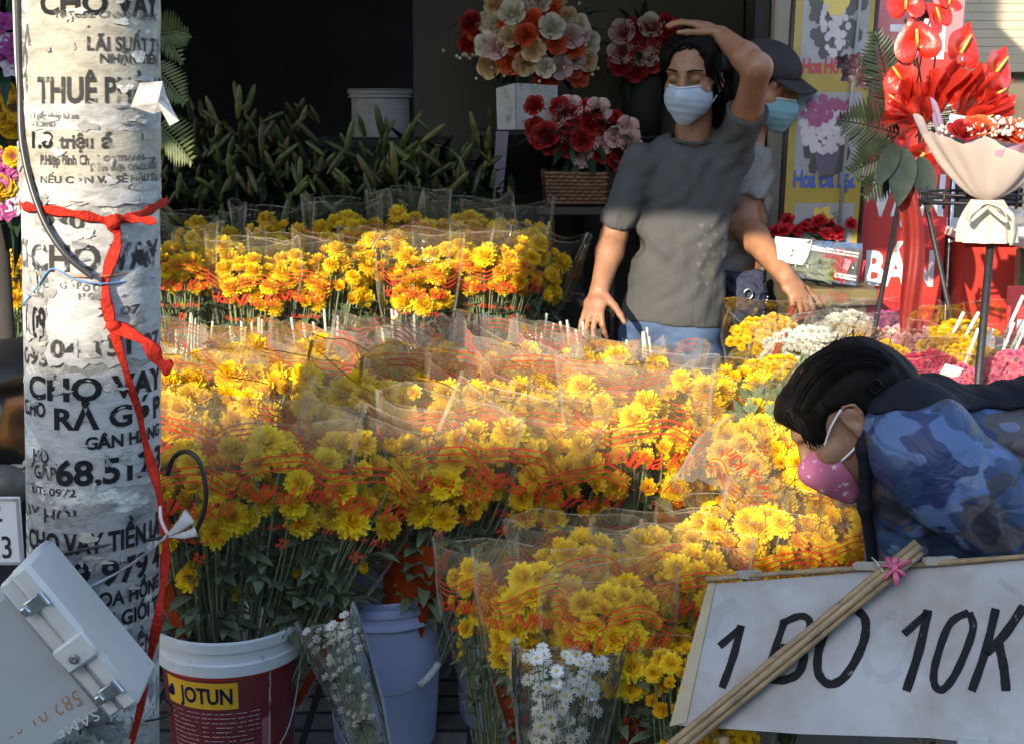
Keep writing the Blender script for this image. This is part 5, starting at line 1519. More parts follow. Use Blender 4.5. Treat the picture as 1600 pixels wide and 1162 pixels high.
for (a, b, n, L) in [((1400, 190), (1368, 36), 18, .085), ((1420, 215), (1310, 175), 16, .085), ((1420, 230), (1325, 260), 16, .08), ((1430, 215), (1480, 150), 12, .07), ((1410, 240), (1350, 300), 12, .07), ((1440, 230), (1500, 200), 10, .06)]:
    frond(g, P(*a, Ya - .02), P(*b, Ya - .10), n, L, .010, .02)
for (a, b, w) in [((1412, 232), (1404, 320), .075), ((1438, 245), (1452, 330), .06), ((1400, 225), (1372, 290), .05)]:
    pa_, pb_ = P(*a, Ya - .08), P(*b, Ya - .16); g.leaf(pa_, pb_ - pa_, (0, -1, .3), (pb_ - pa_).length, w, droop=.05, n=7)
g.build('fronds', pbr('frond_dark', (.018, .028, .014), .4, .35, 30, trans=.1), t)
g = MB()
for (px, py) in [(1318, 98), (1332, 105), (1345, 108), (1325, 118), (1338, 95), (1350, 98), (1356, 118), (1348, 128), (1440, 15), (1444, 4), (1436, 25), (1455, 20)]:
    for a in range(5): g.leaf(P(px, py, Ya - .04), (math.cos(a * 1.26), -.4, math.sin(a * 1.26)), (0, -1, 0), .024, .02)
g.tube(bez([P(1400, 200, Ya), P(1370, 140, Ya - .03), P(1320, 95, Ya - .05)], 5), .002, 5); g.tube(bez([P(1430, 150, Ya), P(1450, 40, Ya), P(1480, 0, Ya)], 5), .002, 5)
g.build('dark_orchids', pbr('orchid_dark', (.05, .02, .03), .5, .3), t)
tp = P(1420, 270, Ya)
for (a, b) in (((1418, 250), (1358, 560)), ((1428, 250), (1436, 600)), ((1432, 250), (1500, 560))):
    g = MB(); e = P(*b, Ya - .1 if b[0] < 1450 else Ya + .05); s_ = P(*a, Ya); k = s_.z / (s_.z - e.z)
    g.tube([s_, s_ + (e - s_) * k], .007, 8); g.build('leg', M_black, t)
g = MB()
g.grid(lambda u, v: P(1404 + 34 * u + (-8 + 20 * v) * 1.0 + 8 * math.sin(v * 5), 290 + 245 * v, Ya - .1 - .007 * math.sin(u * 9 + v * 4) - .004 * math.sin(v * 13)), 16, 24)
g.build('sash', pbr('sash_red', (.30, .03, .025), .5, .15, 20, .1, 60, trans=.35), t)

# ================================================================ wrapped bouquet on its stand
Yq = 3.25
ax0, ax1 = P(1548, 330, Yq), P(1545, 205, Yq)
t = thing('bouquet', 'big bouquet of red roses and baby’s breath in white and pink paper', 'bouquet', P(1545, 380, Yq))
g = MB()
def wrapf(u, v, rx0=.02, rx1=.160, y1=226, lean=0.0, ph=0.0):
    a = 2 * math.pi * u
    c = P(1543 + lean * v, 312 + (y1 - 312) * v, Yq)
    r = rx0 + (rx1 - rx0) * v ** .75
    k = 1 + .05 * math.sin(5 * a + ph) * v + .03 * math.sin(9 * a + ph) * v - .07 * abs(math.sin(6.5 * a + 1.5 * v + ph)) ** .6 * math.sin(math.pi * min(1, v * 1.05)) + .05 * math.sin(math.pi * v)
    return c + Vector((r * math.cos(a) * k, r * .62 * math.sin(a) * k, .018 * v * math.sin(2 * a + ph) + .010 * v * math.sin(7 * a + 1 + ph) + .004 * v * math.sin(13 * a + ph) + (.075 * v * v * max(0, math.cos(a - 2.75)) ** 6)))
g.grid(lambda u, v: wrapf(u, v), 60, 14, 0, closed=True)
g.build('outer_paper', pbr('wrap_white', (.70, .62, .56), .6, .05, 6, trans=.35), t)
g = MB(); g.grid(lambda u, v: wrapf(u, v, .018, .142, 214, 5, 2.0), 60, 12, 0, closed=True); g.build('inner_paper', pbr('wrap_pink', (.66, .38, .50), .6, .06, 6, trans=.35), t)
g = MB()
for _ in range(420):
    a, r_ = random.random() * 6.28, math.sqrt(random.random()); p = P(1548, 210, Yq) + Vector((.125 * r_ * math.cos(a), .085 * r_ * math.sin(a), .028 * (1 - r_ * r_) + random.uniform(-.008, .012)))
    g.ball(p, random.uniform(.0035, .006), 5)
g.build('babys_breath', pbr('gyp', (.66, .55, .50), .8, .25, 90, trans=.2), t)
for (px, py) in [(1560, 206), (1576, 210), (1590, 204), (1505, 205), (1530, 198), (1598, 214), (1572, 200)]:
    local(ROSE['red'][0] if px < 1520 else random.choice(ROSE['orange']), 'rose', t, P(px, py, Yq - .05 + random.uniform(-.02, .03)), (.0, -.6, .8), .72)
g = MB()
g.grid(lambda u, v: P(1543, 312 + 66 * v, Yq) + Vector(((.036 + .030 * math.sin(min(1, v * 1.3) * 1.57)) * math.cos(6.283 * u) * (1 + .09 * math.sin(6.283 * u * 9) * (.4 + v)), (.024 + .02 * v) * math.sin(6.283 * u) * (1 + .09 * math.sin(6.283 * u * 9)), 0)), 54, 10, 0, closed=True)
g.build('stem_wrap', pbr('wrap_cream', (.66, .60, .47), .7, .08, 12, .2, 60, trans=.2), t)
g = MB()
for sg in (-1, 1):
    pts = bez([P(1543, 318, Yq - .055), P(1543 + sg * 22, 326, Yq - .075), P(1543 + sg * 30, 345, Yq - .07), P(1543 + sg * 10, 330, Yq - .06), P(1543, 320, Yq - .055)], 6); g.tube(pts, .008, 6, flat=.2, ref=(0, 1, 0))
g.tube(bez([P(1548, 320, Yq - .05), P(1580, 335, Yq - .06), P(1584, 360, Yq - .05), P(1580, 384, Yq - .05)], 6), .0075, 6, flat=.2, ref=(1, 0, 0))
g.build('bow', pbr('bow_cream', (.68, .62, .50), .45, .06, 20, trans=.2), t)
g = MB(); g.prism([P(1486, 178, Yq + .03), P(1492, 226, Yq + .03), P(1530, 220, Yq + .03), P(1529, 186, Yq + .03)], (0, .006, 0)); g.tube([P(1489, 180, Yq + .02), P(1494, 224, Yq + .02)], .009, 8); 
g.build('card', pbr('card_white', (.66, .66, .70), .5, .05), t)
g = MB(); g.ball(P(1497, 212, Yq + .01), (.012, .01, .018), 8); g.build('card_print', pbr('card_blue', (.22, .50, .68), .5), t)
st = thing('wire_stand', 'black wire stand holding the wrapped bouquet', 'stand', P(1545, 420, Yq))
g = MB()
cx = P(1545, 318, Yq) + Vector((0, .13, 0))
g.tube([P(1548, 380, Yq), Vector((P(1548, 380, Yq).x - .03, Yq, 0))], .010, 8)
for k in range(2):
    z = P(1545, 308 + k * 12, Yq).z; g.tube([Vector((cx.x + .12 * math.cos(a * .3927), Yq + .13 + .10 * math.sin(a * .3927), z)) for a in range(17)], .004, 6)
for a in range(8): 
    q_ = Vector((cx.x + .12 * math.cos(a * .785), Yq + .13 + .10 * math.sin(a * .785), 0)); g.tube([q_ + Vector((0, 0, P(1545, 300, Yq).z)), q_ + Vector((0, 0, P(1545, 330, Yq).z))], .004, 6)
g.tube([cx + Vector((-.12, 0, -.01)), cx + Vector((.12, 0, -.01))], .004, 6); g.tube([cx + Vector((0, -.10, -.02)), P(1548, 380, Yq) + Vector((0, .03, .06)), P(1548, 384, Yq)], .006, 6)
g.build('wire', M_black, st)

# red counters behind
t = thing('counter', 'white topped red counter with tins behind the wrapped bouquet', 'counter', (1.6, 4.4, 0))
zt = P(1540, 362, 4.2).z
g = MB(); g.box((1.72, 4.45, zt - .015), (.75, .5, .03), bev=.006); g.build('top', pbr('counter_white', (.66, .66, .64), .5), t, auto=40)
g = MB(); g.box((1.72, 4.47, zt / 2 - .016), (.70, .42, zt - .034)); g.build('cabinet', pbr('counter_red', (.50, .03, .018), .5, .12, 5), t, False)
g = MB()
for k in range(5): g.ball((1.44 + k * .11, 4.36 + .02 * (k % 2), zt + .032), (.05, .05, .03), 10, jit=.3)
g.build('packets', pbr('packet_clear', (.55, .50, .40), .3, .3, 30), t)
t = thing('metal_table', 'worn olive metal table frame standing in front of the red counter', 'table', (1.65, 3.95, 0))
zt = P(1580, 390, 3.9).z
M_olv = pbr('olive_metal', (.16, .13, .06), .5, .3, 14, metal=.2)
g = MB(); g.box((1.72, 4.0, zt), (.5, .3, .03), bev=.004); g.build('top', pbr('table_grey', (.4, .4, .38), .5), t, auto=40)
for x in (1.50, 1.93):
    for y in (3.88, 4.12):
        g = MB(); g.box((x, y, zt / 2 - .01), (.035, .035, zt - .02), bev=.004); g.build('leg', M_olv, t, auto=40)
t = thing('advertising_panel', 'small bright red panel leaning at the right edge above the flowers', 'panel', P(1590, 490, 3.7))
g = MB(); g.prism([P(1576, 448, 3.72), P(1640, 448, 3.72), P(1640, 540, 3.66), P(1572, 540, 3.66)], (0, .012, 0), 0)
g.prism([P(1590, 500, 3.675), P(1640, 500, 3.675), P(1640, 530, 3.66), P(1588, 530, 3.66)], (0, .004, 0), 1)
g.build('panel', [pbr('panel_red', (.62, .03, .02), .45, .06, 4), pbr('panel_white', (.7, .7, .7), .5)], t, False)
# olive stand below the plastic wrapped carnations, and red carnations behind
t = thing('olive_stand', 'olive wooden stand holding the plastic wrapped red bunch beside the poster', 'stand', (.98, 4.0, 0))
zt = P(1270, 458, 4.15).z
g = MB(); g.box((P(1290, 458, 4.15).x, 4.18, zt), (.26, .26, .05), bev=.004); g.build('rail', M_olv, t, auto=40)
xc_ = P(1290, 458, 4.15).x
for x in (xc_ - .10, xc_ + .085):
    g = MB(); g.box((x, 4.10, zt / 2 - .014), (.045, .045, zt - .03), bev=.004); g.build('leg', M_olv, t, auto=40)
v, f = text_shape('Hoa Tươi', .02)
g = MB(); g.add([P(1270 + 52 * p[0], 464 - 14 * (p[1] - .5), 4.0485) for p in v], f); g.build('caption', pbr('caption_dull', (.30, .06, .05), .6), t, False)
t = thing('carnation_bunch', 'red carnation bunch wrapped flat in clear plastic with green white stems and a pink tag', 'flower bunch', P(1280, 415, 3.95))
cl = [P(1208, 372, 4.12), P(1346, 382, 4.09), P(1338, 446, 4.04), P(1214, 430, 4.06)]
def cq(u, v, o=0): return cl[0].lerp(cl[1], u).lerp(cl[3].lerp(cl[2], u), v) + Vector((0, -o, o * .3))
CARN = mum_mesh('carnation', [(12, 5, .9, .1, 0, 40), (12, 30, .85, .1, .05, 40), (9, 55, .8, .08, .1, 30), (6, 78, .7, .03, .12, 10)], .020, pbr('carnation_red', (.60, .02, .035), .6, .2, 60, trans=.2), 90, .2, .5)
CARNP = mum_mesh('small_bloom', [(12, 5, .9, .1, 0, 40), (12, 30, .85, .1, .05, 40), (9, 55, .8, .08, .1, 30)], .020, pbr('bloom_green', (.35, .45, .08), .6, .2, 60, trans=.2), 91, .2, .5)
for (u, v, k) in [(.68, .38, 0), (.74, .30, 0), (.70, .62, 0), (.76, .72, 0), (.64, .36, 0), (.80, .56, 0), (.72, .86, 0), (.66, .60, 1), (.66, .84, 1), (.78, .86, 0), (.60, .40, 0), (.72, .50, 0), (.86, .40, 0)]:
    local([CARN, CARNP][k], 'carnation' if k == 0 else 'small_bloom', t, cq(u, v, .01), (.6, -1, .3), 1.0)
g = MB()
for k in range(14): g.tube([cq(.02, .15 + .05 * k, .0), cq(.64, .32 + .038 * k, .005)], .0025, 5)
for k in range(30): g.leaf(cq(random.uniform(.2, .6), random.uniform(.2, .9), .005), (random.uniform(-.3, 1), -.3, random.uniform(-.6, .6)), (0, -1, 0), .05, .012)
g.build('stems', M_leafg, t)
g = MB(); g.tube([cq(.0, .18, .022), cq(.96, .36, .022)], .004, 7); g.tube([cq(.0, .10, .02), cq(.97, .28, .02)], .004, 7); g.tube([cq(.7, .82, .02), cq(.97, .84, .02)], .004, 7); g.tube([cq(.7, .88, .02), cq(.97, .92, .02)], .004, 7)
g.build('straws', pbr('straw_clear', (.62, .70, .66), .2, .1), t)
g = MB(); g.prism([cq(.81, .42, .024), cq(.89, .46, .024), cq(.85, .72, .024), cq(.79, .68, .024)], (0, .001, 0)); g.build('tag', pbr('tag_pink', (.70, .16, .18), .5), t, False)
M_pack = film('pack_film', (1, 1, 1), .12, (.85, .88, .86), .1, .4, 30, .9)
g = MB(); 
for o_ in (.03, -.025): g.grid(lambda u, v: cq(u, v, o_ * math.sin(math.pi * min(max(v, .02), .98)) ** .4), 20, 10)
g.build('wrapper', M_pack, t)
g = MB(); g.poly([cq(.0, .02, .031), cq(.42, .04, .031), cq(.36, .5, .034), cq(.30, .72, .033), cq(.0, .7, .032)]); g.build('paper_band', pbr('band_white', (.56, .62, .62), .5, .1, 20), t, False)
t = thing('red_carnations', 'dim heap of red carnations at the foot of the poster board', 'flower bunch', P(1265, 365, 4.15))
for k in range(34):
    x = 1205 + 135 * random.random(); y = 372 - 24 * random.random() - 26 * math.exp(-((x - 1265) / 25) ** 2) * random.random()
    local(CARN, 'carnation', t, P(x, y, 4.24 + random.uniform(-.03, .05)), (random.uniform(-.4, .4), -.7, .6), random.uniform(.9, 1.35))
foliage(t, P(1245, 362, 4.28), (.14, .05, .05), 40, .06, .03)
g = MB(); p_ = P(1265, 378, 4.28); g.lathe([(0, 0), (.10, 0), (.13, p_.z), (.12, p_.z)], (p_.x, p_.y, 0), 24); g.build('pot', M_dark, t)

# ================================================================ small pompon bunches on the right
def pom(name, col, seed):
    return mum_mesh('pompon', [(11, -20, .85, .14, 0, 40), (11, 12, .85, .14, .04, 40), (9, 38, .8, .12, .1, 36), (6, 64, .7, .06, .12, 20)], .0185, petal_mat(name, tuple(c * .85 for c in col), col, .017, .12, .012), seed, .14, .5, 2)
PO = {'yellow': pom('pom_yellow', (.88, .58, .012), 1), 'white': pom('pom_white', (.80, .80, .70), 2), 'purple': pom('pom_purple', (.42, .09, .27), 3), 'pink': pom('pom_pink', (.76, .40, .47), 4), 'red': pom('pom_red', (.55, .05, .10), 5), 'rose': pom('pom_rose', (.76, .18, .28), 6)}
def pom_variant(seed, n=84, a=.13, b=.10):
    rd = random.Random(seed); q = Variant()
    q.pts = place(rd, n, .295, .32, a, b, .021, .065)
    q.sl = sleeve_mesh('sleeve', Sleeve(.02, .42, [(0, .05), (.5, .12), (.75, a + .022), (1, a + .03)], .72, seed), None, None, 40, 14, film('pom_film', (1, 1, 1), .014, fres=.3))
    q.leaves = leaves_mesh('leaves', rd, 60, .05, .29, a * .95, .05, .022, M_leafg)
    q.st = stems_mesh('stems', q.pts[::4], rd)
    return q
PV = [pom_variant(401), pom_variant(402, 56, .12, .085)]
GP = 'small pompon flower bunches on the right'
for (px, py, Y, col, i, k, lab) in [
    (1203, 520, 3.75, 'yellow', 1, .9, 'small yellow pompon bunch below the hanging hand of the man in the cap'),
    (1213, 585, 3.50, 'yellow', 0, .8, 'small yellow pompon bunch left of the black haired head'),
    (1268, 545, 3.62, 'white', 0, .95, 'creamy white pompon bunch between the two yellow ones and the black hair'),
    (1325, 515, 3.85, 'white', 1, .9, 'white and pale pompon bunch farther back above the black hair'),
    (1345, 548, 3.75, 'yellow', 1, .8, 'yellow pompon bunch partly hidden behind the black hair'),
    (1398, 515, 3.85, 'purple', 0, .85, 'mauve purple pompon bunch in front of the red banner'),
    (1428, 542, 3.66, 'pink', 0, .95, 'pale pink pompon bunch below the mauve one'),
    (1392, 566, 3.5, 'yellow', 1, .9, 'sunlit yellow pompon bunch just right of the black hair'),
    (1498, 535, 3.62, 'yellow', 0, 1.0, 'wide yellow pompon bunch in front of the dark red cabinet'),
    (1522, 562, 3.45, 'yellow', 1, .8, 'lower yellow pompon bunch above the dark yoke of the jacket'),
    (1455, 578, 3.4, 'red', 1, .85, 'crimson pompon bunch above the bending woman’s shoulders'),
    (1408, 592, 3.38, 'rose', 1, .7, 'rose red pompon bunch right behind the black hair'),
    (1500, 590, 3.32, 'rose', 1, .6, 'small bright pink pompon bunch above the jacket'),
    (1596, 572, 3.35, 'rose', 1, .8, 'magenta pink pompon bunch in a tall sleeve at the right edge')]:
    q = PV[i]; h = P(px, py, Y); th = random.uniform(.40, .62); base = h - Vector((0, -math.sin(th), math.cos(th))) * (.34 * k)
    t = thing('pompon_bunch', lab, 'flower bunch', base, GP)
    t.rotation_euler = (th, 0, random.random() * .3 - .15); t.scale = (k, k, k)
    for nm, me in (('leaves', q.leaves), ('stems', q.st), ('sleeve', q.sl)):
        o = bpy.data.objects.new(nm, me); COL.objects.link(o); o.parent = t
    for p in q.pts:
        o = bpy.data.objects.new('pompon', PO[col if random.random() > .04 else 'white' if col == 'pink' else col]); COL.objects.link(o); o.parent = t
        o.location = p; o.rotation_mode = 'QUATERNION'; o.rotation_quaternion = Vector((p.x * 4, p.y * 4 - .3, .8)).to_track_quat('Z', 'Y'); s_ = random.uniform(.7, 1.1); o.scale = (s_, s_, s_)
    if px in (1428, 1498, 1522, 1455, 1596):
        g = MB()
        for kk in range(2): g.tube([(.05 + .03 * kk, -.05, .22), (.10 + .04 * kk, -.03, .50)], .0045, 7)
        o = bpy.data.objects.new('straws', g.mesh('straws', pbr('straw_clear', (.62, .70, .66), .2))); COL.objects.link(o); o.parent = t
        if px in (1428, 1498, 1596, 1455):
            g = MB(); g.box((.02, -.11, .41), (.055, .002, .035), rot=Matrix.Rotation(.3, 3, 'Y')); o = bpy.data.objects.new('price_tag', g.mesh('price_tag', pbr('tag_white', (.72, .72, .70), .5), False)); COL.objects.link(o); o.parent = t
# the table they stand on
t = thing('display_table', 'low wooden table under the small pompon bunches', 'table', (1.05, 3.55, 0))
zt = .52
g = MB(); g.box((1.05, 3.62, zt - .02), (1.15, .75, .035), bev=.005); g.build('top', pbr('table_board', (.12, .08, .05), .7, .3, 12), t, auto=40)
for x in (.53, 1.57):
    for y in (3.3, 3.95):
        g = MB(); g.box((x, y, zt / 2 - .02), (.045, .045, zt - .04), bev=.004); g.build('leg', pbr('table_board', (.12, .08, .05)), t, auto=40)
# grey box with a printed clear flower carton beside the face mask
t = thing('carton', 'grey cardboard carton on the pavement behind the pink face mask', 'carton', (.72, 3.25, 0))
g = MB(); g.box((.76, 3.2, .20), (.42, .30, .40), bev=.004); g.build('body', pbr('carton_grey', (.24, .22, .20), .8, .12, 8), t, auto=40)
t = thing('clear_package', 'slanting clear package of small red flowers beside the grey carton', 'package', P(1240, 785, 3.0))
a_, b_ = P(1200, 810, 2.98), P(1290, 735, 3.06)
ax = (b_ - a_).normalized()
g = MB(); g.box((a_ + b_) / 2, ((b_ - a_).length + .03, .06, .06), rot=Matrix((ax, Vector((0, 1, 0)), ax.cross(Vector((0, 1, 0))))).transposed(), bev=.004); g.build('wrapper', M_pack, t, auto=40)
g = MB()
for k in range(26): g.leaf(a_.lerp(b_, random.random()), (random.uniform(-.5, .5), -.5, random.uniform(-.5, .5)), (0, -1, 0), .035, .014, 0)
g.build('leaves', M_leafg, t)
for k in range(8): local(CARN, 'small_bloom', t, a_.lerp(b_, (k + .5) / 8) + Vector((0, -.012, random.uniform(-.012, .012))), (.2, -1, .2), .5)

# ================================================================ the price board
TL, TR, BLc = P(1104, 905, 2.42), P(1640, 865, 2.26), P(1052, 1134, 2.30)
pn = (TR - TL).cross(BLc - TL).normalized()
if pn.y > 0: pn = -pn
CP = Vector((0, 0, CAM_H))
def onboard(px, py, off=0.0):
    d = P(px, py, 2.3) - CP
    q_ = TL + pn * off
    return CP + d * ((q_ - CP).dot(pn) / d.dot(pn))
bd = thing('price_board', 'white hand lettered board reading 1 BO 10K in a thin bamboo frame', 'sign', onboard(1330, 1150))
g = MB()
cs = [onboard(1110, 912), onboard(1200, 905), onboard(1300, 897), onboard(1400, 886), onboard(1500, 878), onboard(1640, 868), onboard(1606, 1168), onboard(1450, 1152), onboard(1250, 1146), onboard(1056, 1132)]
g.prism(cs, -pn * .006, 0)
def stroke(pxs, w, n=10, m=1):
    pts = bez([onboard(x, y, .0012) for x, y in pxs], n); k = len(pts)
    vs = []
    for i, p in enumerate(pts):
        tdir = (pts[min(i + 1, k - 1)] - pts[max(i - 1, 0)]).normalized(); sd = tdir.cross(pn)
        ww = px_size(w, 2.33) * .5 * (1 + .06 * math.sin(i * 1.7))
        vs += [p - sd * ww, p + sd * ww]
    g.add(vs, [(2 * i, 2 * i + 1, 2 * i + 3, 2 * i + 2) for i in range(k - 1)], m)
stroke([(1386, 960), (1362, 985), (1352, 1020), (1360, 1052), (1384, 1060), (1410, 1040), (1424, 1000), (1412, 968), (1386, 960)], 15, 6, 3)
stroke([(1560, 905), (1590, 930), (1600, 960)], 9, 6, 3)
stroke([(1110, 1000), (1120, 960), (1150, 940)], 22, 6, 3)
stroke([(1124, 1009), (1158, 980)], 12, 4); stroke([(1158, 976), (1146, 1024), (1128, 1074)], 13, 5)
stroke([(1226, 968), (1212, 1010), (1197, 1052)], 12, 5); stroke([(1220, 974), (1248, 962), (1264, 968), (1262, 990), (1240, 1008), (1212, 1016)], 12, 6); stroke([(1220, 1012), (1246, 1012), (1256, 1026), (1246, 1052), (1220, 1062), (1194, 1056)], 14, 6)
stroke([(1336, 950), (1306, 962), (1282, 1006), (1278, 1048), (1296, 1068), (1322, 1054), (1348, 1006), (1352, 968), (1336, 950)], 14, 6)
stroke([(1412, 990), (1450, 956)], 12, 4); stroke([(1450, 952), (1436, 1016), (1416, 1079)], 14, 5)
stroke([(1514, 956), (1484, 974), (1462, 1034), (1460, 1068), (1474, 1076), (1496, 1046), (1520, 984), (1514, 956)], 12, 6)
stroke([(1556, 950), (1540, 1016), (1518, 1079)], 13, 5); stroke([(1600, 946), (1570, 990), (1540, 1020)], 14, 5); stroke([(1560, 1004), (1568, 1040), (1572, 1079)], 14, 5)
def brd(): 
    return pbr('board_white', (.27, .28, .30), .4, .16, 5, .12, 14, col2=(.19, .175, .145), thr=.57, soft=.12, s2=6)
g.build('panel', [brd(), ink('board_black', (.006, .006, .008), .98, .33, 40), pbr('tape', (.42, .38, .30), .4), ink('faint_mark', (.16, .18, .22), .09, .45, 22)], bd, False)
g = MB()
bx_ = [(1046, 1134), (1108, 905), (1120, 900), (1072, 1128)]
g.prism([onboard(*c_, .003) for c_ in bx_], -pn * .004, 0); g.build('side_tape', pbr('tape_yellow', (.38, .32, .20), .4, .1, 30, trans=.2), bd, False)
M_bam = pbr('bamboo', (.25, .175, .095), .55, .3, 20, .25, 120, col2=(.12, .08, .05), thr=.63, s2=24, stretch=(1, 3, 1))
g = MB(); g.tube(bez([onboard(1102, 905, .008), onboard(1250, 893, .009), onboard(1400, 884, .008), onboard(1610, 868, .008)], 6), [.0052 + .0006 * math.sin(i) for i in range(19)], 7)
g.build('top_rail', M_bam, bd)
for (x0, x1) in ((1148, 1186), (1330, 1400), (1440, 1490)):
    g = MB()
    for s_ in range(3): g.box(onboard((x0 + x1) / 2 + s_ * 3, 893 - (x0 - 1150) * .072 + s_ * 2, .012), (px_size(x1 - x0, 2.3), .002, .007 + .004 * s_), rot=Matrix.Rotation(-.07 + .05 * s_, 3, 'Y'))
    g.build('tape', pbr('tape_dull', (.50, .47, .42), .3, .15, 30, trans=.3), bd, False)
g = MB(); g.tube([onboard(1130, 1150, -.02), Vector((onboard(1130, 1150).x, onboard(1130, 1150).y + .03, 0))], .01, 8); g.tube([onboard(1520, 1150, -.02), Vector((onboard(1520, 1150).x, onboard(1520, 1150).y + .03, 0))], .01, 8); g.build('legs', M_bam, bd)
g = MB(); g.box(onboard(1520, 1165, .004), (.05, .006, .03)); g.build('edge_tape', pbr('tape_grey', (.5, .52, .54), .4), bd, False)
for o in (bd,): pass
t = thing('bamboo_sticks', 'bundle of bamboo sticks leaning across the price board, tied with pink string', 'sticks', onboard(1200, 1060, .03))
for k, (ax_, ay, bx2, by) in enumerate([(1040, 1168, 1432, 846), (1052, 1172, 1438, 852), (1062, 1176, 1441, 862)]):
    g = MB(); a_, b_ = onboard(ax_, ay, .02 + .006 * (k == 1)), onboard(bx2, by, .03 + .008 * (k == 1)); a2 = a_ + (a_ - b_) * .10
    pts = [a2.lerp(b_, i / 12) for i in range(13)]
    g.tube(pts, [.0066 + .0009 * (i % 4 == 2) - .0003 * k for i in range(13)], 8); g.build('stick', M_bam, t)
g = MB(); cn = onboard(1398, 888, .046)
for (dx, dy) in ((26, -10), (-22, -4), (18, 12), (-16, 16), (4, 26), (2, -18)):
    g.tube(bez([cn, cn + (onboard(1398 + dx * .6, 888 + dy * .6 - 3, .052) - onboard(1398, 888, .046)), cn + (onboard(1398 + dx, 888 + dy, .044) - onboard(1398, 888, .046))], 4), [.004, .005, .005, .006, .006, .006, .005, .004, .003], 6, flat=.35)
g.tube([onboard(1388, 872, .03), onboard(1392, 884, .046), onboard(1408, 898, .03)], .006, 6); g.ball(cn, .008, 8)
g.build('pink_tie', pbr('pink_string', (.66, .16, .26), .5, .15, 40, trans=.3), t)
g = MB()
for k in range(5): g.tube(bez([onboard(1362 + k * 3, 870 + k * 4, .02), onboard(1372 + k * 3, 880 + k * 4, .043), onboard(1378 + k * 2, 900 + k, .02)], 4), .0012, 5)
g.build('wire', pbr('wire_pale', (.45, .42, .38), .4), t)
# ================================================================ people
def frame(F, U):
    F = Vector(F).normalized(); U = Vector(U); U = (U - F * U.dot(F)).normalized(); X = F.cross(U)
    return Matrix((X, F, U)).transposed()            # columns: person's right, face direction, crown

def head_prims(q, c, M, s=1.0):
    L_ = lambda *p: Vector(c) + M @ (Vector(p) * s)
    q.ell(L_(0, -.012, .028), tuple(k * s for k in (.075, .097, .090)), M, .02)
    q.ell(L_(0, .028, -.050), tuple(k * s for k in (.056, .064, .070)), M, .03)
    q.ell(L_(0, .062, -.092), tuple(k * s for k in (.026, .024, .022)), M, .03)
    for sx in (-1, 1):
        q.ell(L_(sx * .040, .052, -.032), tuple(k * s for k in (.026, .030, .026)), M, .02)
        q.cone(L_(sx * .014, .082, .026), L_(sx * .048, .066, .020), .012 * s, .009 * s, .012)
        q.ell(L_(sx * .031, .083, .004), tuple(k * s for k in (.018, .014, .012)), M, .010, True)
        q.ell(L_(sx * .031, .072, .003), tuple(k * s for k in (.0145, .0125, .0115)), M, .004)
        # ear: rim, hollow, lobe
        q.ell(L_(sx * .080, -.012, -.008), tuple(k * s for k in (.011, .019, .031)), M, .006)
        q.ell(L_(sx * .092, -.009, -.004), tuple(k * s for k in (.009, .010, .019)), M, .004, True)
        q.ell(L_(sx * .079, -.002, -.034), tuple(k * s for k in (.008, .009, .010)), M, .006)
        hx_ = [L_(sx * x_, y_, z_) for x_, y_, z_ in ((.078, .004, .004), (.083, .002, .020), (.088, -.014, .027), (.090, -.029, .018), (.088, -.030, -.002), (.083, -.022, -.022), (.079, -.008, -.036))]
        q.chain(hx_, [.0042 * s] * 7, .003)
        q.cone(L_(sx * .082, .002, -.006), L_(sx * .082, .001, -.018), .0045 * s, .004 * s, .003)
    q.cone(L_(0, .090, .006), L_(0, .108, -.030), .008 * s, .013 * s, .012)
    q.cone(L_(-.012, .098, -.034), L_(.012, .098, -.034), .008 * s, .008 * s, .008)
    q.cone(L_(-.018, .086, -.066), L_(.018, .086, -.066), .007 * s, None, .008)
    return L_

def hand(q, wr, d, n, thumb, curl=(.25, .35, .25), s=1.0, spread=.10, curls=None, tcurl=.3):
    d = Vector(d).normalized(); n = Vector(n); n = (n - d * n.dot(d)).normalized()
    t = d.cross(n); t = t if t.dot(Vector(thumb)) > 0 else -t
    wr = Vector(wr)
    q.cone(wr, wr + d * .045 * s, .026 * s, .036 * s, .012, x=t, sq=.72, sq2=.50)
    q.cone(wr + d * .045 * s, wr + d * .082 * s, .036 * s, .036 * s, .012, x=t, sq=.50, sq2=.36)
    n_palm = n.copy()
    for i, (o, b, L_, r) in enumerate(((.028, .082, .074, .0088), (.0095, .088, .082, .0090), (-.0095, .085, .075, .0086), (-.027, .076, .060, .0076))):
        p = wr + d * b * s + t * o * s
        e = (d + t * (o / .028) * spread).normalized()
        c_ = curls[i] if curls else curl; n = n_palm.copy()
        for k, (f, r0, r1) in enumerate(((.44, 1.08, .98), (.30, 1.0, .9), (.26, .92, .74))):
            a = c_[k]; n = (n - e * n.dot(e)).normalized()
            e = (e * math.cos(a) + n * math.sin(a)).normalized()
            p2 = p + e * L_ * f * s
            q.cone(p, p2, r * r0 * s, r * r1 * s, .0035)
            p = p2
    nn = n_palm
    p = wr + d * .022 * s + t * .026 * s
    e = (d * .62 + t * .68 + nn * .30).normalized()
    for k, (L_, r0, r1) in enumerate(((.042, .0125, .0105), (.032, .0105, .0095), (.027, .0095, .0072))):
        p2 = p + e * L_ * s; q.cone(p, p2, r0 * s, r1 * s, .006); p = p2
        e = (e + d * tcurl * .6 + nn * tcurl * .25 * k).normalized()

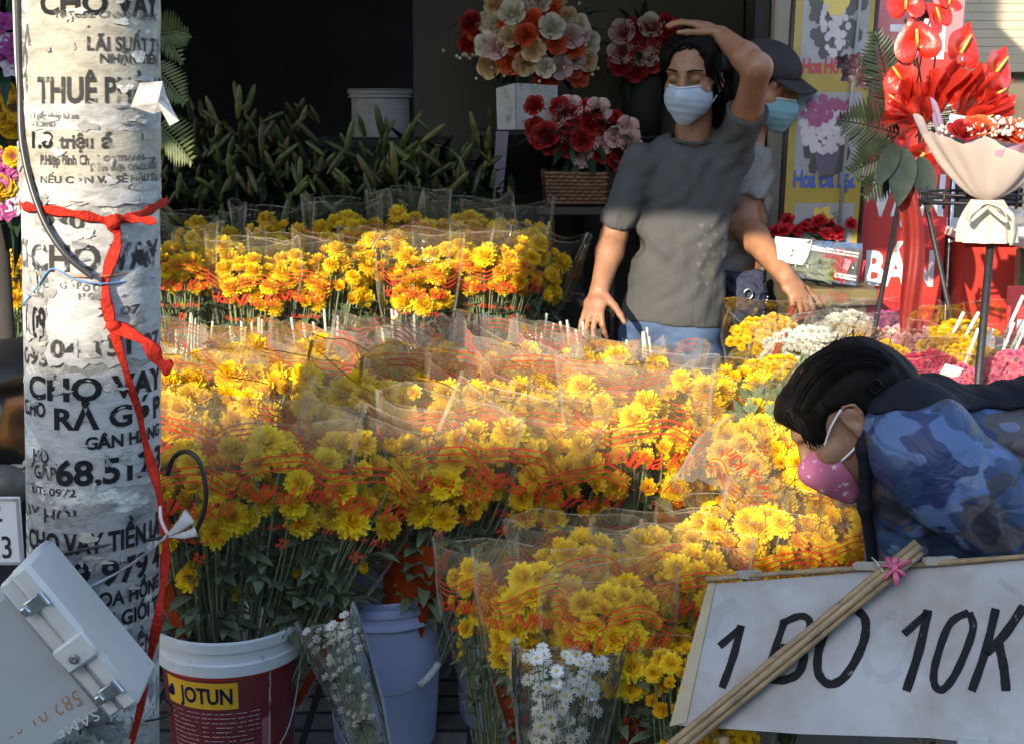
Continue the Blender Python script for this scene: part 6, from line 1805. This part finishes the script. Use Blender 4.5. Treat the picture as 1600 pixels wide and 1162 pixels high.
def skin(name, c): return pbr(name, c, .50, .20, 18, .16, 260, col2=(c[0] * .86, c[1] * .74, c[2] * .70), thr=.54, s2=34, soft=.15)
M_hair = pbr('black_hair', (.005, .004, .004), .55, .4, 60, .4, 90, stretch=(2.2, 2.2, .25), spec=.08)
M_hair2 = pbr('black_hair_bun', (.005, .004, .004), .55, .4, 60, .3, 60, stretch=(1, 1, .6), spec=.08)
waves = lambda X, Y, Z, n, lam, al, k: np.sin((n[0] * X + n[1] * Y + n[2] * Z) * 6.283 / lam + k * np.sin((al[0] * X + al[1] * Y + al[2] * Z) * 22) + 1.7 * np.sin(X * 17 + Z * 23))

# ---------------------------------------------------------------- the man in the grey shirt
Ym = 4.0
F1 = (-.42, -.88, -.22); M1 = frame(F1, (.04, 0, 1)); H1 = P(1083, 116, Ym)
man = thing('person', 'man in a dark grey T-shirt and blue mask with one hand on his head', 'person', (P(1050, 500, Ym).x, Ym, 0))
q = SDF()
Lh = head_prims(q, H1, M1, .98)
q.cone(Lh(0, -.03, -.06), P(1080, 240, 4.05), .050, .052, .02)
q.cone(P(1078, 270, 4.05), P(1050, 515, 4.05), .085, .10, .03, x=(1, 0, 0), sq=.7)
sR, eR, wR = P(992, 248, 4.03), P(959, 370, 4.04), P(937, 452, 3.92)
q.chain([sR + Vector((.016, 0, -.012)), sR.lerp(eR, .5), eR, eR.lerp(wR, .3), wR], [.037, .037, .036, .038, .026], .02)
hand(q, wR, P(922, 505, 3.86) - wR, (.35, .55, -.1), (1, -.2, 0), curls=((.45, .5, .3), (.18, .3, .25), (.12, .25, .2), (.08, .2, .2)), s=.98, spread=.16, tcurl=.25)
sL, eL, wL = P(1155, 225, 4.04), P(1184, 106, 3.83), P(1126, 55, 3.96)
q.chain([sL, sL.lerp(eL, .45), eL, eL.lerp(wL, .32), wL], [.046, .041, .037, .037, .025], .02)
hand(q, wL, P(1078, 34, 4.0) - wL, (-.25, .15, -1), (-.2, -1, 0), curls=((.3, .3, .2), (.25, .3, .2), (.25, .3, .2), (.3, .3, .2)), s=.95, tcurl=.2)
q.chain([P(1010, 540, 4.04), Vector((P(1010, 540, 4.04).x - .02, 4.06, .45)), Vector((P(1010, 540, 4.04).x - .03, 4.08, .05))], [.055, .04, .035], .02)
q.chain([P(1085, 540, 4.04), Vector((P(1085, 540, 4.04).x + .02, 4.06, .45)), Vector((P(1085, 540, 4.04).x + .03, 4.08, .05))], [.055, .04, .035], .02)
body = q.build('body', skin('skin_tan', (.30, .15, .08)), man, .0045)
# T-shirt
q = SDF()
q.cone(P(1076, 262, 4.05), P(1066, 380, 4.05), .132, .130, .03, x=(1, 0, 0), sq=.66).cone(P(1066, 380, 4.05), P(1046, 520, 4.05), .130, .152, .03, x=(1, 0, 0), sq=.70)
q.cone(P(1012, 250, 4.04), P(1080, 228, 4.05), .046, .056, .03).cone(P(1080, 228, 4.05), P(1140, 240, 4.05), .056, .052, .03)
cR = sR.lerp(eR, .82)
q.cone(sR + Vector((.012, 0, -.010)), cR, .054, .051, .015)
cL = sL.lerp(eL, .42)
q.cone(sL + Vector((-.018, 0, -.03)), cL, .058, .056, .03).cone(sL + Vector((-.03, 0, -.03)), P(1118, 300, 4.05), .056, .07, .03)
for (c_, d_) in ((cR, (eR - sR)), (cL, (eL - sL))):
    d_ = d_.normalized(); x_ = d_.orthogonal().normalized(); Md = Matrix((x_, d_.cross(x_), d_)).transposed()
    q.ell(c_ + d_ * .058, (.10, .10, .052), Md, .004, True)
q.cone(Lh(0, -.02, -.09), P(1080, 209, 4.03), .052, .053, .005, sub=True)
hem = P(1046, 507, 4.0); q.cut(hem, (-.10, -.06, -1), .004)
dsp = lambda X, Y, Z: (.0026 * waves(X, Y, Z, (.80, .1, -.60), .058, (.6, 0, .8), 1.2) * np.clip(.35 + (X - .42) * 3.2, .25, 1.2) + .0010 * waves(X, Y, Z, (.62, 0, -.78), .041, (.8, 0, .6), 1.5) + .0035 * waves(X, Y, Z, (.95, .2, .3), .13, (.2, 0, 1), 1.0)) * np.clip((Z - .80) * 8, .3, 1)
shirt = q.build('t_shirt', cloth('shirt_grey', (.070, .071, .071), .06, .85, (1.5, 1, .5), (0, R(-38), 0), 5.5, .38), man, .006, dsp, 1)
g = MB()
tri = []
for r_ in range(7):
    for k in range(3 if r_ % 2 else 2):
        cx, cy = 1096 + k * 15 + (r_ % 2) * 7 - r_, 350 + r_ * 15
        tri.append((cx, cy))
# printed triangle marks sit on the shirt front
bpy.context.view_layer.update()
def hit_world(o, px, py):
    mi = o.matrix_world.inverted(); d = (P(px, py, 4) - CP).normalized()
    ok, loc, nn, ix = o.ray_cast(mi @ CP, mi.to_3x3() @ d)
    return (o.matrix_world @ loc + nn * .0016) if ok else None
for (cx, cy) in tri:
    pts = [hit_world(shirt, cx + a, cy + b) for a, b in ((-5, 0), (5, 0), (0, 9))]
    if all(p is not None for p in pts): g.poly(pts)
if g.f:
    pm_ = g.build('shirt_print', pbr('print_faded', (.10, .10, .098), .8), man)
g = MB(); nc_ = P(1080, 216, 4.035)
g.tube([nc_ + Vector((.063 * math.cos(a * .2618), .060 * math.sin(a * .2618), .012 * math.sin(a * .2618) - .002 * math.cos(a * .2618))) for a in range(25)], .0065, 8, flat=.7)
g.build('neckband', cloth('shirt_grey', (.092, .092, .090)), shirt)
# jeans
q = SDF()
hipc = P(1046, 515, 4.05)
q.cone(hipc, hipc - Vector((.0, 0, .10)), .148, .150, .03, x=(1, 0, 0), sq=.70)
for sx in (-1, 1):
    a_ = hipc + Vector((sx * .075, 0, -.10)); q.chain([a_, Vector((a_.x + sx * .012, 4.06, .46)), Vector((a_.x + sx * .02, 4.09, .03))], [.085, .062, .055], .02)
q.build('jeans', pbr('denim', (.032, .060, .125), .8, .2, 30, .2, 500, col2=(.07, .12, .22), thr=.5, s2=8, soft=.15), man, .0075, lambda X, Y, Z: .003 * waves(X, Y, Z, (.3, 0, .95), .05, (1, 0, .2), 1.2))
for sx in (-1, 1):
    a_ = hipc.x + sx * .10
    g = MB(); g.ball((a_, 4.02, .035), (.045, .12, .035), 12); g.build('shoe', M_black, man)
# hair
q = SDF()
def LL_(*p): return Lh(*p)
q.ell(LL_(0, -.018, .044), (.090, .106, .088), M1, .02)
q.cone(LL_(0, -.075, .0), LL_(0, -.07, -.135), .060, .048, .03, x=M1.col[0], sq=.7)
q.cone(LL_(-.062, -.055, .05), LL_(-.098, -.068, -.150), .052, .056, .02).cone(LL_(.070, -.030, .03), LL_(.074, -.035, -.09), .028, .026, .02)
q.cone(LL_(.066, .028, .060), LL_(.074, .014, -.010), .022, .016, .015).cone(LL_(-.062, .025, .065), LL_(-.080, .008, .016), .024, .014, .015)
q.ell(LL_(-.006, .094, .028), (.060, .056, .078), M1, .012, True)
q.ell(LL_(-.100, .012, -.02), (.028, .030, .034), M1, .01, True)
q.build('hair', M_hair, man, .004, lambda X, Y, Z: .0025 * np.sin(X * 240 + 3 * np.sin(Z * 30)) * np.sin(Y * 200 + 2 * np.sin(Z * 24)), 1)
g = MB(); rd = random.Random(4)
for k in range(26):
    a0 = LL_(rd.uniform(-.05, .055), rd.uniform(.045, .07), rd.uniform(.085, .10)); sx = 1 if k % 2 else -1
    g.tube(bez([a0, LL_(sx * rd.uniform(.055, .075), rd.uniform(.03, .06), rd.uniform(.03, .06)), LL_(sx * rd.uniform(.078, .09), rd.uniform(-.03, .02), rd.uniform(-.09, -.02))], 4), [.0022] * 8 + [.0006], 4)
g.build('hair_strands', M_hair, man)
g = MB()
for sx in (-1, 1):
    g.tube(bez([LL_(sx * .014, .098, .026), LL_(sx * .034, .0955, .031), LL_(sx * .056, .073, .026)], 4), [.003, .0048, .0056, .0056, .005, .0045, .004, .003, .0015], 6, flat=.5)
    g.tube(bez([LL_(sx * .017, .0915, -.004), LL_(sx * .031, .094, -.006), LL_(sx * .046, .0825, -.001)], 4), .0016, 5)
g.build('eyebrows_and_lashes', M_hair, man)
def face_mask(t, Lf, M, mat_, cut_top, h=.0035, k=1.0, white=True, loop_side=-1, disp=None):
    q = SDF(); s = k
    q.ell(Lf(0, .040, -.055), (.068 * s, .078 * s, .064 * s), M, .01)
    q.cone(Lf(0, .092, -.02), Lf(0, .112, -.036), .012, .015, .02)
    q.cone(Lf(0, .10, -.05), Lf(0, .085, -.105), .020, .022, .03)
    q.cut(Lf(0, .10, cut_top), M @ Vector((0, -.10, 1)), .003)
    q.cut(Lf(0, .030, -.04), M @ Vector((0, -1, .18)), .003)
    o = q.build('mask', mat_, t, h, disp or (lambda X, Y, Z: .0006 * np.sin(Z * 330 + X * 40)), 1)
    g = MB()
    for sx in (-1, 1):
        g.tube(bez([Lf(sx * .060, .036, -.026), Lf(sx * .078, .010, .006), Lf(sx * .086, -.012, .022), Lf(sx * .084, -.030, .0), Lf(sx * .080, -.016, -.036), Lf(sx * .062, .034, -.078)], 5), .0017, 6)
    g.build('ear_loop', pbr('loop_white', (.75, .75, .75), .7), o)
    if white:
        g = MB(); g.tube(bez([Lf(-.062, .052, cut_top - .004), Lf(-.036, .088, cut_top + .001), Lf(0, .117, cut_top + .002), Lf(.036, .088, cut_top + .001), Lf(.062, .052, cut_top - .004)], 5), .0026, 6)
        g.build('nose_band', pbr('mask_band', (.62, .64, .68), .7), o)
    return o
face_mask(man, Lh, M1, pbr('mask_blue', (.36, .43, .52), .8, .06, 20, .15, 300), -.016)

# ---------------------------------------------------------------- the man in the cap behind him
Yn = 4.32
F2 = (.72, -.62, -.28); M2 = frame(F2, (.05, -.1, 1)); H2 = P(1196, 134, Yn)
m2 = thing('person', 'man in a dark cap and pale blue mask reaching down behind the grey shirt', 'person', (P(1150, 500, Yn).x, Yn, 0))
q = SDF(); L2 = head_prims(q, H2, M2, .95)
q.cone(L2(0, -.03, -.06), P(1165, 232, Yn), .05, .055, .03)
q.cone(P(1150, 260, Yn), P(1135, 520, Yn), .10, .11, .03, x=(1, 0, 0), sq=.7)
s2, e2_, w2 = P(1168, 252, Yn - .02), P(1160, 348, Yn - .08), P(1226, 430, Yn - .28)
q.chain([s2, s2.lerp(e2_, .5), e2_, e2_.lerp(w2, .3), w2], [.050, .046, .042, .042, .029], .02)
hand(q, w2, P(1262, 482, Yn - .36) - w2, (-.35, .55, -.55), (.5, -.7, .4), curls=((.35, .5, .3), (.45, .5, .35), (.5, .55, .4), (.55, .6, .4)), s=1.06, spread=.12, tcurl=.35)
s3 = P(1080, 250, Yn + .05); q.chain([s3, s3 + Vector((-.04, .05, -.26)), s3 + Vector((-.03, -.02, -.48))], [.05, .04, .03], .02)
for sx in (-1, 1):
    hx = P(1135, 540, Yn).x + sx * .07; q.chain([Vector((hx, Yn, .80)), Vector((hx, Yn + .03, .45)), Vector((hx, Yn + .04, .05))], [.075, .05, .035], .02)
q.build('body', skin('skin_tan_warm', (.34, .17, .09)), m2, .0045)
q = SDF()
q.cone(P(1140, 275, Yn + .02), P(1128, 400, Yn + .02), .135, .130, .04, x=(1, 0, 0), sq=.7).cone(P(1128, 400, Yn + .02), P(1122, 500, Yn + .02), .130, .150, .04, x=(1, 0, 0), sq=.72)
q.cone(P(1080, 255, Yn), P(1170, 250, Yn), .055, .055, .04)
c2 = s2.lerp(e2_, .55); q.cone(s2, c2, .064, .066, .03)
d_ = (e2_ - s2).normalized(); x_ = d_.orthogonal().normalized(); q.ell(c2 + d_ * .062, (.10, .10, .052), Matrix((x_, d_.cross(x_), d_)).transposed(), .004, True)
q.cut(P(1122, 480, Yn), (0, 0, -1), .004)
q.build('t_shirt', cloth('shirt_pale', (.26, .245, .225), .08, .85, (1.6, 1, .55), (0, R(-30), 0), 8.0, .7), m2, .0065, lambda X, Y, Z: .005 * waves(X, Y, Z, (.7, 0, -.7), .06, (.6, 0, .8), 1.2), 1)
q = SDF(); hc = P(1122, 485, Yn + .02)
q.cone(hc, hc - Vector((0, 0, .12)), .150, .152, .03, x=(1, 0, 0), sq=.72)
for sx in (-1, 1):
    a_ = hc + Vector((sx * .075, 0, -.12)); q.chain([a_, Vector((a_.x + sx * .01, Yn + .03, .44)), Vector((a_.x + sx * .015, Yn + .05, .03))], [.085, .062, .055], .02)
q.build('trousers', cloth('trousers_grey', (.26, .25, .235), .12, .85, (1, 1, .8), (0, 0, 0), 8.0, .7), m2, .008, lambda X, Y, Z: .003 * waves(X, Y, Z, (.3, 0, .95), .06, (1, 0, .2), 1.2))
for sx in (-1, 1):
    g = MB(); g.ball((hc.x + sx * .095, Yn - .01, .035), (.045, .12, .035), 12); g.build('shoe', M_black, m2)
q = SDF(); q.ell(L2(0, -.02, .035), (.086, .104, .080), M2, .01); q.cone(L2(0, -.07, 0), L2(0, -.07, -.06), .05, .04, .02)
q.ell(L2(0, .085, -.01), (.08, .06, .075), M2, .01, True)
q.build('hair', M_hair, m2, .005)
q = SDF(); q.ell(L2(0, -.012, .058), (.092, .110, .080), M2, .01); q.cut(L2(0, 0, .034), M2 @ Vector((0, .12, -1)), .004)
M_cap = pbr('cap_dark', (.022, .016, .018), .8, .2, 20, .2, 300)
cap = q.build('cap', M_cap, m2, .004)
q = SDF(); q.cone(L2(0, .075, .040), L2(0, .150, .022), .075, .062, .01, x=M2.col[0], sq=.14)
q.build('brim', M_cap, cap, .004)
face_mask(m2, L2, M2, pbr('mask_pale_blue', (.20, .40, .48), .8, .06, 20, .15, 300), -.016, k=.97)

# navy waist bag
t = thing('waist_bag', 'navy cloth waist bag with a steel ring, worn by the man in the cap', 'bag', P(1162, 465, Yn - .16))
q = SDF(); cb = P(1166, 462, Yn - .17)
q.ell(cb, (.062, .045, .062), Matrix.Rotation(.35, 3, 'Y'), .02); q.ell(cb + Vector((.012, -.012, -.035)), (.045, .038, .05), None, .02); q.cone(cb + Vector((-.06, .02, .05)), cb + Vector((.03, .0, .05)), .022, .026, .015); q.cone(cb + Vector((-.03, -.02, -.06)), cb + Vector((.0, 0, -.08)), .03, .02, .02)
q.build('pouch', cloth('bag_navy', (.035, .042, .075), .2, .75, (1, 1, 1), (0, R(30), 0), 16.0, .9), t, .004, lambda X, Y, Z: .004 * waves(X, Y, Z, (.5, 0, .8), .035, (1, 0, 0), 1.5), 1)
g = MB(); rc = cb + Vector((-.004, -.058, .012)); g.tube([rc + Vector((.013 * math.cos(a * .5236), 0, .015 * math.sin(a * .5236))) for a in range(13)], .003, 6, caps=False); g.build('ring', M_steel, t)
g = MB(); g.tube(bez([cb + Vector((-.07, .03, .05)), cb + Vector((-.16, .02, .035)), cb + Vector((-.30, .0, .0))], 6), .016, 8, flat=.25, ref=(0, 0, 1)); g.tube(bez([cb + Vector((.0, -.02, -.07)), cb + Vector((-.005, -.02, -.10)), cb + Vector((.0, -.02, -.125))], 4), .007, 6, flat=.3); g.build('strap', M_black, t)
g = MB()
for k in range(9): g.ball(cb + Vector((.058 - .002 * k, -.03, .0 - .009 * k)), .004, 6)
g.build('chain', M_steel, t)
# red plastic strings from his hand
g = MB()
for (pts, w) in (([(1240, 478, Yn - .38), (1218, 520, 3.8), (1196, 560, 3.6), (1170, 606, 3.5)], .006), ([(1268, 486, Yn - .40), (1240, 505, 3.8), (1214, 545, 3.58), (1192, 620, 3.45)], .010)):
    p_ = bez([P(*a) for a in pts], 7); g.tube(p_, [w * (1 + .3 * math.sin(i * .8)) for i in range(len(p_))], 6, flat=.25, ref=(1, 0, 0))
tag(g.build('plastic_string', pbr('string_red', (.66, .10, .06), .35, .15, 30, trans=.45)), 'two translucent red plastic strings hanging from the hand of the man in the cap', 'string')

# ---------------------------------------------------------------- the woman bending over the flowers
Yv = 2.52
Fw = IR * -.72 + IU * -.66 + IF * .10; Uw = IR * -.68 + IU * .72; M3 = frame(Fw, Uw); H3 = P(1313, 652, Yv)
wo = thing('person', 'person with black hair and pink mask bending down in a blue camouflage jacket', 'person', (P(1500, 700, Yv).x, Yv, 0))
q = SDF(); L3 = head_prims(q, H3, M3, .98)
q.cone(L3(0, -.02, -.05), P(1430, 700, Yv + .02), .056, .066, .03).cone(L3(0, .02, -.07), P(1400, 745, Yv + .02), .045, .05, .03)
q.cone(P(1460, 710, Yv + .05), P(1760, 720, Yv + .05), .10, .12, .03)
sW, eW = P(1455, 715, Yv - .14), P(1585, 830, Yv - .18); wW = P(1690, 960, Yv - .22)
q.chain([sW, eW, wW], [.055, .044, .03], .02); hand(q, wW, P(1700, 1060, Yv - .2) - wW, (.2, .8, 0), (-1, 0, 0), s=.95)
sX = P(1440, 710, Yv + .22); q.chain([sX, sX + Vector((.06, .02, -.25)), sX + Vector((.05, -.03, -.45))], [.052, .042, .028], .02); hand(q, sX + Vector((.05, -.03, -.45)), (0, -.1, -1), (-.5, -.8, 0), (-1, 0, 0), s=.95)
hx = P(1790, 730, Yv + .04)
for dy in (-.09, .09):
    q.chain([hx + Vector((0, dy, 0)), Vector((hx.x + .02, hx.y + dy, .45)), Vector((hx.x + .03, hx.y + dy, .05))], [.08, .055, .036], .02)
q.build('body', skin('skin_light', (.27, .155, .10)), wo, .0038)
# jacket
def torso(q, e):
    q.cone(P(1436, 690, Yv + .05), P(1640, 712, Yv + .05), .118 + e, .150 + e, .06, x=(0, 1, 0), sq=.84).cone(P(1640, 712, Yv + .05), P(1790, 730, Yv + .05), .150 + e, .165 + e, .06, x=(0, 1, 0), sq=.9)
    q.cone(P(1430, 672, Yv - .10), P(1430, 672, Yv + .20), .082 + e, .082 + e, .05)
def camo():
    m, t, out = NT('camouflage'); L = t.links.new
    tc = nd(t, 'ShaderNodeTexCoord'); src = tc.outputs['Object']
    mp = nd(t, 'ShaderNodeMapping'); mp.inputs['Scale'].default_value = (1.0, 1.0, 1.35); mp.inputs['Rotation'].default_value = (0, .5, 0); L(src, mp.inputs[0])
    c = (.022, .046, .115)
    first = True
    for i, (col, sc, th, off) in enumerate((((.060, .108, .25), 8.0, .53, 0), ((.060, .057, .070), 7.5, .555, 3.1), ((.012, .024, .095), 8.5, .56, 7.7), ((.018, .020, .036), 9.5, .60, 12.3), ((.09, .135, .23), 12, .65, 21.0))):
        va = nd(t, 'ShaderNodeVectorMath', operation='ADD'); va.inputs[1].default_value = (off, off * .7, off * 1.3); L(mp.outputs[0], va.inputs[0])
        n = nd(t, 'ShaderNodeTexNoise', in_Scale=float(sc), in_Detail=2.5, in_Roughness=.45, in_Distortion=.35); L(va.outputs[0], n.inputs['Vector'])
        fr = ramp(t, n.outputs[0], [(th - .006, 0.0), (th + .006, 1.0)])
        c = mixc(t, fr.outputs[0], c, col)
    p = nd(t, 'ShaderNodeBsdfPrincipled'); p.inputs['Roughness'].default_value = .55; L(c, p.inputs['Base Color'])
    n3 = nd(t, 'ShaderNodeTexNoise', in_Scale=8.0, in_Detail=3.0, in_Distortion=1.2); L(mp.outputs[0], n3.inputs['Vector'])
    pp = nd(t, 'ShaderNodeMath', operation='PINGPONG'); pp.inputs[1].default_value = .11; L(n3.outputs[0], pp.inputs[0])
    b = nd(t, 'ShaderNodeBump', in_Strength=.32, in_Distance=.05); L(pp.outputs[0], b.inputs['Height']); L(b.outputs[0], p.inputs['Normal'])
    L(p.outputs[0], out.inputs[0]); return m
q = SDF(); torso(q, 0)
q.cone(P(1420, 690, Yv - .08), P(1412, 880, Yv - .02), .075, .070, .05).cone(P(1420, 690, Yv + .14), P(1420, 860, Yv + .12), .07, .07, .05).cone(P(1450, 780, Yv), P(1560, 900, Yv + .04), .12, .14, .06)
cW = sW.lerp(eW, .98)
q.chain([sW, sW.lerp(cW, .5), cW], [.098, .090, .078], .035)
d_ = (eW - sW).normalized(); x_ = d_.orthogonal().normalized(); q.ell(cW + d_ * .072, (.12, .12, .056), Matrix((x_, d_.cross(x_), d_)).transposed(), .004, True)
q.cone(P(1300, 720, Yv + .02), P(1392, 730, Yv + .02), .07, .066, .01, sub=True)
fold = lambda X, Y, Z: .013 * (1 - np.abs(waves(X, Y, Z, (.55, .2, -.85), .17, (.8, .4, .5), 1.2)) ** .6) * np.clip((X - .66) * 4, .3, 1) * np.clip((.98 - Z) * 6, .1, 1) + .004 * (1 + waves(X, Y, Z, (.9, .1, .35), .06, (.3, .2, 1), 1.6)) * np.clip((.97 - Z) * 6, .1, 1)
q.build('jacket', camo(), wo, .005, fold, 1)
a_, b_ = P(1380, 645, Yv - .1), P(1610, 640, Yv - .1)
q2n = (b_ - a_).cross(IF).normalized()
if q2n.z > 0: q2n = -q2n
yk = SDF(); torso(yk, .009); yk.cone(P(1374, 652, Yv + .04), P(1440, 668, Yv + .05), .070, .098, .03); yk.cut(a_, q2n, .006)
yk.build('yoke', cloth('yoke_navy', (.008, .010, .016), .15, .8, (.6, 1, 1.6), (0, 0, 0), 8.0, .5, spec=.15), wo, .005, lambda X, Y, Z: .002 * waves(X, Y, Z, (1, 0, .4), .07, (0, 1, 0), 1), 1)
cs_ = SDF(); cs_.chain([P(1378, 640, Yv - .09), P(1352, 700, Yv - .10), P(1352, 790, Yv - .085), P(1364, 880, Yv - .06)], [.020, .014, .011, .011], .02)
cs_.build('collar', cloth('yoke_navy', (.008, .010, .016)), wo, .004)
q = SDF(); 
for dy in (-.09, .09): q.chain([hx + Vector((.03, dy, .0)), Vector((hx.x + .05, hx.y + dy, .45)), Vector((hx.x + .05, hx.y + dy, .04))], [.125, .085, .07], .03)
q.build('trousers', pbr('trousers_black', (.02, .02, .024), .85, .2), wo, .01)
for dy in (-.09, .09):
    g = MB(); g.ball((hx.x + .0, hx.y + dy, .035), (.12, .045, .035), 12); g.build('shoe', M_black, wo)
# hair
q = SDF()
q.ell(L3(0, -.024, .030), (.090, .114, .086), M3, .02); q.ell(L3(0, -.075, .02), (.080, .075, .085), M3, .03)
q.ell(L3(0, .040, .068), (.070, .052, .040), M3, .02)
q.cone(L3(0, -.105, -.02), P(1396, 640, Yv + .0), .056, .036, .03); q.cone(L3(-.045, -.055, -.02), L3(-.030, -.055, -.105), .040, .030, .02); q.cone(L3(.045, -.055, -.02), L3(.03, -.055, -.105), .040, .030, .02)
q.ell(L3(0, .105, -.005), (.062, .045, .072), M3, .012, True)
q.ell(L3(-.100, .016, -.026), (.050, .052, .064), M3, .006, True)
q.build('hair', M_hair2, wo, .004, lambda X, Y, Z: .0007 * np.sin((X * .8 + Z * .6) * 260 + 3 * np.sin(Y * 30)), 1)
g = MB(); rd = random.Random(9)
for k in range(46):
    b0 = L3(-.070 + rd.uniform(-.012, .01), rd.uniform(-.06, -.02), rd.uniform(-.05, .02))
    e0 = L3(-.072 + rd.uniform(-.02, .015), rd.uniform(-.03, .012), rd.uniform(-.15, -.06))
    md = b0.lerp(e0, .5) + Vector((rd.uniform(-.012, .012), -.012, rd.uniform(-.012, .012)))
    g.tube(bez([b0, md, e0], 4), [.0016, .0015, .0014, .0013, .0012, .0011, .001, .0008, .0004], 4)
for k in range(30):
    a_ = rd.uniform(-.6, .9)
    b0 = L3(-.06, .05 + rd.uniform(-.02, .02), .09); g.tube(bez([b0, L3(-.068, .065 + rd.uniform(-.01, .01), .055), L3(-.066 + rd.uniform(-.008, .006), .070 + rd.uniform(-.015, .012), .02 + rd.uniform(-.03, .01))], 4), [.0014] * 8 + [.0004], 4)
for k in range(130):                         # strands lying over the scalp
    az = rd.uniform(-1.45, 1.45); pts = []; wg = rd.uniform(-.10, .10)
    for i in range(7):
        a_ = -.9 + 2.6 * i / 6 + rd.uniform(-.03, .03)
        az2 = az + wg * math.sin(i * .9 + k); x_, y_, z_ = math.sin(az2) * .092, -math.sin(a_) * .117 * math.cos(az * .55), math.cos(a_) * .090 * math.cos(az * .75)
        pts.append(L3(x_ * (1 + .05 * math.sin(i + k)), y_ - .024, z_ + .031))
    g.tube(bez(pts, 3), [.0003] + [.0007] * 17 + [.0003], 4)
for k in range(34):                          # loose hairs standing off the outline
    a_ = rd.uniform(-.9, 1.7); z0 = rd.uniform(-.05, .05)
    p0 = L3(z0, -math.sin(a_) * .112 - .024, math.cos(a_) * .086 + .030); e_ = (p0 - H3).normalized()
    g.tube(bez([p0, p0 + e_ * .003 + M3 @ Vector((rd.uniform(-.01, .01), -.012, 0)), p0 + e_ * rd.uniform(.0, .006) + M3 @ Vector((rd.uniform(-.02, .02), -.030, rd.uniform(-.01, .01)))], 4), [.0006] * 8 + [.0002], 4)
g.tube([P(1367 + 9 * math.cos(a * .45), 604 + 11 * math.sin(a * .45), Yv - .10) for a in range(15)], .0035, 6)
g.build('hair_strands', M_hair2, wo)
mk = pbr('mask_pink', (.38, .11, .21), .8, .12, 20, .1, 300, col2=(.62, .52, .60), thr=.61, soft=.015, s2=75)
q = SDF()
q.ell(L3(0, .034, -.056), (.064, .084, .066), M3, .01); q.cone(L3(0, .092, -.02), L3(0, .114, -.036), .012, .015, .02); q.cone(L3(0, .10, -.05), L3(0, .078, -.112), .022, .026, .03)
q.cut(L3(-.05, .062, -.006), M3 @ Vector((0, .15, 1)), .003); q.cut(L3(0, .053, -.024), M3 @ Vector((0, -1, -.06)), .003)
o = q.build('mask', mk, wo, .0035, None, 1)
for sx in (-1, 1):
    for lp in ([L3(sx * .058, .060, -.010), L3(sx * .076, .028, .012), L3(sx * .088, -.006, .026)], [L3(sx * .060, .056, -.050), L3(sx * .074, .024, -.046), L3(sx * .084, -.004, -.038)]):
        g = MB(); g.tube(bez(lp, 5), .0021, 6); g.build('ear_loop', pbr('loop_white', (.75, .75, .75), .7), o)
